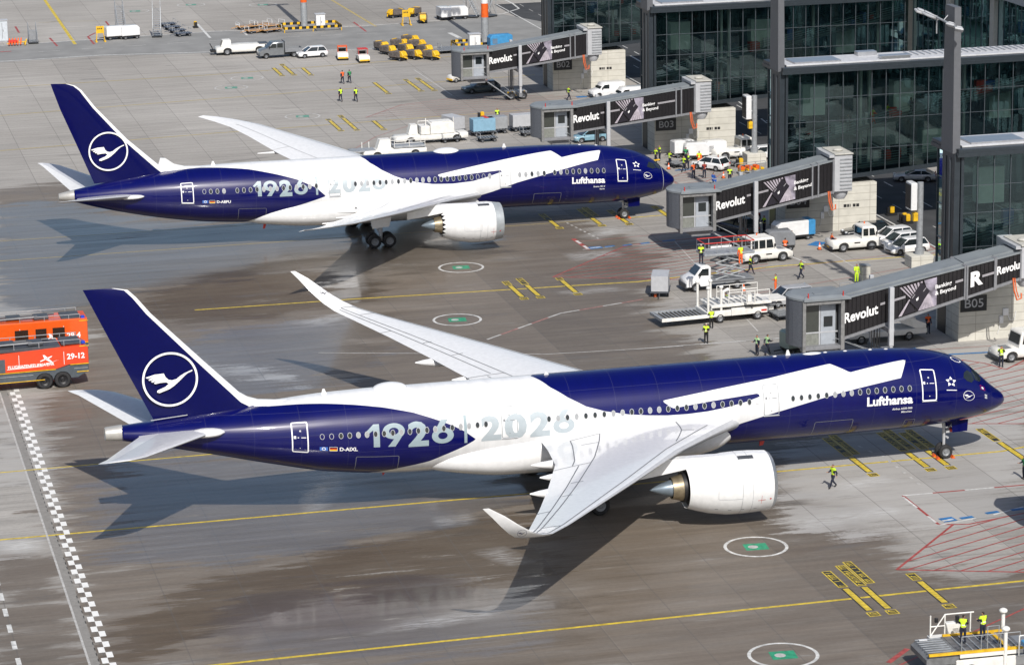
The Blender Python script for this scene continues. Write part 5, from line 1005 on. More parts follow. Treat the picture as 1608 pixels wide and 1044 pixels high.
def cabinet(xy, w_, d, h, label, m=WHITE):
    t_ = empty('service_cabinet', (xy[0], xy[1], 0)); tag(t_, label, 'cabinet'); mb = MB(); mb.box(-w_/2, w_/2, -d/2, d/2, .15, h, ch=.04); mb.build('housing', m, t_); mb = MB(); mb.box(-w_/2-.1, w_/2+.1, -d/2-.1, d/2+.1, h+.003, h+.12, ch=.03); mb.box(-w_/2+.1, w_/2-.1, -d/2+.1, d/2-.1, 0, .149); mb.build('cap', LGREY, t_)
    mb = MB(); mb.box(-.03, .03, -d/2-.03, -d/2-.003, .5, h-.3); mb.box(.1, .18, -d/2-.05, -d/2-.004, h*.5, h*.6); mb.build('door_seam', MGREY, t_)
cabinet(G(503, 48), 1.3, 1.0, 2.3, 'white cabinet inside the striped barrier at the left mast'); cabinet(G(745, 84), 1.5, 1.1, 2.6, 'white cabinet beside the mast behind the farthest bridge'); cabinet(G(4, 66), 1.5, 1.1, 3.0, 'pale tall cabinet at the left edge of the photo', mat('pale_blue_cabinet', (.5, .54, .58), .5))
def guide_pole(x, y, h, label, top=True):
    t_ = empty('guidance_pole', (x, y, 0)); tag(t_, label, 'pole', 'docking guidance poles'); mb = MB(); mb.box(-1.1, 1.1, -.9, .9, 0, 1.15, ch=.05); mb.build('concrete_foot', CONC, t_); mb = MB(); mb.tube([(0, 0, 1.15), (0, 0, h)], .3, 14); mb.tube([(0, 0, 1.15), (0, 0, 1.7)], .42, 14); mb.build('pole', STEEL, t_, 40)
    mb = MB(); mb.tube([(0, 0, h-1.7), (-.9, 0, h-1.7)], .1, 8); mb.tube([(0, 0, h-.5), (-.9, 0, h-.5)], .1, 8); mb.build('bracket', STEEL, t_, 40); mb = MB(); mb.box(-1.15, -.55, -.7, .7, h-2.5, h+.1, ch=.06); s_ = mb.build('guidance_display', WHITE, t_)
    mb = MB(); mb.box(-1.22, -1.153, -.6, .6, h-2.3, h-.1); mb.build('display_face', BLACK, s_); mb = MB(); mb.box(-.75, -.3, -.35, .2, h-3.6, h-2.8, ch=.05); mb.build('yellow_box', YEL, t_)
guide_pole(18.0, 110.5, 7.4, 'grey guidance pole with a white display box, near the B03 base'); guide_pole(16.5, 58.2, 7.9, 'grey guidance pole with a white display box, beside the row of parked white cars')
def pylon_lights(x, y, z, label):
    t_ = empty('floodlight_cluster', (x, y, z)); tag(t_, label, 'floodlight'); mb = MB(); mb.tube([(-.5, 2.6, .2), (.2, -3.2, -.5)], .1, 6); mb.tube([(0, 1.2, 0), (0, 1.2, -1.5)], .06, 6); mb.tube([(.15, 0, -.2), (.9, 0, .6)], .05, 6); mb.build('arm', STEEL, t_)
    for k, (dx, dy, dz) in enumerate(((-.8, 2.9, .1), (-.6, 1.7, .0), (-.5, .9, -.1), (0, -1.9, -.4), (.2, -3.1, -.6))): mb = MB(); mb.at(dx, dy, dz, .3*k, .35, .2); mb.box(-.45, .45, -.35, .35, -.08, .12, ch=.05); mb.box(-.3, .3, -.25, .25, .12, .26, ch=.05); mb.at(); mb.build('lamp_head', LGREY, t_)
pylon_lights(8.1, 33.0, 27.0, 'row of floodlights fixed near the top of the grey pylon at the right')
# ------------------------------------------------------------ vehicles and ground equipment (each built once facing +X, then copied)
def root(name): return empty(name, (0, 0, -50))
def part(t_, n, m, fn, s_=30):
    mb = MB(); fn(mb); return mb.build(n, m, t_, s_)
def vwheel(t_, x, y, r=.32, wd=.2, rim=MGREY, name='wheel'): return wheel(name, t_, x, y, r, r, wd, rim)
def car(name, L=4.1, W=1.78, H=1.48, hood=.95, belt=.9, paint_=WHITE, rear=.2, rake=.72, rakeb=.42, glass=GLS):
    t_ = root(name); h2 = L/2; f = h2
    side = [(-f+.05, .32), (-f, .55), (-f+.03, belt-.08), (-f+rear, belt), (f-hood-.2, belt), (f-.25, belt-.18), (f-.02, .62), (f, .38)]+arches(f-.12, -f+.12, .25, [(L*.31, .32), (-L*.31, .32)], .385)
    part(t_, 'body', paint_, lambda m: m.prism(side, -W/2, W/2, 'Y', inset=.09), 50)
    x0, x1 = -f+rear*.6, f-hood; z0, z1 = belt-.02, H; wb, wt = W/2-.07, W/2-.24
    a0, a1 = x0+rakeb, x1-rake-.1
    def ring(x_a, x_b, z, w_): return [(x_a, -w_, z), (x_b, -w_*.93, z), (x_b+.06, 0, z), (x_b, w_*.93, z), (x_a, w_, z), (x_a-.04, 0, z)]
    cb = part(t_, 'cabin', glass, lambda m: m.loft([ring(x0, x1+.1, z0, wb), ring(a0-.06, a1+.04, z1-.07, wt+.03)]), 20)
    part(t_, 'roof', paint_, lambda m: m.loft([ring(a0-.09, a1+.02, z1-.07, wt+.05), ring(a0-.02, a1-.1, z1-.01, wt-.02), ring(a0+.2, a1-.3, z1+.01, wt-.2)]), 60)
    for s_ in (-1, 1):
        for xa, xb in ((x0+.02, a0-.02), ((x0+x1)/2-.15, (a0+a1)/2-.1), (x1+.03, a1+.0)): part(t_, 'pillar', paint_, lambda m: m.tube([(xa, s_*(wb+.012), z0), (xb, s_*(wt+.045), z1-.05)], .045, 5))
    for s_ in (-1, 1):
        part(t_, 'headlight', LAMP, lambda m: m.box(f-.3, f-.01, s_*(W/2-.32)-.16, s_*(W/2-.32)+.16, .6, .74, ch=.04)); part(t_, 'tail_light', TAIL, lambda m: m.box(-f-.01, -f+.1, s_*(W/2-.2)-.1, s_*(W/2-.2)+.1, .68, .9, ch=.03)); part(t_, 'wing_mirror', paint_, lambda m: m.box(x1-.25, x1-.1, s_*(W/2+.08)-.09, s_*(W/2+.08)+.09, belt, belt+.13, ch=.04))
        for x in (-L*.31, L*.31): vwheel(t_, x, s_*(W/2-.1), .33, .22)
    part(t_, 'grille', BLACK, lambda m: (m.box(f-.08, f+.012, -.45, .45, .38, .52), m.box(-f-.012, -f+.05, -.4, .4, .36, .5)))
    return t_
def van(name, paint_=WHITE, L=4.4, H=1.85, W=1.82, sidewin=False):
    t_ = root(name); f = L/2
    prof = [(-f, .3), (-f, 1.0), (-f+.08, H-.1), (-f+.25, H), (f-1.75, H), (f-1.5, H-.04), (f-.95, 1.12), (f-.15, .95), (f, .75), (f, .35)]+arches(f-.12, -f+.1, .25, [(L*.33, .33), (-L*.31, .33)], .4)
    part(t_, 'body', paint_, lambda m: m.prism(prof, -W/2, W/2, 'Y', inset=.1), 50)
    part(t_, 'windscreen', GLS, lambda m: m.add([(f-1.47, -W/2+.2, H-.12), (f-.96, -W/2+.13, 1.17), (f-.96, W/2-.13, 1.17), (f-1.47, W/2-.2, H-.12)], [(0, 1, 2, 3)]), 0)
    for s_ in (-1, 1):
        part(t_, 'side_window', GLS, lambda m: m.add([(f-2.15, s_*(W/2+.004), H-.2), (f-1.5, s_*(W/2+.004), H-.22), (f-1.12, s_*(W/2+.004), 1.18), (f-2.15, s_*(W/2+.004), 1.12)], [(0, 1, 2, 3)]), 0)
        if sidewin: part(t_, 'side_window', GLS, lambda m: m.add([(-f+.5, s_*(W/2+.004), H-.2), (f-2.3, s_*(W/2+.004), H-.2), (f-2.3, s_*(W/2+.004), 1.12), (-f+.5, s_*(W/2+.004), 1.12)], [(0, 1, 2, 3)]), 0)
        part(t_, 'headlight', LAMP, lambda m: m.box(f-.25, f-.02, s_*.68-.14, s_*.68+.14, .68, .88, ch=.04)); part(t_, 'tail_light', TAIL, lambda m: m.box(-f-.01, -f+.05, s_*.82-.06, s_*.82+.06, .8, 1.25))
        part(t_, 'wing_mirror', BLACK, lambda m: m.box(f-1.3, f-1.15, s_*(W/2+.12)-.1, s_*(W/2+.12)+.1, 1.15, 1.35, ch=.04))
        for x in (-L*.31, L*.33): vwheel(t_, x, s_*(W/2-.13), .33, .22)
    part(t_, 'bumper', DGREY, lambda m: (m.box(f-.2, f+.02, -W/2+.1, W/2-.1, .3, .55, ch=.05), m.box(-f-.03, -f+.2, -W/2+.1, W/2-.1, .3, .5, ch=.05))); return t_
def pickup():
    t_ = root('pickup_truck'); SIL = mat('silver_grey_car_paint', (.22, .235, .25), .3, metal=.4, coat=.6)
    part(t_, 'cab', SIL, lambda m: m.prism([(-.6, .45), (-.6, 2.05), (-.45, 2.2), (.95, 2.2), (1.75, 1.4), (2.7, 1.15), (2.85, .9)]+arches(2.85, -.5, .4, [(1.95, .36)], .45), -.95, .95, 'Y', inset=.1), 50)
    part(t_, 'windscreen', GLS, lambda m: m.add([(1.03, -.75, 2.12), (1.78, -.82, 1.45), (1.78, .82, 1.45), (1.03, .75, 2.12)], [(0, 1, 2, 3)]), 0)
    for s_ in (-1, 1):
        for a, b, c in ((.55, 1.05, 1.55), (-.35, .4, .4)): part(t_, 'side_window', GLS, lambda m: m.add([(a, s_*.955, 2.0), (b, s_*.955, 2.0), (c, s_*.955, 1.42), (a, s_*.955, 1.4)], [(0, 1, 2, 3)]), 0)
        part(t_, 'headlight', LAMP, lambda m: m.box(2.55, 2.84, s_*.72-.15, s_*.72+.15, .8, 1.0, ch=.04)); part(t_, 'wing_mirror', BLACK, lambda m: m.box(1.45, 1.6, s_*1.1-.1, s_*1.1+.1, 1.4, 1.7, ch=.04))
        for x in (-1.9, 1.95): vwheel(t_, x, s_*.82, .36, .25)
    part(t_, 'load_bed', MGREY, lambda m: (m.box(-3.1, -.66, -1.0, 1.0, .75, .88), m.box(-3.1, -.66, -1.0, -.95, .88, 1.25), m.box(-3.1, -.66, .95, 1.0, .88, 1.25), m.box(-3.1, -3.04, -.95, .95, .88, 1.25), m.box(-.75, -.66, -.95, .95, .88, 2.25)))
    part(t_, 'chassis', DGREY, lambda m: m.box(-3, 2.6, -.5, .5, .35, .6)); part(t_, 'bumper', DGREY, lambda m: m.box(2.7, 2.9, -.9, .9, .38, .62, ch=.04)); return t_
def tug(name, cabx=-1.2, cl=.9, ch=2.25):
    """squat white aircraft tug, cab at cabx"""
    t_ = root(name); L = 2.5
    part(t_, 'body', CREAM, lambda m: (m.prism([(-L, 1.0), (-L+.2, 1.12), (cabx-.9, 1.15), (cabx+1.1, 1.15), (L-.3, 1.02), (L, .85)]+arches(L, -L, .35, [(1.45, .45), (-1.45, .45)], .55), -1.1, 1.1, 'Y', inset=.08)), 50)
    c0, c1 = cabx-cl, cabx+cl
    cab = part(t_, 'cab', CREAM, lambda m: m.loft([[(c0, -1.02, 1.1), (c1, -1.02, 1.1), (c1, 1.02, 1.1), (c0, 1.02, 1.1)], [(c0+.05, -.98, ch-.1), (c1-.25, -.98, ch-.1), (c1-.25, .98, ch-.1), (c0+.05, .98, ch-.1)], [(c0+.15, -.88, ch), (c1-.35, -.88, ch), (c1-.35, .88, ch), (c0+.15, .88, ch)]]), 30)
    nw = 3 if cl > 1.1 else 2; ww = (2*cl-.45)/nw
    for s_ in (-1, 1):
        for k in range(nw): a = c0+.14+ww*k; b = a+ww-.12; part(cab, 'cab_window', GLS, lambda m: m.add([(a, s_*.993, ch-.2), (b-(.04 if k == nw-1 else 0), s_*.993, ch-.2), (b+(.1 if k == nw-1 else 0), s_*1.022, 1.42), (a, s_*1.022, 1.42)], [(0, 1, 2, 3)]), 0)
    part(cab, 'cab_window', GLS, lambda m: m.add([(c1-.22, -.85, ch-.2), (c1-.22, .85, ch-.2), (c1-.04, .9, 1.4), (c1-.04, -.9, 1.4)], [(0, 1, 2, 3)]), 0)
    part(cab, 'cab_window', GLS, lambda m: m.add([(c0+.03, -.85, ch-.2), (c0+.03, .85, ch-.2), (c0-.0, .85, 1.4), (c0-.0, -.85, 1.4)], [(0, 1, 2, 3)]), 0)
    for s_ in (-1, 1):
        for x in (-1.45, 1.45): vwheel(t_, x, s_*.96, .47, .32); part(t_, 'wheel_arch', BLACK, lambda m: m.rev([(s_*1.106, .56), (s_*1.112, .01)], (x, 0, .47), 'Y', 20), 0) if 0 else None
        part(t_, 'headlight', LAMP, lambda m: m.box(L-.04, L+.02, s_*.8-.1, s_*.8+.1, .66, .8))
    part(t_, 'bumper', DGREY, lambda m: (m.box(L-.1, L+.1, -1.0, 1.0, .3, .55, ch=.04), m.box(-L-.1, -L+.1, -1.0, 1.0, .3, .55, ch=.04))); part(t_, 'beacon', ORG, lambda m: m.tube([(cabx, .5, ch), (cabx, .5, ch+.18)], .07, 8)); part(t_, 'engine_cover', MGREY, lambda m: m.box(L-1.5, L-.6, -.6, .6, 1.05, 1.1, ch=.02)); part(t_, 'number_plate', YEL, lambda m: m.box(-L-.115, -L-.101, -.25, .25, .4, .5))
    for s_ in (-1, 1): part(t_, 'step', BLACK, lambda m: m.box(cabx-.4, cabx+.4, s_*1.1-.12, s_*1.1+.08, .36, .42)); part(t_, 'wing_mirror', BLACK, lambda m: m.box(c1-.3, c1-.2, s_*1.15-.09, s_*1.15+.09, 1.5, 1.8, ch=.03)); part(t_, 'fleet_number', BLACK, lambda m: m.box(-.35, .25, s_*1.113-.004, s_*1.113+.004, .78, .9)); return t_
def towbarless():
    t_ = root('pushback_tractor')
    part(t_, 'body', CREAM, lambda m: (m.prism([(-3.6, .95), (-3.3, 1.25), (.3, 1.3), (1.0, 1.25), (3.4, 1.0), (3.6, .8)]+arches(3.6, -3.6, .38, [(2.2, .5), (-2.3, .5)], .62), -1.35, 1.35, 'Y', inset=.1)), 50)
    part(t_, 'rear_deck', DGREY, lambda m: m.box(-3.5, -2.3, -.9, .9, 1.0, 1.34))
    cab = part(t_, 'cab', CREAM, lambda m: m.loft([[(1.5, -.95, 1.1), (2.9, -.95, 1.1), (2.9, .5, 1.1), (1.5, .5, 1.1)], [(1.55, -.9, 1.95), (2.6, -.9, 1.95), (2.6, .45, 1.95), (1.55, .45, 1.95)]]))
    for y in (-.955,): part(cab, 'cab_window', GLS, lambda m: m.add([(1.65, y+.02, 1.85), (2.55, y+.02, 1.85), (2.75, y-.0, 1.25), (1.65, y, 1.25)], [(0, 1, 2, 3)]), 0)
    part(cab, 'cab_window', GLS, lambda m: m.add([(2.65, -.8, 1.85), (2.65, .35, 1.85), (2.88, .4, 1.25), (2.88, -.85, 1.25)], [(0, 1, 2, 3)]), 0)
    for s_ in (-1, 1):
        for x in (-2.3, 2.2): vwheel(t_, x, s_*1.2, .5, .35)
    part(t_, 'hitch', BLACK, lambda m: (m.box(3.55, 4.3, -.5, .5, .4, .7), m.tube([(3.9, -.4, .7), (4.3, -.4, 1.5)], .06, 6))); return t_
def baggage_tractor(stripe=RED):
    t_ = root('baggage_tractor')
    part(t_, 'body', CREAM, lambda m: m.prism([(-1.5, .35), (-1.5, .8), (-.3, .85), (-.25, 1.0), (.3, 1.0), (1.3, .9), (1.5, .75), (1.5, .3)], -.72, .72, 'Y', inset=.06), 50)
    part(t_, 'canopy', stripe, lambda m: (m.box(-.9, .5, -.65, .65, 1.68, 1.75, ch=.02), *[m.tube([(x, y, .85), (x, y, 1.68)], .035, 6) for x in (-.85, .42) for y in (-.6, .6)])); part(t_, 'seat', BLACK, lambda m: (m.box(-.7, -.2, -.5, .5, .85, 1.0), m.box(-.8, -.68, -.5, .5, .85, 1.35)))
    for s_ in (-1, 1):
        for x in (-.95, 1.0): vwheel(t_, x, s_*.65, .3, .2)
    part(t_, 'bumper', YEL, lambda m: m.box(1.45, 1.6, -.65, .65, .3, .5)); return t_
def gpu(paint_=WHITE, end=None, L=2.6, name='power_cart'):
    t_ = root(name); part(t_, 'housing', paint_, lambda m: m.prism([(-L/2, .5), (-L/2, 1.55), (-L/2+.35, 1.9), (L/2-.2, 1.9), (L/2, 1.75), (L/2, .5)], -.8, .8, 'Y', inset=.07), 40)
    if end: part(t_, 'end_cover', end, lambda m: m.box(L/2-.7, L/2+.03, -.83, .83, .48, 1.93, ch=.05))
    part(t_, 'louvre', MGREY, lambda m: [m.box(-L/2+.3, -L/2+1.0, -.83, -.795, .8+.14*k, .87+.14*k) for k in range(5)]); part(t_, 'chassis', BLACK, lambda m: (m.box(-L/2+.05, L/2-.05, -.7, .7, .3, .49), m.tube([(L/2, 0, .4), (L/2+.9, 0, .3)], .05, 6)))
    for s_ in (-1, 1):
        for x in (-L*.32, L*.32): vwheel(t_, x, s_*.68, .26, .18)
    return t_
def dolly(L=2.6, W=1.6, deckm=DGREY, name='baggage_dolly', rails=True, railm=STEEL):
    t_ = root(name); part(t_, 'deck', deckm, lambda m: (m.box(-L/2, L/2, -W/2, W/2, .42, .5, ch=.02), m.tube([(L/2, 0, .4), (L/2+.9, 0, .25)], .04, 6)))
    if rails: part(t_, 'rail', railm, lambda m: [m.tube([(x, -W/2+.05, .5), (x, -W/2+.05, 1.05), (x, W/2-.05, 1.05), (x, W/2-.05, .5)], .035, 6) for x in (-L/2+.1, L/2-.1)])
    part(t_, 'roller', STEEL, lambda m: [m.box(-L/2+.2+k*.35, -L/2+.3+k*.35, -W/2+.1, W/2-.1, .505, .54) for k in range(int(L/.36))])
    for s_ in (-1, 1):
        for x in (-L*.33, L*.33): vwheel(t_, x, s_*(W/2-.12), .21, .14)
    return t_
def container_dolly(col=LGREY, endm=None, name='container_dolly'):
    t_ = dolly(3.0, 1.7, DGREY, name, False)
    c = part(t_, 'container', col, lambda m: m.prism([(-1.35, .56), (-1.35, 1.95), (1.35, 1.95), (1.35, .56)], -.76, .76, 'Y', inset=.03)); part(c, 'curtain_strap', WHITE, lambda m: [m.box(-1.1+.65*k, -1.02+.65*k, -.79, -.765, .6, 1.9) for k in range(4)])
    if endm: part(c, 'end_panel', endm, lambda m: m.box(.9, 1.38, -.79, .79, .55, 1.98))
    return t_
def yellow_cart(h=1.2):
    t_ = root('yellow_nosed_cart'); part(t_, 'load_box', mat('weathered_brown_crate', (.14, .12, .11), .8, var=.3), lambda m: (m.box(-1.2, .7, -.65, .65, .45, h, ch=.04)))
    part(t_, 'hood', YEL, lambda m: (m.prism([(.5, h-.25), (.6, h+.1), (.95, h+.02), (1.3, .75), (1.2, .5), (.75, .5)], -.45, .45, 'Y', inset=.05), m.box(-1.0, -.8, -.5, .5, h, h+.08, ch=.03))); part(t_, 'hose', YEL, lambda m: m.tube([(.9, -.3, .6), (1.3, -.1, .5), (1.5, .2, .35)], .09, 6))
    part(t_, 'chassis', BLACK, lambda m: m.box(-1.2, 1.15, -.55, .55, .28, .44))
    for s_ in (-1, 1):
        for x in (-.8, .8): vwheel(t_, x, s_*.55, .22, .15)
    return t_
def lattice_steps(h=5.0):
    t_ = root('maintenance_steps'); part(t_, 'frame', STEEL, lambda m: ([m.tube([(-1.0, y, .3), (.9, y, h-1.1)], .06, 6) for y in (-.55, .55)], [m.tube([(-1.0, y, 1.3), (.9, y, h)], .035, 6) for y in (-.55, .55)], [m.tube([(.9, y, .3), (.9, y, h)], .055, 6) for y in (-.55, .55)], [m.tube([(-1.0, y, .3), (-1.0, y, 1.3)], .04, 6) for y in (-.55, .55)], [m.tube([(.9, y, .4), (0, y, h*.42)], .04, 6) for y in (-.55, .55)]))
    part(t_, 'tread', ALU, lambda m: [m.box(-1.0+1.9*(k+.5)/14-.12, -1.0+1.9*(k+.5)/14+.12, -.52, .52, .3+(h-1.4)*(k+.5)/14-.02, .3+(h-1.4)*(k+.5)/14+.02) for k in range(14)]); part(t_, 'base', DGREY, lambda m: m.box(-1.1, 1.1, -.7, .7, .18, .29))
    for s_ in (-1, 1):
        for x in (-.9, .9): vwheel(t_, x, s_*.6, .16, .1)
    return t_
def sign_board():
    t_ = root('yellow_sign_board'); part(t_, 'board', YEL, lambda m: m.box(-.55, .55, -.04, .04, 1.2, 2.2)); part(t_, 'caption', BLACK, lambda m: [m.box(-.35+.25*k, -.2+.25*k, -.052, -.041, 1.75, 1.95) for k in range(3)]); part(t_, 'leg', YEL, lambda m: [m.tube([(s_*.45, 0, 1.2), (s_*.6, dy, 0)], .05, 6) for s_ in (-1, 1) for dy in (-.45, .45)]); part(t_, 'foot', YEL, lambda m: [m.box(s_*.6-.12, s_*.6+.12, -.6, .6, 0, .15) for s_ in (-1, 1)]); return t_
def cone():
    t_ = root('traffic_cone'); part(t_, 'cone_body', ORG, lambda m: m.rev([(.04, .17), (.7, .03), (.72, .01)], ax='Z', n=14), 40); part(t_, 'reflective_band', WHITE, lambda m: m.rev([(.3, .125), (.48, .085)], ax='Z', n=14), 40); part(t_, 'foot', BLACK, lambda m: m.box(-.2, .2, -.2, .2, 0, .045)); return t_
def bollard():
    t_ = root('yellow_hydrant_box'); part(t_, 'drum', YEL, lambda m: m.box(-.2, .25, -.22, .22, .2, .95, ch=.09)); part(t_, 'stand', BLACK, lambda m: (m.box(-.6, .5, -.35, .35, 0, .2), m.box(-.5, -.252, -.2, .2, .2, .85, ch=.03))); return t_
def loader(name='cargo_loader', yellow=False):
    """two-platform container loader, bridge at +X, roller deck at -X"""
    t_ = root(name); OW = CREAM
    part(t_, 'chassis', OW, lambda m: (m.box(-1.0, 4.6, -1.45, 1.45, .55, 1.05, ch=.06), m.box(4.6, 5.6, -.4, .4, .5, .8)))
    for s_ in (-1, 1):
        for x in (.2, 3.7): vwheel(t_, x, s_*1.3, .42, .3)
    d = part(t_, 'main_deck', STEEL, lambda m: (m.box(-5.2, -.9, -1.45, -1.3, .62, .86), m.box(-5.2, -.9, 1.3, 1.45, .62, .86), m.box(-5.2, -5.0, -1.3, 1.3, .6, .84), m.box(-5.0, -.9, -1.29, 1.29, .6, .63)))
    for k in range(11): part(d, 'roller', STEEL, lambda m: m.tube([(-4.8+k*.36, -1.25, .76), (-4.8+k*.36, 1.25, .76)], .05, 6))
    part(d, 'roller_bed', mat('oily_roller_bed', (.09, .08, .065), .6, var=.3), lambda m: m.box(-4.95, -.95, -1.27, 1.27, .635, .69))
    part(d, 'edge_rail', CREAM, lambda m: (m.box(-5.2, -.9, -1.56, -1.452, .6, .9),))
    b = part(t_, 'bridge_deck', OW, lambda m: (m.box(-.6, 5.0, -1.4, 1.4, 1.35, 1.6, ch=.03), m.box(5.01, 6.6, -1.1, 1.1, 1.42, 1.52)))
    for k in range(10): part(b, 'roller', STEEL, lambda m: m.tube([(-.3+.5*k, -1.2, 1.66), (-.3+.5*k, 1.2, 1.66)], .06, 6))
    for x in (-.85, .35):
        for y in (-1.25, 1.25): part(t_, 'lift_column', OW, lambda m: (m.tube([(x, y, .6), (x, y, 3.1)], .11, 10), m.ell((x, y, 3.15), (.2, .2, .16), 10, 6)), 40)
    part(t_, 'scissor_frame', MGREY, lambda m: [m.tube([(a, y, .9), (c, y, 1.4)], .08, 6) for y in (-1.0, 1.0) for a, c in ((0, 4.2), (4.2, 0))])
    part(t_, 'guard_rail', OW, lambda m: ([m.tube([(x, y, 1.6), (x, y, 2.6)], .035, 6) for x in (1.0, 2.2, 3.4, 4.8) for y in (-1.38, 1.38)], [m.tube([(1.0, y, z), (4.8, y, z)], .035, 6) for y in (-1.38, 1.38) for z in (2.1, 2.6)]))
    part(t_, 'control_stand', OW, lambda m: (m.box(2.4, 3.2, -2.05, -1.45, 1.6, 1.7), m.box(2.6, 3.0, -1.75, -1.5, 1.7, 2.5, ch=.06), m.tube([(2.4, -2.0, 1.7), (2.4, -2.0, 2.7), (3.2, -2.0, 2.7), (3.2, -2.0, 1.7)], .035, 6), m.tube([(1.2, .4, 1.7), (1.2, .4, 2.3), (1.7, .4, 2.5)], .14, 8)))
    if yellow:
        part(b, 'yellow_edge', YEL, lambda m: (m.box(-.6, 5.0, -1.5, -1.405, 1.45, 1.66), m.box(-.6, 5.0, 1.405, 1.5, 1.45, 1.66))); part(b, 'side_rail', YEL, lambda m: [m.box(.2+.0, .5, -1.3, 1.3, 1.67, 1.72)])
    part(t_, 'engine_cover', OW, lambda m: m.box(1.2, 3.0, -1.55, -1.455, .6, 1.25, ch=.02)); part(t_, 'red_reflector', RED, lambda m: m.box(4.0, 4.5, -1.47, -1.453, .75, .9)); return t_
def belt_truck():
    t_ = root('loader_truck'); part(t_, 'body', CREAM, lambda m: m.prism([(-3.6, .95), (-.6, 1.0), (3.4, .95), (3.6, .8)]+arches(3.6, -3.6, .4, [(2.1, .4), (-2.3, .4)], .5), -1.05, 1.05, 'Y', inset=.06), 50)
    c = part(t_, 'cab', CREAM, lambda m: m.loft([[(.3, -1.0, .95), (1.9, -1.0, .95), (1.9, .2, .95), (.3, .2, .95)], [(.35, -.97, 2.0), (1.55, -.97, 2.0), (1.55, .17, 2.0), (.35, .17, 2.0)]]))
    part(c, 'cab_window', GLS, lambda m: m.add([(.5, -.99, 1.9), (1.4, -.99, 1.9), (1.65, -1.01, 1.2), (.5, -1.01, 1.2)], [(0, 1, 2, 3)]), 0); part(t_, 'roller_table', STEEL, lambda m: m.box(2.2, 5.0, -.9, .9, .9, 1.05)); part(t_, 'load_deck', STEEL, lambda m: m.box(-3.5, .1, -.95, .95, 1.05, 1.3, ch=.04)); part(t_, 'guard_rail', CREAM, lambda m: ([m.tube([(x, y, 1.2), (x, y, 2.0)], .035, 6) for x in (-3.4, -1.6, .1) for y in (-.95, .95)], [m.tube([(-3.4, y, z), (.1, y, z)], .03, 6) for y in (-.95, .95) for z in (1.6, 2.0)], [m.tube([(x, -.8, 1.0), (x, -.8, 1.7)], .05, 6) for x in (2.6, 3.4)]))
    for s_ in (-1, 1):
        for x in (-2.3, 2.1): vwheel(t_, x, s_*.92, .42, .26)
    return t_
def box_truck():
    t_ = root('transporter'); part(t_, 'body', CREAM, lambda m: m.prism([(-4.2, 1.0), (4.0, .95), (4.3, .75)]+arches(4.3, -4.2, .4, [(2.6, .42), (-2.9, .42)], .52), -1.1, 1.1, 'Y', inset=.06), 50)
    part(t_, 'load_box', CREAM, lambda m: (m.box(-2.6, .2, -.95, .95, 1.02, 2.3, ch=.07), m.box(.25, 1.3, -.9, .9, 1.02, 2.0, ch=.05), m.box(-2.4, 0, -.8, .8, 2.303, 2.4, ch=.03))); part(t_, 'side_slot', DGREY, lambda m: [m.box(-3.6+.7*k, -3.3+.7*k, -1.12, -1.101, .82, .9) for k in range(9)])
    c = part(t_, 'cab', CREAM, lambda m: m.loft([[(1.5, -.95, 1.0), (2.6, -.95, 1.0), (2.6, .1, 1.0), (1.5, .1, 1.0)], [(1.55, -.92, 2.1), (2.3, -.92, 2.1), (2.3, .07, 2.1), (1.55, .07, 2.1)]])); part(c, 'cab_window', GLS, lambda m: m.add([(1.65, -.945, 2.0), (2.2, -.945, 2.0), (2.4, -.96, 1.3), (1.65, -.96, 1.3)], [(0, 1, 2, 3)]), 0)
    part(t_, 'pipe', CREAM, lambda m: (m.tube([(-.5, -.9, 2.3), (1.2, -.9, 2.3), (1.2, -.9, 1.2)], .05, 6), m.tube([(-2.5, .9, 2.3), (-2.5, .9, 2.9)], .05, 6), m.tube([(.6, .3, 2.0), (.6, .3, 2.8)], .06, 6)))
    for s_ in (-1, 1):
        for x in (-2.9, 2.6): vwheel(t_, x, s_*.98, .44, .28)
    return t_
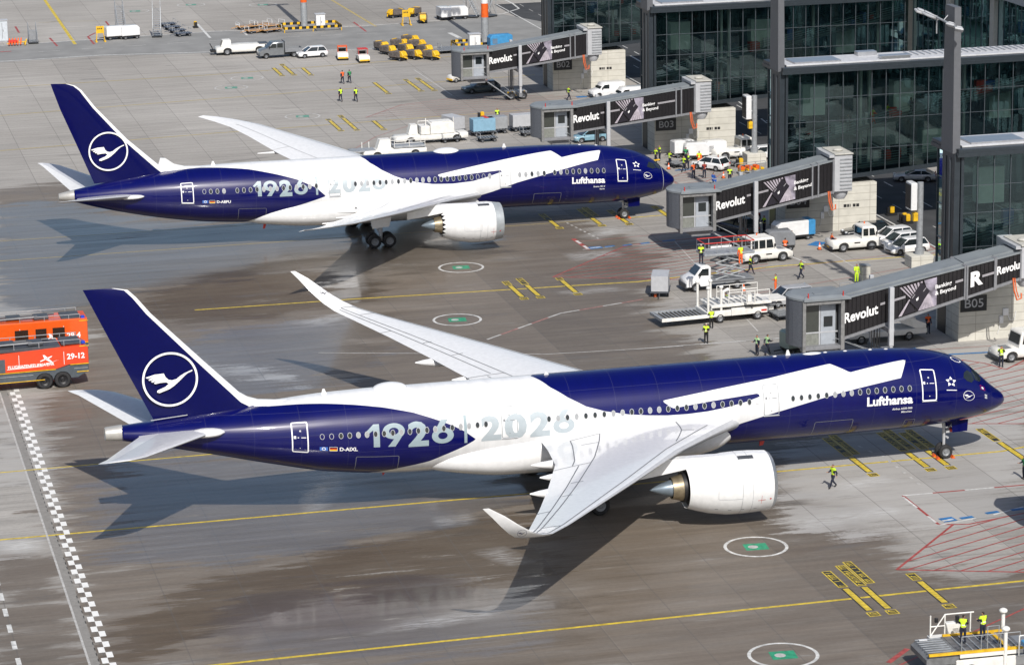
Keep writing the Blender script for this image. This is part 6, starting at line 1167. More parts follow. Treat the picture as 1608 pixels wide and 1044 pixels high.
def deck_loader():
    """container loader seen from its bridge end: slatted nose ramp at +X, yellow edged deck, lift posts behind"""
    t_ = root('cargo_loader'); OW = CREAM
    part(t_, 'chassis', OW, lambda m: (m.box(-6, 1.5, -1.5, 1.5, .5, 1.15, ch=.06), m.box(-3.2, .8, -1.56, -1.503, .62, 1.1, ch=.02)))
    for s_ in (-1, 1):
        for x in (.6, -4.5): vwheel(t_, x, s_*1.35, .45, .34, CREAM)
    d = part(t_, 'deck', mat('scuffed_deck_plate', (.13, .13, .135), .5, var=.3), lambda m: m.box(-2.6, 1.3, -1.4, 1.4, 1.35, 1.6)); part(d, 'edge', OW, lambda m: (m.box(-2.6, 1.3, -1.55, -1.403, 1.3, 1.56), m.box(-2.6, 1.3, 1.403, 1.55, 1.3, 1.56))); part(d, 'yellow_edge', YEL, lambda m: (m.box(-2.6, 1.3, -1.56, -1.41, 1.563, 1.7), m.box(-2.6, 3.2, 1.41, 1.58, 1.563, 1.7), m.box(-1.9, -1.6, -1.35, 1.35, 1.603, 1.66)))
    for k in range(8): part(d, 'roller', STEEL, lambda m: m.tube([(-2.3+.45*k, -1.2, 1.63), (-2.3+.45*k, 1.2, 1.63)], .05, 6))
    n_ = part(t_, 'nose_ramp', mat('grey_nose_ramp', (.16, .165, .17), .5, var=.2), lambda m: m.prism([(1.32, 1.6), (3.0, 1.5), (3.3, 1.3), (3.3, 1.0), (1.32, .9)], -1.4, 1.4, 'Y')); part(n_, 'slat', STEEL, lambda m: [m.box(1.5, 3.1, -1.3+.36*k, -1.2+.36*k, 1.57, 1.62) for k in range(8)]); part(n_, 'white_plate', WHITE, lambda m: (m.box(1.4, 2.1, -1.44, -1.403, 1.3, 1.5), m.box(2.4, 2.9, -1.2, -1.0, 1.62, 1.66)))
    for x, y in ((-1.5, 1.5), (-2.5, -1.5), (-6.0, 1.5), (-6.0, -1.5)): part(t_, 'lift_column', OW, lambda m: (m.tube([(x, y, .6), (x, y, 2.8)], .12, 12), m.ell((x, y, 2.86), (.26, .26, .17), 14, 7)), 40)
    part(t_, 'guard_rail', OW, lambda m: ([m.tube([(x, -1.9, 1.5), (x, -1.9, 2.8)], .045, 8) for x in (1.9, 1.0, -.6)], [m.tube([(1.9, -1.9, 1.5), (1.0, -1.9, 2.8), (-.8, -1.9, 2.8)], .045, 8), m.tube([(1.9, -1.9, 2.1), (1.0, -1.9, 2.1)], .04, 8)], [m.box(-.8, 2.0, -2.2, -1.62, 1.35, 1.47)]))
    part(t_, 'operator_console', OW, lambda m: (m.prism([(.8, 1.5), (1.0, 2.3), (.0, 2.3), (.3, 1.5)], -2.1, -1.7, 'Y', inset=.04), m.box(.2, .6, -2.1, -1.7, 1.5, 2.0, ch=.04))); part(t_, 'control_box', BLACK, lambda m: (m.box(.2, .4, -1.8, -1.6, 2.3, 2.75, ch=.03), m.box(1.5, 1.7, -1.8, -1.65, 2.4, 2.7, ch=.03)))
    part(t_, 'thin_rail', STEEL, lambda m: ([m.tube([(x, 1.5, 1.6), (x, 1.5, 2.6)], .025, 6) for x in (1.2, 0, -1.2, -2.4)], [m.tube([(1.2, 1.5, 2.6), (-2.4, 1.5, 2.6)], .025, 6)], [m.tube([(-.5, 1.2, 1.6), (-.5, 1.2, 3.0), (-1.2, 1.2, 3.0), (-1.2, 1.2, 1.6)], .03, 6)]))
    part(t_, 'main_platform', MGREY, lambda m: m.box(-7.5, -2.7, -1.35, 1.35, 1.16, 1.3)); part(t_, 'white_cage', OW, lambda m: ([m.tube([(x, 1.9, 1.3), (x, 1.9, 2.5)], .04, 6) for x in (-2.2, -2.7, -3.2, -3.7)], [m.tube([(-2.2, 1.9, z), (-3.9, 1.9, z)], .04, 6) for z in (1.3, 1.9, 2.5)])); part(t_, 'blue_cover', LBLUE, lambda m: m.box(-3.9, -2.2, 2.1, 3.2, 2.0, 2.35, ch=.05)); part(t_, 'red_flag_panel', RED, lambda m: m.box(.0, .3, -1.58, -1.561, .8, 1.05)); return t_
def scissor_truck():
    t_ = root('scissor_lift_truck')
    part(t_, 'cab', WHITE, lambda m: m.prism([(.9, 2.15), (1.05, 2.3), (1.75, 2.28), (2.4, 1.5), (3.2, 1.2), (3.3, .95)]+arches(3.3, .9, .45, [(2.35, .38)], .47), -.98, .98, 'Y', inset=.1), 50)
    part(t_, 'windscreen', GLS, lambda m: m.add([(1.83, -.78, 2.2), (2.42, -.85, 1.55), (2.42, .85, 1.55), (1.83, .78, 2.2)], [(0, 1, 2, 3)]), 0)
    for s_ in (-1, 1):
        part(t_, 'side_window', GLS, lambda m: m.add([(1.15, s_*.985, 2.1), (1.75, s_*.985, 2.1), (2.2, s_*.985, 1.5), (1.15, s_*.985, 1.45)], [(0, 1, 2, 3)]), 0); part(t_, 'headlight', LAMP, lambda m: m.box(3.05, 3.28, s_*.75-.15, s_*.75+.15, .85, 1.05, ch=.04)); part(t_, 'wing_mirror', BLACK, lambda m: m.box(1.95, 2.1, s_*1.15-.1, s_*1.15+.1, 1.45, 1.8, ch=.04))
        for x in (-1.6, 2.35): vwheel(t_, x, s_*.85, .38, .26)
    part(t_, 'bumper', DGREY, lambda m: (m.box(3.1, 3.36, -.95, .95, .35, .85, ch=.06),)); part(t_, 'chassis', MGREY, lambda m: (m.box(-3.2, 1.0, -.9, .9, .6, .85), m.box(-3.2, .8, -1.0, 1.0, .86, .95))); part(t_, 'stripe_board', YEL, lambda m: m.box(-3.0, .7, -1.03, -1.0, .62, .8))
    part(t_, 'scissor_arms', STEEL, lambda m: [m.box(0, 0, 0, 0, 0, 0) if 0 else m.tube([(-2.4, y, z), (.4, y, z+.72)], .07, 6) or 0 for y in (-.75, .75) for z in (.95, 1.7, 2.45)]+[m.tube([(.4, y*.9, z), (-2.4, y*.9, z+.72)], .07, 6) for y in (-.75, .75) for z in (.95, 1.7, 2.45)])
    p = part(t_, 'platform', STEEL, lambda m: m.box(-3.2, 1.6, -1.15, 1.15, 3.2, 3.4, ch=.03))
    part(p, 'guard_rail', STEEL, lambda m: ([m.tube([(x, y, 3.4), (x, y, 4.4)], .03, 6) for x in (-3.15, -2, -.8, .4, 1.55) for y in (-1.1, 1.1)], [m.tube([(-3.15, y, z), (1.55, y, z)], .03, 6) for y in (-1.1, 1.1) for z in (3.9,)], [m.tube([(x, -1.1, z), (x, 1.1, z)], .03, 6) for x in (-3.15, 1.55) for z in (3.9,)]))
    part(p, 'red_top_rail', RED, lambda m: ([m.tube([(-3.15, y, 4.4), (1.55, y, 4.4)], .045, 6) for y in (-1.1, 1.1)], [m.tube([(x, -1.1, 4.4), (x, 1.1, 4.4)], .045, 6) for x in (-3.15, 1.55)])); part(p, 'toe_board', WHITE, lambda m: m.box(-1.8, .2, -1.17, -1.151, 3.42, 3.6)); return t_
def stair_truck():
    t_ = root('passenger_stair_truck'); part(t_, 'body', CREAM, lambda m: (m.box(-3.6, 3.4, -1.1, 1.1, .5, 1.0, ch=.06), m.box(1.6, 3.4, -1.1, -.1, 1.0, 1.9, ch=.06)))
    part(t_, 'stair_flank', CREAM, lambda m: [m.prism([(-3.5, 1.0), (-3.5, 1.35), (2.6, 4.0), (2.6, 3.3), (-2.6, 1.0)], y-.03, y+.03, 'Y') for y in (-1.1, 1.1)], 0)
    part(t_, 'stair', ALU, lambda m: [m.box(-3.4+.4*k, -3.1+.4*k, -1.06, 1.06, 1.05+.17*k, 1.12+.17*k) for k in range(15)]); part(t_, 'canopy_rail', STEEL, lambda m: [m.tube([(-3.5, y, 2.2), (2.6, y, 4.9), (3.4, y, 4.9), (3.4, y, 3.4)], .04, 6) for y in (-1.1, 1.1)])
    part(t_, 'top_landing', ALU, lambda m: m.box(2.6, 3.5, -1.1, 1.1, 3.5, 3.6)); part(t_, 'support', MGREY, lambda m: [m.tube([(2.3, y, 1.0), (2.3, y, 3.4)], .08, 6) for y in (-.8, .8)]); part(t_, 'red_flash', RED, lambda m: m.box(-.6, .6, -1.115, -1.101, .7, .95))
    for s_ in (-1, 1):
        for x in (-2.0, 2.3): vwheel(t_, x, s_*.98, .4, .28)
    return t_
FT_RD = mat('fire_engine_red_orange', (.66, .055, .012), .3, coat=.6, var=.05); FT_OR = mat('fire_engine_orange', (.72, .10, .012), .3, coat=.6, var=.05); FT_GR = mat('fire_engine_grey', (.07, .085, .1), .45, var=.1)
def fire_truck(name, L=11.5, H=3.6, num='29-12', slope=True):
    """front at -X, its visible tail at +X"""
    t_ = root(name); f = L/2
    part(t_, 'lower_body', FT_GR, lambda m: m.prism([(-f, 1.55), (f-2.6, 1.55), (f-1.6, 1.8), (f-.02, 1.8), (f-.02, 1.25)]+arches(f-1.1+.2, -f, .75, [(f-2.15, .66), (f-3.6, .66), (-f+2.0, .66)], .72), -1.38, 1.38, 'Y', inset=.05), 30)
    up = [(-f+1.2, 1.57), (-f+.4, 2.6), (-f+1.4, H-.4), (-1.0, H-.35), (f-1.2, H-.12), (f-.3, H-.1), (f, H-.35), (f, 1.85), (f-1.6, 1.85), (f-2.6, 1.57)] if slope else [(-f, 1.57), (-f, H), (f, H), (f, 1.85), (f-1.6, 1.85), (f-2.6, 1.57)]
    part(t_, 'upper_body', FT_RD if slope else FT_OR, lambda m: m.prism(up, -1.42, 1.42, 'Y', inset=.07), 30)
    part(t_, 'roof_gear', DGREY, lambda m: (m.box(-f+1.6, f-2.2, -1.2, 1.2, H-.32, H-.02, ch=.05), m.box(f-2.1, f-.5, -1.1, 1.1, H-.1, H+.12, ch=.06), m.tube([(-2.5, -.3, H+.1), (1.5, -.5, H+.25)], .12, 8), m.tube([(-3, .6, H+.1), (3, .6, H+.15)], .09, 8), m.box(1.2, 2.4, -.8, .4, H, H+.3, ch=.05), m.box(-1, .2, -.2, .9, H, H+.22, ch=.05)))
    part(t_, 'roof_rail', STEEL, lambda m: ([m.tube([(-f+2, y, H+.35), (f-.6, y, H+.35)], .03, 6) for y in (-1.2, 1.2)], [m.tube([(x, y, H-.1), (x, y, H+.35)], .03, 6) for y in (-1.2, 1.2) for x in (-2, 0, 2, 4, f-.6)]))
    part(t_, 'yellow_edge', YEL, lambda m: (m.box(-f, f-3.6, -1.43, -1.385, .78, .83), m.box(f-1.0, f-.05, -1.43, -1.385, 1.2, 1.26), m.box(-f, f-2.7, -1.45, -1.425, 1.56, 1.62), m.box(f-1.5, f-.02, -1.45, -1.425, 1.84, 1.9), m.box(f-.7, f+.05, -1.45, -1.425, H-.2, H-.14)))
    if slope: part(t_, 'roller_shutter', FT_GR, lambda m: m.box(-f+3.2, -f+5.1, -1.45, -1.425, 1.65, 2.75))
    for s_ in (-1, 1):
        for x in (-f+2.0, f-3.6, f-2.15): vwheel(t_, x, s_*1.17, .66, .45, BLACK)
    fn = lambda o_: plane_fn((o_[0], -1.436, o_[1]), (1, 0, 0), (0, 0, 1))
    lay(text_mesh(num, .62, .03), fn((f-1.75, 2.35)), 'number_lettering', LETTER, t_); lay(text_mesh('FLUGHAFENFEUERWEHR', .33, .025), fn((-.6, 1.95)), 'fire_brigade_lettering', LETTER, t_)
    lay(move_bm(poly_bm([[(-.1, -.05), (.9, .3), (1.0, .42), (.85, .4), (-.1, .05)], [(.3, .12), (.15, .55), (.3, .55), (.62, .25)], [(.4, .1), (.85, -.2), (.95, -.1), (.65, .2)]]), 2.1, .4, .9), fn((.0, 1.95)), 'plane_emblem', LETTER, t_); lay(poly_bm([[(-1.0, .0), (1.8, .05), (3.2, .5), (1.7, .12), (-.9, .05)]]), fn((.3, 1.87)), 'swoosh_emblem', LETTER, t_)
    for k, (wx, ww) in enumerate(((f-6.0, 1.1), (f-4.3, .9), (f-2.9, 1.0))):
        if not slope: part(t_, 'locker_window', mat('dark_locker_glass', (.03, .02, .015), .25, coat=.4), lambda m: m.box(wx, wx+ww, -1.445, -1.425, 2.45, 3.3))
    part(t_, 'body_seam', LETTER, lambda m: [m.box(sx, sx+.035, -1.443, -1.424, 1.95, H-.5) for sx in (f-2.0, f-5.6, f-8)])
    part(t_, 'locker_handle_strip', STEEL, lambda m: (m.box(-f+.5, f-4.5, -1.4, -1.383, 1.25, 1.29), m.box(f-1.2, f-.1, -1.4, -1.383, 1.5, 1.54)))
    part(t_, 'tail_light', TAIL, lambda m: [m.box(f-.06, f+.02, s_*1.2-.08, s_*1.2+.08, 2.0, 2.4) for s_ in (-1, 1)]); part(t_, 'blue_beacon', mat('blue_beacon_glass', (.02, .06, .5), .2), lambda m: m.box(f-.5, f-.2, -1.3, -.9, H-.05, H+.18, ch=.04)); return t_
# ---- place them ----------------------------------------------------------
PR = {}
def P(k, fn):
    if k not in PR: PR[k] = fn()
    return PR[k]
SILV = mat('silver_car_paint', (.45, .46, .48), .35, metal=.15, coat=.6); DKP = mat('dark_grey_car_paint', (.045, .055, .065), .25, metal=.4, coat=.7); BLKP = mat('black_car_paint', (.012, .014, .018), .2, coat=.8); TEALP = mat('grey_green_car_paint', (.05, .075, .085), .3, coat=.6)
car0 = P('car', lambda: car('parked_car')); est = P('estate', lambda: car('parked_car', 4.7, 1.85, 1.46, 1.25, .92, DKP, .15, .6, .5)); mpv = P('mpv', lambda: car('parked_car', 4.9, 1.95, 1.85, .75, 1.05, DKP, .1, .75, .25)); suv = P('suv', lambda: car('parked_car', 4.6, 1.88, 1.65, 1.15, 1.0, SILV, .2, .6, .35)); spt = P('sport', lambda: car('moving_car', 4.5, 1.85, 1.25, 1.4, .82, SILV, .6, .8, .8))
V = 'car'
place(car0, G(490, 90), 186, 'white hatchback behind the grey pickup truck, left of the small baggage tractors', V)
place(est, G(755, 145), 184, 'dark grey-green car standing below the cab of the farthest boarding bridge', V, swap={'dark_grey_car_paint': TEALP})
place(mpv, G(1157, 366), 112, 'dark grey people carrier seen from behind, under the second nearest boarding bridge', V)
place(car0, G(1116, 266), 128, 'white hatchback seen from behind beside the group of workers in vests', V)
place(est, G(1360, 372), 178, 'black estate car behind the three parked white cars', V, swap={'dark_grey_car_paint': BLKP})
for p, l in (((1401, 380), 'farthest of the three white cars parked side by side'), ((1413, 388), 'middle one of the three white cars parked side by side'), ((1424, 397), 'nearest of the three white cars parked side by side')): place(car0, G(*p), 190, l, V, 'white cars parked beside the guidance pole', swap={'none': WHITE})
place(suv, G(1238, 478), 186, 'silver car with a dark roof half hidden behind the cab of the nearest boarding bridge', V)
place(spt, G(1436, 284), 160, 'silver low car driving on the dark road under the glass piers', V); place(car0, G(1192, 250), 188, 'white car partly hidden behind the pole of the guidance display', V, swap={'none': WHITE})
vn = P('van', lambda: van('delivery_van')); place(vn, G(953, 152), 188, 'white van nearer the B02 base, parked beside a second white van', 'van', 'white vans at the B02 base'); place(vn, G(985, 160), 186, 'white van with a bright green door reflection, half hidden behind the B03 boarding bridge', 'van', 'white vans at the B02 base', swap={'none': WHITE})
place(P('pick', pickup), G(438, 90), 184, 'silver-grey double-cab pickup truck with a flat open bed on the service road', 'pickup truck')
place(P('push', towbarless), G(380, 84), 180, 'low white pushback tractor ahead of the grey pickup truck', 'tug')
T1 = P('tug1', lambda: tug('aircraft_tug', -.55, 1.35, 2.4)); T2 = P('tug2', lambda: tug('aircraft_tug', 1.3, .85, 2.3))
place(T1, G(1200, 409), 8, 'white tug with a four-window cab beside the scissor lift platform', 'tug'); place(T2, G(1340, 391), 2, 'white tug with its cab at the right, left of the three white cars', 'tug'); place(T1, G(1604, 562), 184, 'white tug cut off by the right edge of the photo', 'tug', swap={'none': WHITE}); place(T2, G(1152, 248), 4, 'white tug parked against the B03 base behind the white hatchback', 'tug', swap={'none': WHITE})
place(P('belt', belt_truck), G(618, 246), 182, 'white flat loader truck just beyond the roof of the farther airliner, left of another', 'loader truck'); place(P('box', box_truck), G(676, 223), 182, 'long white transporter with a boxy load beyond the farther airliner', 'transporter')
bt = P('bt', baggage_tractor); place(bt, G(538, 93), 262, 'small baggage tractor with an orange canopy, left one of two', 'baggage tractor', 'small baggage tractors', swap={'red_paint': ORG}); place(bt, G(570, 97), 268, 'small baggage tractor with a red canopy, right one of two', 'baggage tractor', 'small baggage tractors'); place(bt, G(722, 128), 200, 'baggage tractor beneath the far side of the farthest bridge cab', 'baggage tractor', swap={'red_paint': MGREY})
gp = P('gpu', gpu); place(gp, G(180, 62), 190, 'white rounded cart just right of the left yellow sign board', 'power cart', 'white carts at the back stands'); place(gp, G(204, 61), 190, 'white rounded cart beside the tall steps, right of another like it', 'power cart', 'white carts at the back stands', swap={'none': WHITE}); place(gp, G(697, 31), 95, 'white upright cart among yellow carts at the top of the photo', 'power cart', 'white carts at the back stands', swap={'none': WHITE}); place(gp, G(720, 30), 182, 'white cart with a rounded hood next to the far lattice steps', 'power cart', 'white carts at the back stands', swap={'none': WHITE})
place(gp, G(1073, 246), 184, 'white power cart against the B03 base beside workers in yellow', 'power cart', swap={'none': WHITE}); place(P('acu', lambda: gpu(WHITE, LBLUE, 4.0, 'air_conditioning_cart')), G(1245, 376), 8, 'long white cart with a bright blue end at the B04 base', 'cart')
place(P('gpub', lambda: gpu(LBLUE, None, 3.2)), G(785, 76), 5, 'light blue cart behind the roof of the farthest boarding bridge', 'power cart')
dl = P('dolly', lambda: dolly(2.2, 1.5, mat('navy_cart', (.03, .045, .08), .5))); G4 = 'dark blue dollies in a slanting row'
for k, (p, l) in enumerate((((264, 42), 'first dark blue dolly of the slanting row, farthest away'), ((271, 47), 'second dark blue dolly of the slanting row'), ((279, 52), 'third dark blue dolly of the slanting row'), ((288, 57), 'nearest and largest looking dark blue dolly of the slanting row'))): place(dl, G(*p), 190, l, 'dolly', G4, swap={'none': WHITE} if k else None)
ch = P('chassis', lambda: dolly(3.0, 1.6, mat('orange_brown_deck', (.5, .26, .08), .6), 'container_chassis', True, WHITE)); GC = 'orange chassis dollies beside the left mast'
for k, (p, l) in enumerate((((388, 46), 'leftmost orange and white chassis beside the left mast'), ((402, 52), 'front orange chassis of the group beside the left mast'), ((410, 43), 'back orange chassis of the group beside the left mast'), ((425, 51), 'orange chassis nearest the striped barrier at the left mast'), ((430, 44), 'orange chassis tucked behind the one at the striped barrier'))): place(ch, G(*p), 190+4*k, l, 'dolly', GC, swap={'none': WHITE} if k else None)
yc = P('yc', yellow_cart); GY = 'yellow nosed carts standing in rows'
for k, (p, l) in enumerate((((600, 80), 'backmost cart with an upright yellow nose in the left row'), ((610, 86), 'second cart from the back in the left row of yellow nosed carts'), ((626, 95), 'front cart of the left row of yellow nosed carts'), ((628, 76), 'tall yellow nosed cart at the back of the second row'), ((638, 84), 'middle cart in the second row of yellow nosed carts'), ((650, 93), 'front cart of the second row of yellow nosed carts'),
    ((645, 70), 'backmost cart of the right row of yellow nosed carts'), ((655, 77), 'cart with yellow hoses in the middle of the right row'), ((668, 85), 'cart next to the front in the right row of yellow nosed carts'), ((677, 94), 'front cart of the right row of yellow nosed carts, nearest the bridge'),
    ((621, 28), 'left yellow cart beside the far yellow sign board'), ((650, 26), 'dark yellow cart right of the far yellow sign board'), ((664, 36), 'cart with yellow hoods in front of the far white carts'))): place(yc, G(*p), 288+(k*37 % 29) if k < 10 else 200+30*(k-10), l, 'cart', GY, swap={'none': WHITE} if k else None)
fd = P('flatd', lambda: dolly(3.4, 1.8, MGREY, 'flat_dolly')); place(fd, G(696, 84), 185, 'flat grey dolly between the yellow nosed carts and the farthest bridge', 'dolly', 'flat grey dollies'); place(fd, G(708, 80), 185, 'flat grey dolly touching the farthest bridge roof in the photo', 'dolly', 'flat grey dollies', swap={'none': WHITE})
for p, rz, l in (((706, 223), 185, 'small dark dolly with a yellow bar right of the white loader'), ((765, 222), 183, 'small dark dolly in front of the blue and red container'), ((832, 213), 183, 'small dark dolly beside the grey container at the B03 bridge cab')): place(dl, G(*p), rz, l, 'dolly', 'dark dollies beyond the farther airliner', swap={'navy_cart': DGREY})
cdy = P('cd', container_dolly); place(cdy, G(820, 205), 184, 'dolly with a plain grey container left of the B03 bridge cab', 'dolly'); place(cdy, G(758, 212), 184, 'dolly with a light blue container', 'dolly', swap={'light_grey_paint': mat('faded_blue_canvas', (.2, .36, .48), .7)}); place(cdy, G(712, 208), 110, 'upright pale container behind the white loader beyond the farther airliner', 'dolly', swap={'none': WHITE})
red = P('cdr', lambda: container_dolly(mat('silver_container', (.4, .42, .44), .4, metal=.4), RED)); place(red, G(777, 209), 184, 'dolly with a silver container that has a red end', 'dolly')
place(cdy, G(1037, 462), 250, 'grey container dolly with a cone on it, in front of the white lift truck', 'dolly', swap={'none': WHITE})
st = P('steps', lattice_steps); 
for k, (p, rz, l) in enumerate((((190, 53), 95, 'tall lattice steps behind the two white carts at the left'), ((247, 58), 80, 'tall silver lattice steps beside the dark blue dollies'), ((740, 28), 150, 'lattice steps right of the far white carts'), ((768, 27), 30, 'lattice steps behind the banded mast at the top'))): place(st, G(*p), rz, l, 'steps', 'lattice maintenance steps', swap={'none': WHITE} if k else None)
place(P('steps_s', lambda: lattice_steps(2.8)), G(52, 68), 90, 'short lattice steps at the far left beside the orange rack', 'steps')
sb = P('sign', sign_board); place(sb, G(158, 66), 0, 'yellow sign board on legs left of the two white carts', 'sign', 'yellow sign boards'); place(sb, G(638, 40), 0, 'yellow sign board on legs among the yellow carts at the top', 'sign', 'yellow sign boards', swap={'none': WHITE})
ld = P('loader', loader); place(ld, G(1118, 502), 4, 'long cream container loader with an open roller deck, below the white lift truck', 'cargo loader')
place(P('loader_y', deck_loader), (-19.4, -41.0), 178, 'cream loader with a yellow edged deck cut off at the bottom right corner', 'cargo loader')
place(P('scis', scissor_truck), G(1126, 452), 182, 'white lift truck with its scissor platform raised and red rails', 'lift truck'); place(P('stair', stair_truck), G(1385, 533), 182, 'cream passenger stair truck under the nearest boarding bridge', 'stair truck')
place(gp, G(1252, 552), 190, 'power cart with a yellow top under the nearest bridge cab', 'power cart', swap={'white_paint': mat('pale_green_cart', (.3, .36, .3), .5)})
cn = P('cone', cone); GN = 'traffic cones'
place(cn, G(1327, 531), 0, 'traffic cone under the nearest boarding bridge beside its cab', 'cone', GN); place(cn, G(1029, 466), 0, 'traffic cone beside the grey container dolly near the lift truck', 'cone', GN, swap={'none': WHITE}); place(cn, G(690, 202), 0, 'traffic cone behind the white transporter beyond the farther airliner', 'cone', GN, swap={'none': WHITE})
bo_ = P('boll', bollard); GB = 'yellow boxes on black stands'
for k, (p, l) in enumerate((((1163, 262), 'yellow box beside the foot of the farther guidance pole'), ((1443, 412), 'yellow box left of the foot of the nearer guidance pole'), ((1400, 338), 'yellow box by the road edge right of the B04 base, left of two others'), ((1420, 349), 'yellow box by the road edge, middle of three'), ((1425, 351), 'yellow box by the road edge, right of three'), ((757, 188), 'small yellow box beyond the farther airliner, left of a worker'), ((307, 44), 'yellow box on a stand beside the dark blue dollies'), ((726, 84), 'yellow box in front of the white cabinet at the far mast'))): place(bo_, G(*p), 0 if k < 6 else 90, l, 'equipment box', GB, swap={'none': WHITE} if k else None)
def towbar():
    t_ = root('tow_bar'); part(t_, 'bar', YEL, lambda m: m.tube([(-2.4, 0, .5), (2.2, 0, .5)], .09, 8)); part(t_, 'head', RED, lambda m: m.box(-2.8, -2.35, -.25, .25, .35, .65, ch=.04)); part(t_, 'eye', STEEL, lambda m: m.tube([(2.2, 0, .5), (2.6, 0, .45)], .05, 6))
    for s_ in (-1, 1): vwheel(t_, -.2, s_*.35, .22, .12)
    return t_
tb = P('towbar', towbar)
for p, rz, l in (((1010, 262), 20, 'yellow tow bar on the ground right of the farther airliner nose'), ((1128, 300), 160, 'yellow tow bar lying just left of the B04 bridge cab roof')): place(tb, G(*p), rz, l, 'tow bar', 'yellow tow bars', swap={'none': WHITE})
for p, rz, sw, l in (((1094, 250), 170, 'none', 'white power cart right of the first one at the B03 base'), ((1120, 247), 8, 'none', 'white power cart against the middle of the B03 base'), ((1225, 392), 175, 'white_paint', 'grey power cart between the white tug and the B04 base')): place(gp, G(*p), rz, l, 'power cart', swap={sw: MGREY})
for p, rz, l in (((1062, 262), 100, 'dark dolly left of the group of workers by the white hatchback'), ((1140, 262), 20, 'dark dolly right of the white hatchback'), ((1150, 408), 12, 'dark dolly at the left end of the white tug near the lift platform'), ((1180, 492), 0, 'dark dolly behind the container loader, left of the silver car'), ((1226, 500), 95, 'dark dolly between the container loader and the nearest bridge cab'), ((1470, 416), 95, 'dark dolly beside the foot of the nearer guidance pole')): place(dl, G(*p), rz, l, 'dolly', 'dark dollies around the boarding bridges', swap={'navy_cart': DGREY})
for p, l in (((1050, 266), 'cone at the far left of the B03 base area'), ((1136, 280), 'cone in front of the rack of gear near the B04 bridge'), ((1212, 382), 'cone at the left end of the blue ended cart'), ((1287, 392), 'cone between the blue ended cart and the orange vested worker'), ((1168, 458), 'cone behind the lift truck'), ((1240, 528), 'cone left of the nearest bridge cab')): place(P('cone', cone), G(*p), 0, l, 'cone', 'traffic cones', swap={'none': WHITE})
place(est, G(868, 103), 184, 'dark car in shade under the roof of the farthest boarding bridge', V, swap={'dark_grey_car_paint': BLKP}); place(car0, G(926, 222), 184, 'light blue car half hidden behind the roof of the farther airliner', V, swap={'white_paint': mat('light_blue_car_paint', (.2, .36, .45), .3, coat=.6)})
t_ = root('tow_bar_rack'); part(t_, 'rack', ORG, lambda m: [m.tube([(-1.0+.4*k, -.6, .2), (-.8+.4*k, .2, 1.0)], .09, 6) for k in range(5)]); part(t_, 'frame', YEL, lambda m: (m.tube([(-1.2, 0, .3), (1.5, 0, .5)], .08, 6), m.tube([(1.2, -.6, .1), (1.5, 0, .8), (1.2, .6, .1)], .08, 6))); part(t_, 'reel', RED, lambda m: m.box(-1.0, .2, -.3, .3, .4, .8, ch=.05)); place(t_, G(25, 72), 0, 'orange and yellow tow bar rack beside the pale cabinet at the left edge', 'rack')
t_ = root('tow_bar_rack'); part(t_, 'rack', STEEL, lambda m: [m.tube([(-1.8, y, z), (1.8, y, z)], .04, 6) for y in (-.5, .5) for z in (.3, 1.1)]+[m.tube([(x, y, 0), (x, y, 1.1)], .04, 6) for y in (-.5, .5) for x in (-1.8, -.6, .6, 1.8)]); part(t_, 'frame', YEL, lambda m: [m.box(-1.6+.8*k, -1.2+.8*k, -.4, .4, .35, .6, ch=.05) for k in range(4)]); part(t_, 'reel', ORG, lambda m: [m.tube([(-1.4+.9*k, -.4, .7), (-1.4+.9*k, .4, .7)], .25, 10) for k in range(3)]); place(t_, G(1182, 272), 10, 'rack of orange and yellow gear behind the B04 boarding bridge', 'rack')
t_ = root('concrete_block'); part(t_, 'block', CONC, lambda m: m.box(-.4, .4, -.4, .4, 0, 1.5, ch=.05)); part(t_, 'cap', STEEL, lambda m: m.box(-.43, .43, -.43, .43, 1.503, 1.6)); place(t_, G(1358, 442), 0, 'small grey block pillar showing above the nearest bridge roof', 'pillar')
ft = fire_truck('airport_fire_engine', 11.8, 3.5); place(ft, (-68.25, 40.2), 2.5, 'nearer orange and dark grey fire engine numbered 29-12 at the left edge', 'fire engine'); 
ft2 = fire_truck('airport_fire_engine', 11.0, 3.9, '29-4', False); place(ft2, (-67.1, 47.2), 1.5, 'farther orange fire engine partly hidden behind the one numbered 29-12', 'fire engine')
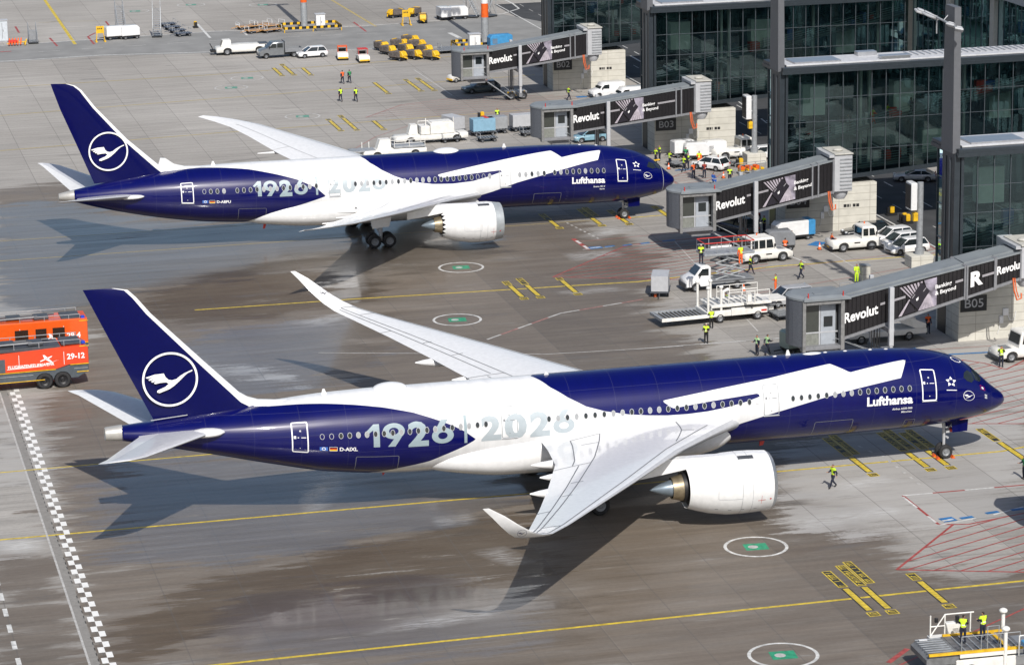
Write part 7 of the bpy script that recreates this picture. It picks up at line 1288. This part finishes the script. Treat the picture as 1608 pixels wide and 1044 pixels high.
# ------------------------------------------------------------ people
def seg_d(p, a, b):
    ab = b-a; t = max(0, min(1, (p-a).dot(ab)/max(ab.length_squared, 1e-9))); return (p-(a+ab*t)).length
def person(pose, vest=True, helmet=False):
    """one continuous body grown from a joint skeleton, facing +X; clothing is cut from its own surface"""
    J = dict(pelvis=(0, 0, .95), waist=(0, 0, 1.1), chest=(0, 0, 1.33), neck=(.0, 0, 1.485), chin=(.02, 0, 1.575), head=(.02, 0, 1.66), crown=(.0, 0, 1.735))
    Rd = dict(pelvis=.14, waist=.125, chest=.15, neck=.055, chin=.07, head=.092, crown=.06)
    L = {'stand': dict(hip=(0, .095, .88), knee=(.02, .11, .5), ankle=(-.02, .12, .1), toe=(.15, .14, .05)), 'walkF': dict(hip=(0, .09, .88), knee=(.2, .1, .52), ankle=(.3, .1, .12), toe=(.45, .12, .08)), 'walkB': dict(hip=(0, .09, .88), knee=(-.06, .1, .48), ankle=(-.36, .1, .16), toe=(-.22, .12, .05))}
    A = {'down': dict(sho=(0, .18, 1.42), elb=(-.02, .25, 1.14), wri=(.06, .27, .9), palm=(.08, .27, .82)), 'fwd': dict(sho=(0, .18, 1.42), elb=(.1, .25, 1.18), wri=(.3, .2, 1.16), palm=(.37, .18, 1.17)), 'back': dict(sho=(0, .18, 1.42), elb=(-.14, .24, 1.17), wri=(-.14, .25, .94), palm=(-.12, .25, .86)), 'face': dict(sho=(0, .18, 1.42), elb=(.14, .27, 1.28), wri=(.2, .14, 1.52), palm=(.21, .1, 1.59))}
    lg, ar, dz = {'stand': (('stand', 'stand'), ('down', 'fwd'), 0), 'walk': (('walkF', 'walkB'), ('back', 'fwd'), 0), 'photo': (('stand', 'stand'), ('face', 'face'), 0), 'work': (('stand', 'stand'), ('fwd', 'fwd'), 0), 'crouch': ((None, None), ('fwd', 'fwd'), -.45)}[pose]
    if pose == 'crouch': L['c'] = dict(hip=(0, .1, .88), knee=(.32, .16, .93), ankle=(.06, .15, .55), toe=(.2, .17, .5)); lg = ('c', 'c')
    E_ = [('pelvis', 'waist'), ('waist', 'chest'), ('chest', 'neck'), ('neck', 'chin'), ('chin', 'head'), ('head', 'crown')]; reg = {('pelvis', 'waist'): 'torso', ('waist', 'chest'): 'torso', ('chest', 'neck'): 'torso', ('neck', 'chin'): 'neck', ('chin', 'head'): 'head', ('head', 'crown'): 'head'}
    for i, s_ in enumerate((1, -1)):
        for k, p in L[lg[i]].items(): J[k+str(i)] = (p[0], s_*p[1], p[2])
        for k, p in A[ar[i]].items(): J[k+str(i)] = (p[0], s_*p[1], p[2])
        Rd.update({'hip%d' % i: .1, 'knee%d' % i: .065, 'ankle%d' % i: .045, 'toe%d' % i: .038, 'sho%d' % i: .065, 'elb%d' % i: .045, 'wri%d' % i: .03, 'palm%d' % i: .033})
        for a, b, r in (('pelvis', 'hip', 'thigh'), ('hip', 'knee', 'thigh'), ('knee', 'ankle', 'shin'), ('ankle', 'toe', 'foot'), ('chest', 'sho', 'torso'), ('sho', 'elb', 'uparm'), ('elb', 'wri', 'fore'), ('wri', 'palm', 'hand')):
            a_ = a if a in ('pelvis', 'chest') else a+str(i); E_.append((a_, b+str(i))); reg[(a_, b+str(i))] = r
    names = list(J); me = D.meshes.new('person'); me.from_pydata([(J[n][0], J[n][1], J[n][2]+dz) for n in names], [(names.index(a), names.index(b)) for a, b in E_], [])
    o = D.objects.new('person', me); COL.objects.link(o); md = o.modifiers.new('skin', 'SKIN'); md.use_smooth_shade = True
    for k, n in enumerate(names): sv = me.skin_vertices[0].data[k]; r = Rd[n]; sv.radius = (r, r*(.72 if n in ('waist', 'chest', 'pelvis') else 1)); sv.use_root = (n == 'pelvis')
    o.modifiers.new('sub', 'SUBSURF').levels = 2
    for n in ('waist', 'chest', 'pelvis'): me.skin_vertices[0].data[names.index(n)].radius = (Rd[n]*.78, Rd[n]*1.12)
    dg = bpy.context.evaluated_depsgraph_get(); dg.update(); bm_ = D.meshes.new_from_object(o.evaluated_get(dg)); D.objects.remove(o)
    bm = bmesh.new(); bm.from_mesh(bm_); D.meshes.remove(bm_); bm.verts.ensure_lookup_table()
    segs = [(Vector(J[a])+Vector((0, 0, dz)), Vector(J[b])+Vector((0, 0, dz)), reg[(a, b)]) for a, b in E_]
    vr = [min(segs, key=lambda s: seg_d(v.co, s[0], s[1]))[2] for v in bm.verts]; bm.normal_update()
    P0 = [v.co.copy() for v in bm.verts]; N0 = [v.normal.copy() for v in bm.verts]; F0 = [[v.index for v in f.verts] for f in bm.faces]
    # nose, ears, fingers and thumbs belong to the body mesh
    x = MB(); hd = Vector(J['head'])+Vector((0, 0, dz)); x.add([(hd.x+.085, -.012, hd.z-.03), (hd.x+.085, .012, hd.z-.03), (hd.x+.125, 0, hd.z-.025), (hd.x+.088, 0, hd.z+.03)], [(0, 1, 2), (1, 3, 2), (3, 0, 2)])
    for s_ in (-1, 1): x.ell((hd.x-.005, s_*.088, hd.z-.01), (.022, .012, .032), 6, 4)
    for i, s_ in enumerate((1, -1)):
        w_ = Vector(J['wri%d' % i])+Vector((0, 0, dz)); p = Vector(J['palm%d' % i])+Vector((0, 0, dz)); d = (p-w_).normalized(); sd = d.orthogonal().normalized(); cu_ = d.cross(sd)
        for k, ln in enumerate((.075, .085, .08, .062)):
            b0 = p+sd*(.027*(k-1.5)/1.5); x.tube([b0, b0+d*ln*.55, b0+d*ln*.85+cu_*ln*.3, b0+d*ln*.95+cu_*ln*.55], [.0095, .009, .008, .006], 5)
        x.tube([w_+sd*.025+d*.02, w_+sd*.05+d*.05, w_+sd*.055+d*.085+cu_*.01], [.012, .010, .007], 5)
    body = MB(); body.add([tuple(p) for p in P0], F0); body.add(x.v, x.f); bo = body.build('person', SKIN, None, 60)
    bo.location = (0, 0, -60)
    def cloth(name, m, keep, off, band=None):
        ok = [i for i in range(len(P0)) if keep(P0[i], vr[i])]; s_ = set(ok); fs = [f for f in F0 if all(q in s_ for q in f)]
        mp = {i: k for k, i in enumerate(sorted({q for f in fs for q in f}))}; c = MB(); c.v = [tuple(P0[i]+N0[i]*off) for i in mp]; c.f = [[mp[q] for q in f] for f in fs]; c.m = [1 if band and band(sum((P0[q] for q in f), Vector())/len(f)) else 0 for f in fs]
        return c.build(name, [m, WHITE] if band else m, bo, 60)
    cloth('trousers', NAVY, lambda p, r: r in ('thigh', 'shin') or (r == 'torso' and p.z < 1.02+dz), .012); cloth('boots', BLACK, lambda p, r: r == 'foot', .014)
    cloth('jacket', NAVY, lambda p, r: r in ('torso', 'uparm', 'fore') and (r != 'torso' or p.z > .94+dz), .016)
    if vest: cloth('vest', HIVIS, lambda p, r: (r == 'torso' and p.z > .98+dz) or (r == 'uparm' and p.z > 1.33+dz), .028, lambda c: 1.1+dz < c.z < 1.15+dz)
    cloth('hair', HAIR, lambda p, r: r == 'head' and (p.z > 1.69+dz or p.x < -.02), .012) if not helmet else cloth('helmet', HELM, lambda p, r: r == 'head' and (p.z > 1.67+dz or p.x < -.03), .025)
    fe = MB()
    for s_ in (-1, 1): fe.ell((hd.x+.084, s_*.033, hd.z+.012), (.01, .012, .007), 6, 4)
    fe.build('eyes', BLACK, bo, 0); fe = MB(); fe.box(hd.x+.082, hd.x+.093, -.022, .022, hd.z-.058, hd.z-.05); fe.build('mouth', mat('lips', (.3, .1, .08), .6), bo, 0)
    return bo
PP = {k: person(k) for k in ('stand', 'walk', 'photo', 'work', 'crouch')}; PP['helm'] = person('work', True, True)
FULLOR = {'navy_work_fabric': HIORG}; YJ = {'navy_work_fabric': NAVY}; FIRE = {'navy_work_fabric': BLACK}; GRN = {'hi_vis_yellow_fabric': GFAB}; ORV = {'hi_vis_yellow_fabric': HIORG}; LIM = {'hi_vis_yellow_fabric': LIME}; REDV = {'hi_vis_yellow_fabric': mat('dark_red_fabric', (.25, .03, .02), .9)}; BLU = {'hi_vis_yellow_fabric': mat('royal_blue_fabric', (.02, .1, .4), .9), 'navy_work_fabric': mat('royal_blue_fabric', (.02, .1, .4), .9)}
GW = None
PEOPLE = [
 ('walk', (1308, 766), 195, YJ, 'person in a yellow vest striding left, alone in front of the nearer airliner', 0),
 ('photo', (1572, 576), 250, YJ, 'person in a yellow vest with hands raised to the face beside the right edge tug', 0),
 ('stand', (1189, 558), 200, LIM, 'person in a pale green vest, left of two behind the nearer airliner roof', 0),
 ('walk', (1205, 557), 20, LIM, 'person in a pale green vest, right of two behind the nearer airliner roof', 0),
 ('helm', (1109, 539), 240, FIRE, 'person in black and yellow gear standing alone below the container loader', 0),
 ('helm', (1117, 516), 90, FIRE, 'person in black and yellow gear against the side of the container loader', 0),
 ('walk', (1178, 431), 330, YJ, 'person with an open yellow vest walking below the white tug cab', 0),
 ('walk', (1258, 438), 190, YJ, 'person in a bright yellow vest walking on the open apron right of the white tug', 0),
 ('stand', (1218, 460), 150, FULLOR, 'person in a red-orange suit above the silver car at the nearest bridge', 0),
 ('stand', (1243, 390), 270, YJ, 'person in a yellow vest in front of the long white and blue cart', 0),
 ('work', (1306, 394), 0, {'hi_vis_yellow_fabric': HIORG}, 'person in an orange vest at the left end of the white tug beside the cars', 0),
 ('helm', (1101, 414), 250, YJ, 'person in a helmet and yellow vest on the raised lift platform', 3.4),
 ('stand', (1163, 415), 90, FULLOR, 'person in an orange suit at the right end of the raised lift platform', 3.4),
 ('stand', (1190, 358), 260, dict(REDV, **{}), 'person in a dark red vest under the second nearest bridge, beside its column', 0),
 ('work', (1200, 366), 200, YJ, 'person in a yellow vest nearest the dark door of the B04 base', 0),
 ('crouch', (1190, 384), 200, YJ, 'person crouching in a yellow vest behind the white tug roof', 0),
 ('stand', (1188, 349), 100, {'navy_work_fabric': HIVIS}, 'person in an all yellow suit behind the column of the second nearest bridge', 0),
 ('stand', (1345, 444), 270, {'navy_work_fabric': HIVIS}, 'person in yellow whose upper body shows above the nearest bridge roof', 0),
 ('stand', (1457, 524), 270, {'hi_vis_yellow_fabric': HIORG}, 'person in a red-orange top in the shade beside the dark B05 base door', 0),
 ('stand', (1030, 257), 200, YJ, 'person in a yellow vest right of the farther airliner nose, left one of two', 0),
 ('work', (1036, 253), 180, {'navy_work_fabric': NAVY}, 'person in a yellow vest right of the farther airliner nose, right one of two', 0),
 ('walk', (1074, 270), 200, {'navy_work_fabric': NAVY}, 'person in a yellow vest at the left front of the group by the white hatchback', 0),
 ('work', (1081, 266), 170, YJ, 'person in a yellow vest in the middle of the group by the white hatchback', 0),
 ('stand', (1077, 256), 240, GRN, 'person in a green vest at the back of the group near the power cart', 0),
 ('stand', (1084, 252), 250, REDV, 'person in dark red at the back right of the group near the power cart', 0),
 ('stand', (1098, 262), 240, FULLOR, 'person in an orange suit just above the white hatchback', 0),
 ('stand', (1089, 281), 90, ORV, 'person in an orange vest in front of the group, left of the open hatchback', 0),
 ('stand', (1106, 280), 80, REDV, 'person in dark clothes with a red vest below the white hatchback', 0),
 ('crouch', (1120, 290), 30, BLU, 'person in blue crouching beside the roof of the B04 bridge cab', 0),
 ('walk', (893, 158), 10, YJ, 'person in a yellow vest left of the two white vans', 0),
 ('stand', (781, 193), 270, YJ, 'person in a yellow vest behind the dolly with the red ended container', 0),
 ('walk', (538, 132), 95, ORV, 'person in an orange vest on the far apron, beside one in green', 0),
 ('walk', (549, 131), 95, GRN, 'person in a green vest on the far apron, beside one in orange', 0),
 ('walk', (535, 160), 95, {'navy_work_fabric': NAVY}, 'person in a yellow jacket walking away, left of a pair on the far apron', 0),
 ('walk', (559, 160), 95, {'navy_work_fabric': NAVY}, 'person in a yellow jacket walking away, right of a pair on the far apron', 0),
 ('work', (1052, 262), 20, YJ, 'person in a yellow vest beside the leftmost dark dolly near the B03 base', 0),
 ('walk', (1128, 268), 160, REDV, 'person in a dark red vest right of the white hatchback', 0),
 ('stand', (1146, 288), 250, YJ, 'person in a yellow vest in front of the rack of orange gear', 0),
 ('work', (1233, 402), 60, {'hi_vis_yellow_fabric': HIORG, 'navy_work_fabric': BLACK}, 'person in an orange vest between the white tug and the blue ended cart', 0),
 ('stand', (1140, 490), 120, {'navy_work_fabric': NAVY}, 'person in a yellow vest behind the lift columns of the container loader', 0),
 ('stand', (1608, 752), 180, GRN, 'person in green and black cut off by the right edge, level with the nose wheel', 0),
 ('work', (1512, 1009), 60, YJ, 'person in a yellow vest on the bottom right loader, left one of two', 1.66),
 ('work', (1543, 1004), 100, YJ, 'person in a yellow vest on the bottom right loader, right one of two', 1.66)]
INS = [('stand', 15.9, {'navy_work_fabric': mat('grey_coat', (.2, .2, .22), .9), 'hi_vis_yellow_fabric': mat('grey_coat', (.2, .2, .22), .9)}, 'grey clothed person inside the glass pier over B04, leftmost on the ramp'), ('walk', 18.5, FULLOR, 'person in red-orange inside the glass pier over B04'), ('stand', 20.0, YJ, 'person in a yellow vest inside the glass pier over B04'), ('walk', 22.4, {'hi_vis_yellow_fabric': mat('grey_coat', (.2, .2, .22), .9)}, 'darkly dressed person inside the glass pier over B04, rightmost on the ramp')]
for k, x_, sw, lb in INS: place(PP[k], (x_, 75.85), 10, lb, 'person', 'people walking inside the glass pier', z=8.3+(x_-9.6)*.1973, swap=sw)
for k, p, rz, sw, lb, z in PEOPLE: place(PP[k], G(p[0], p[1], z), rz, lb, 'person', 'ground crew at work on the apron', z=z, swap=sw)
finish_protos(list(PP.values())+list(PR.values()))
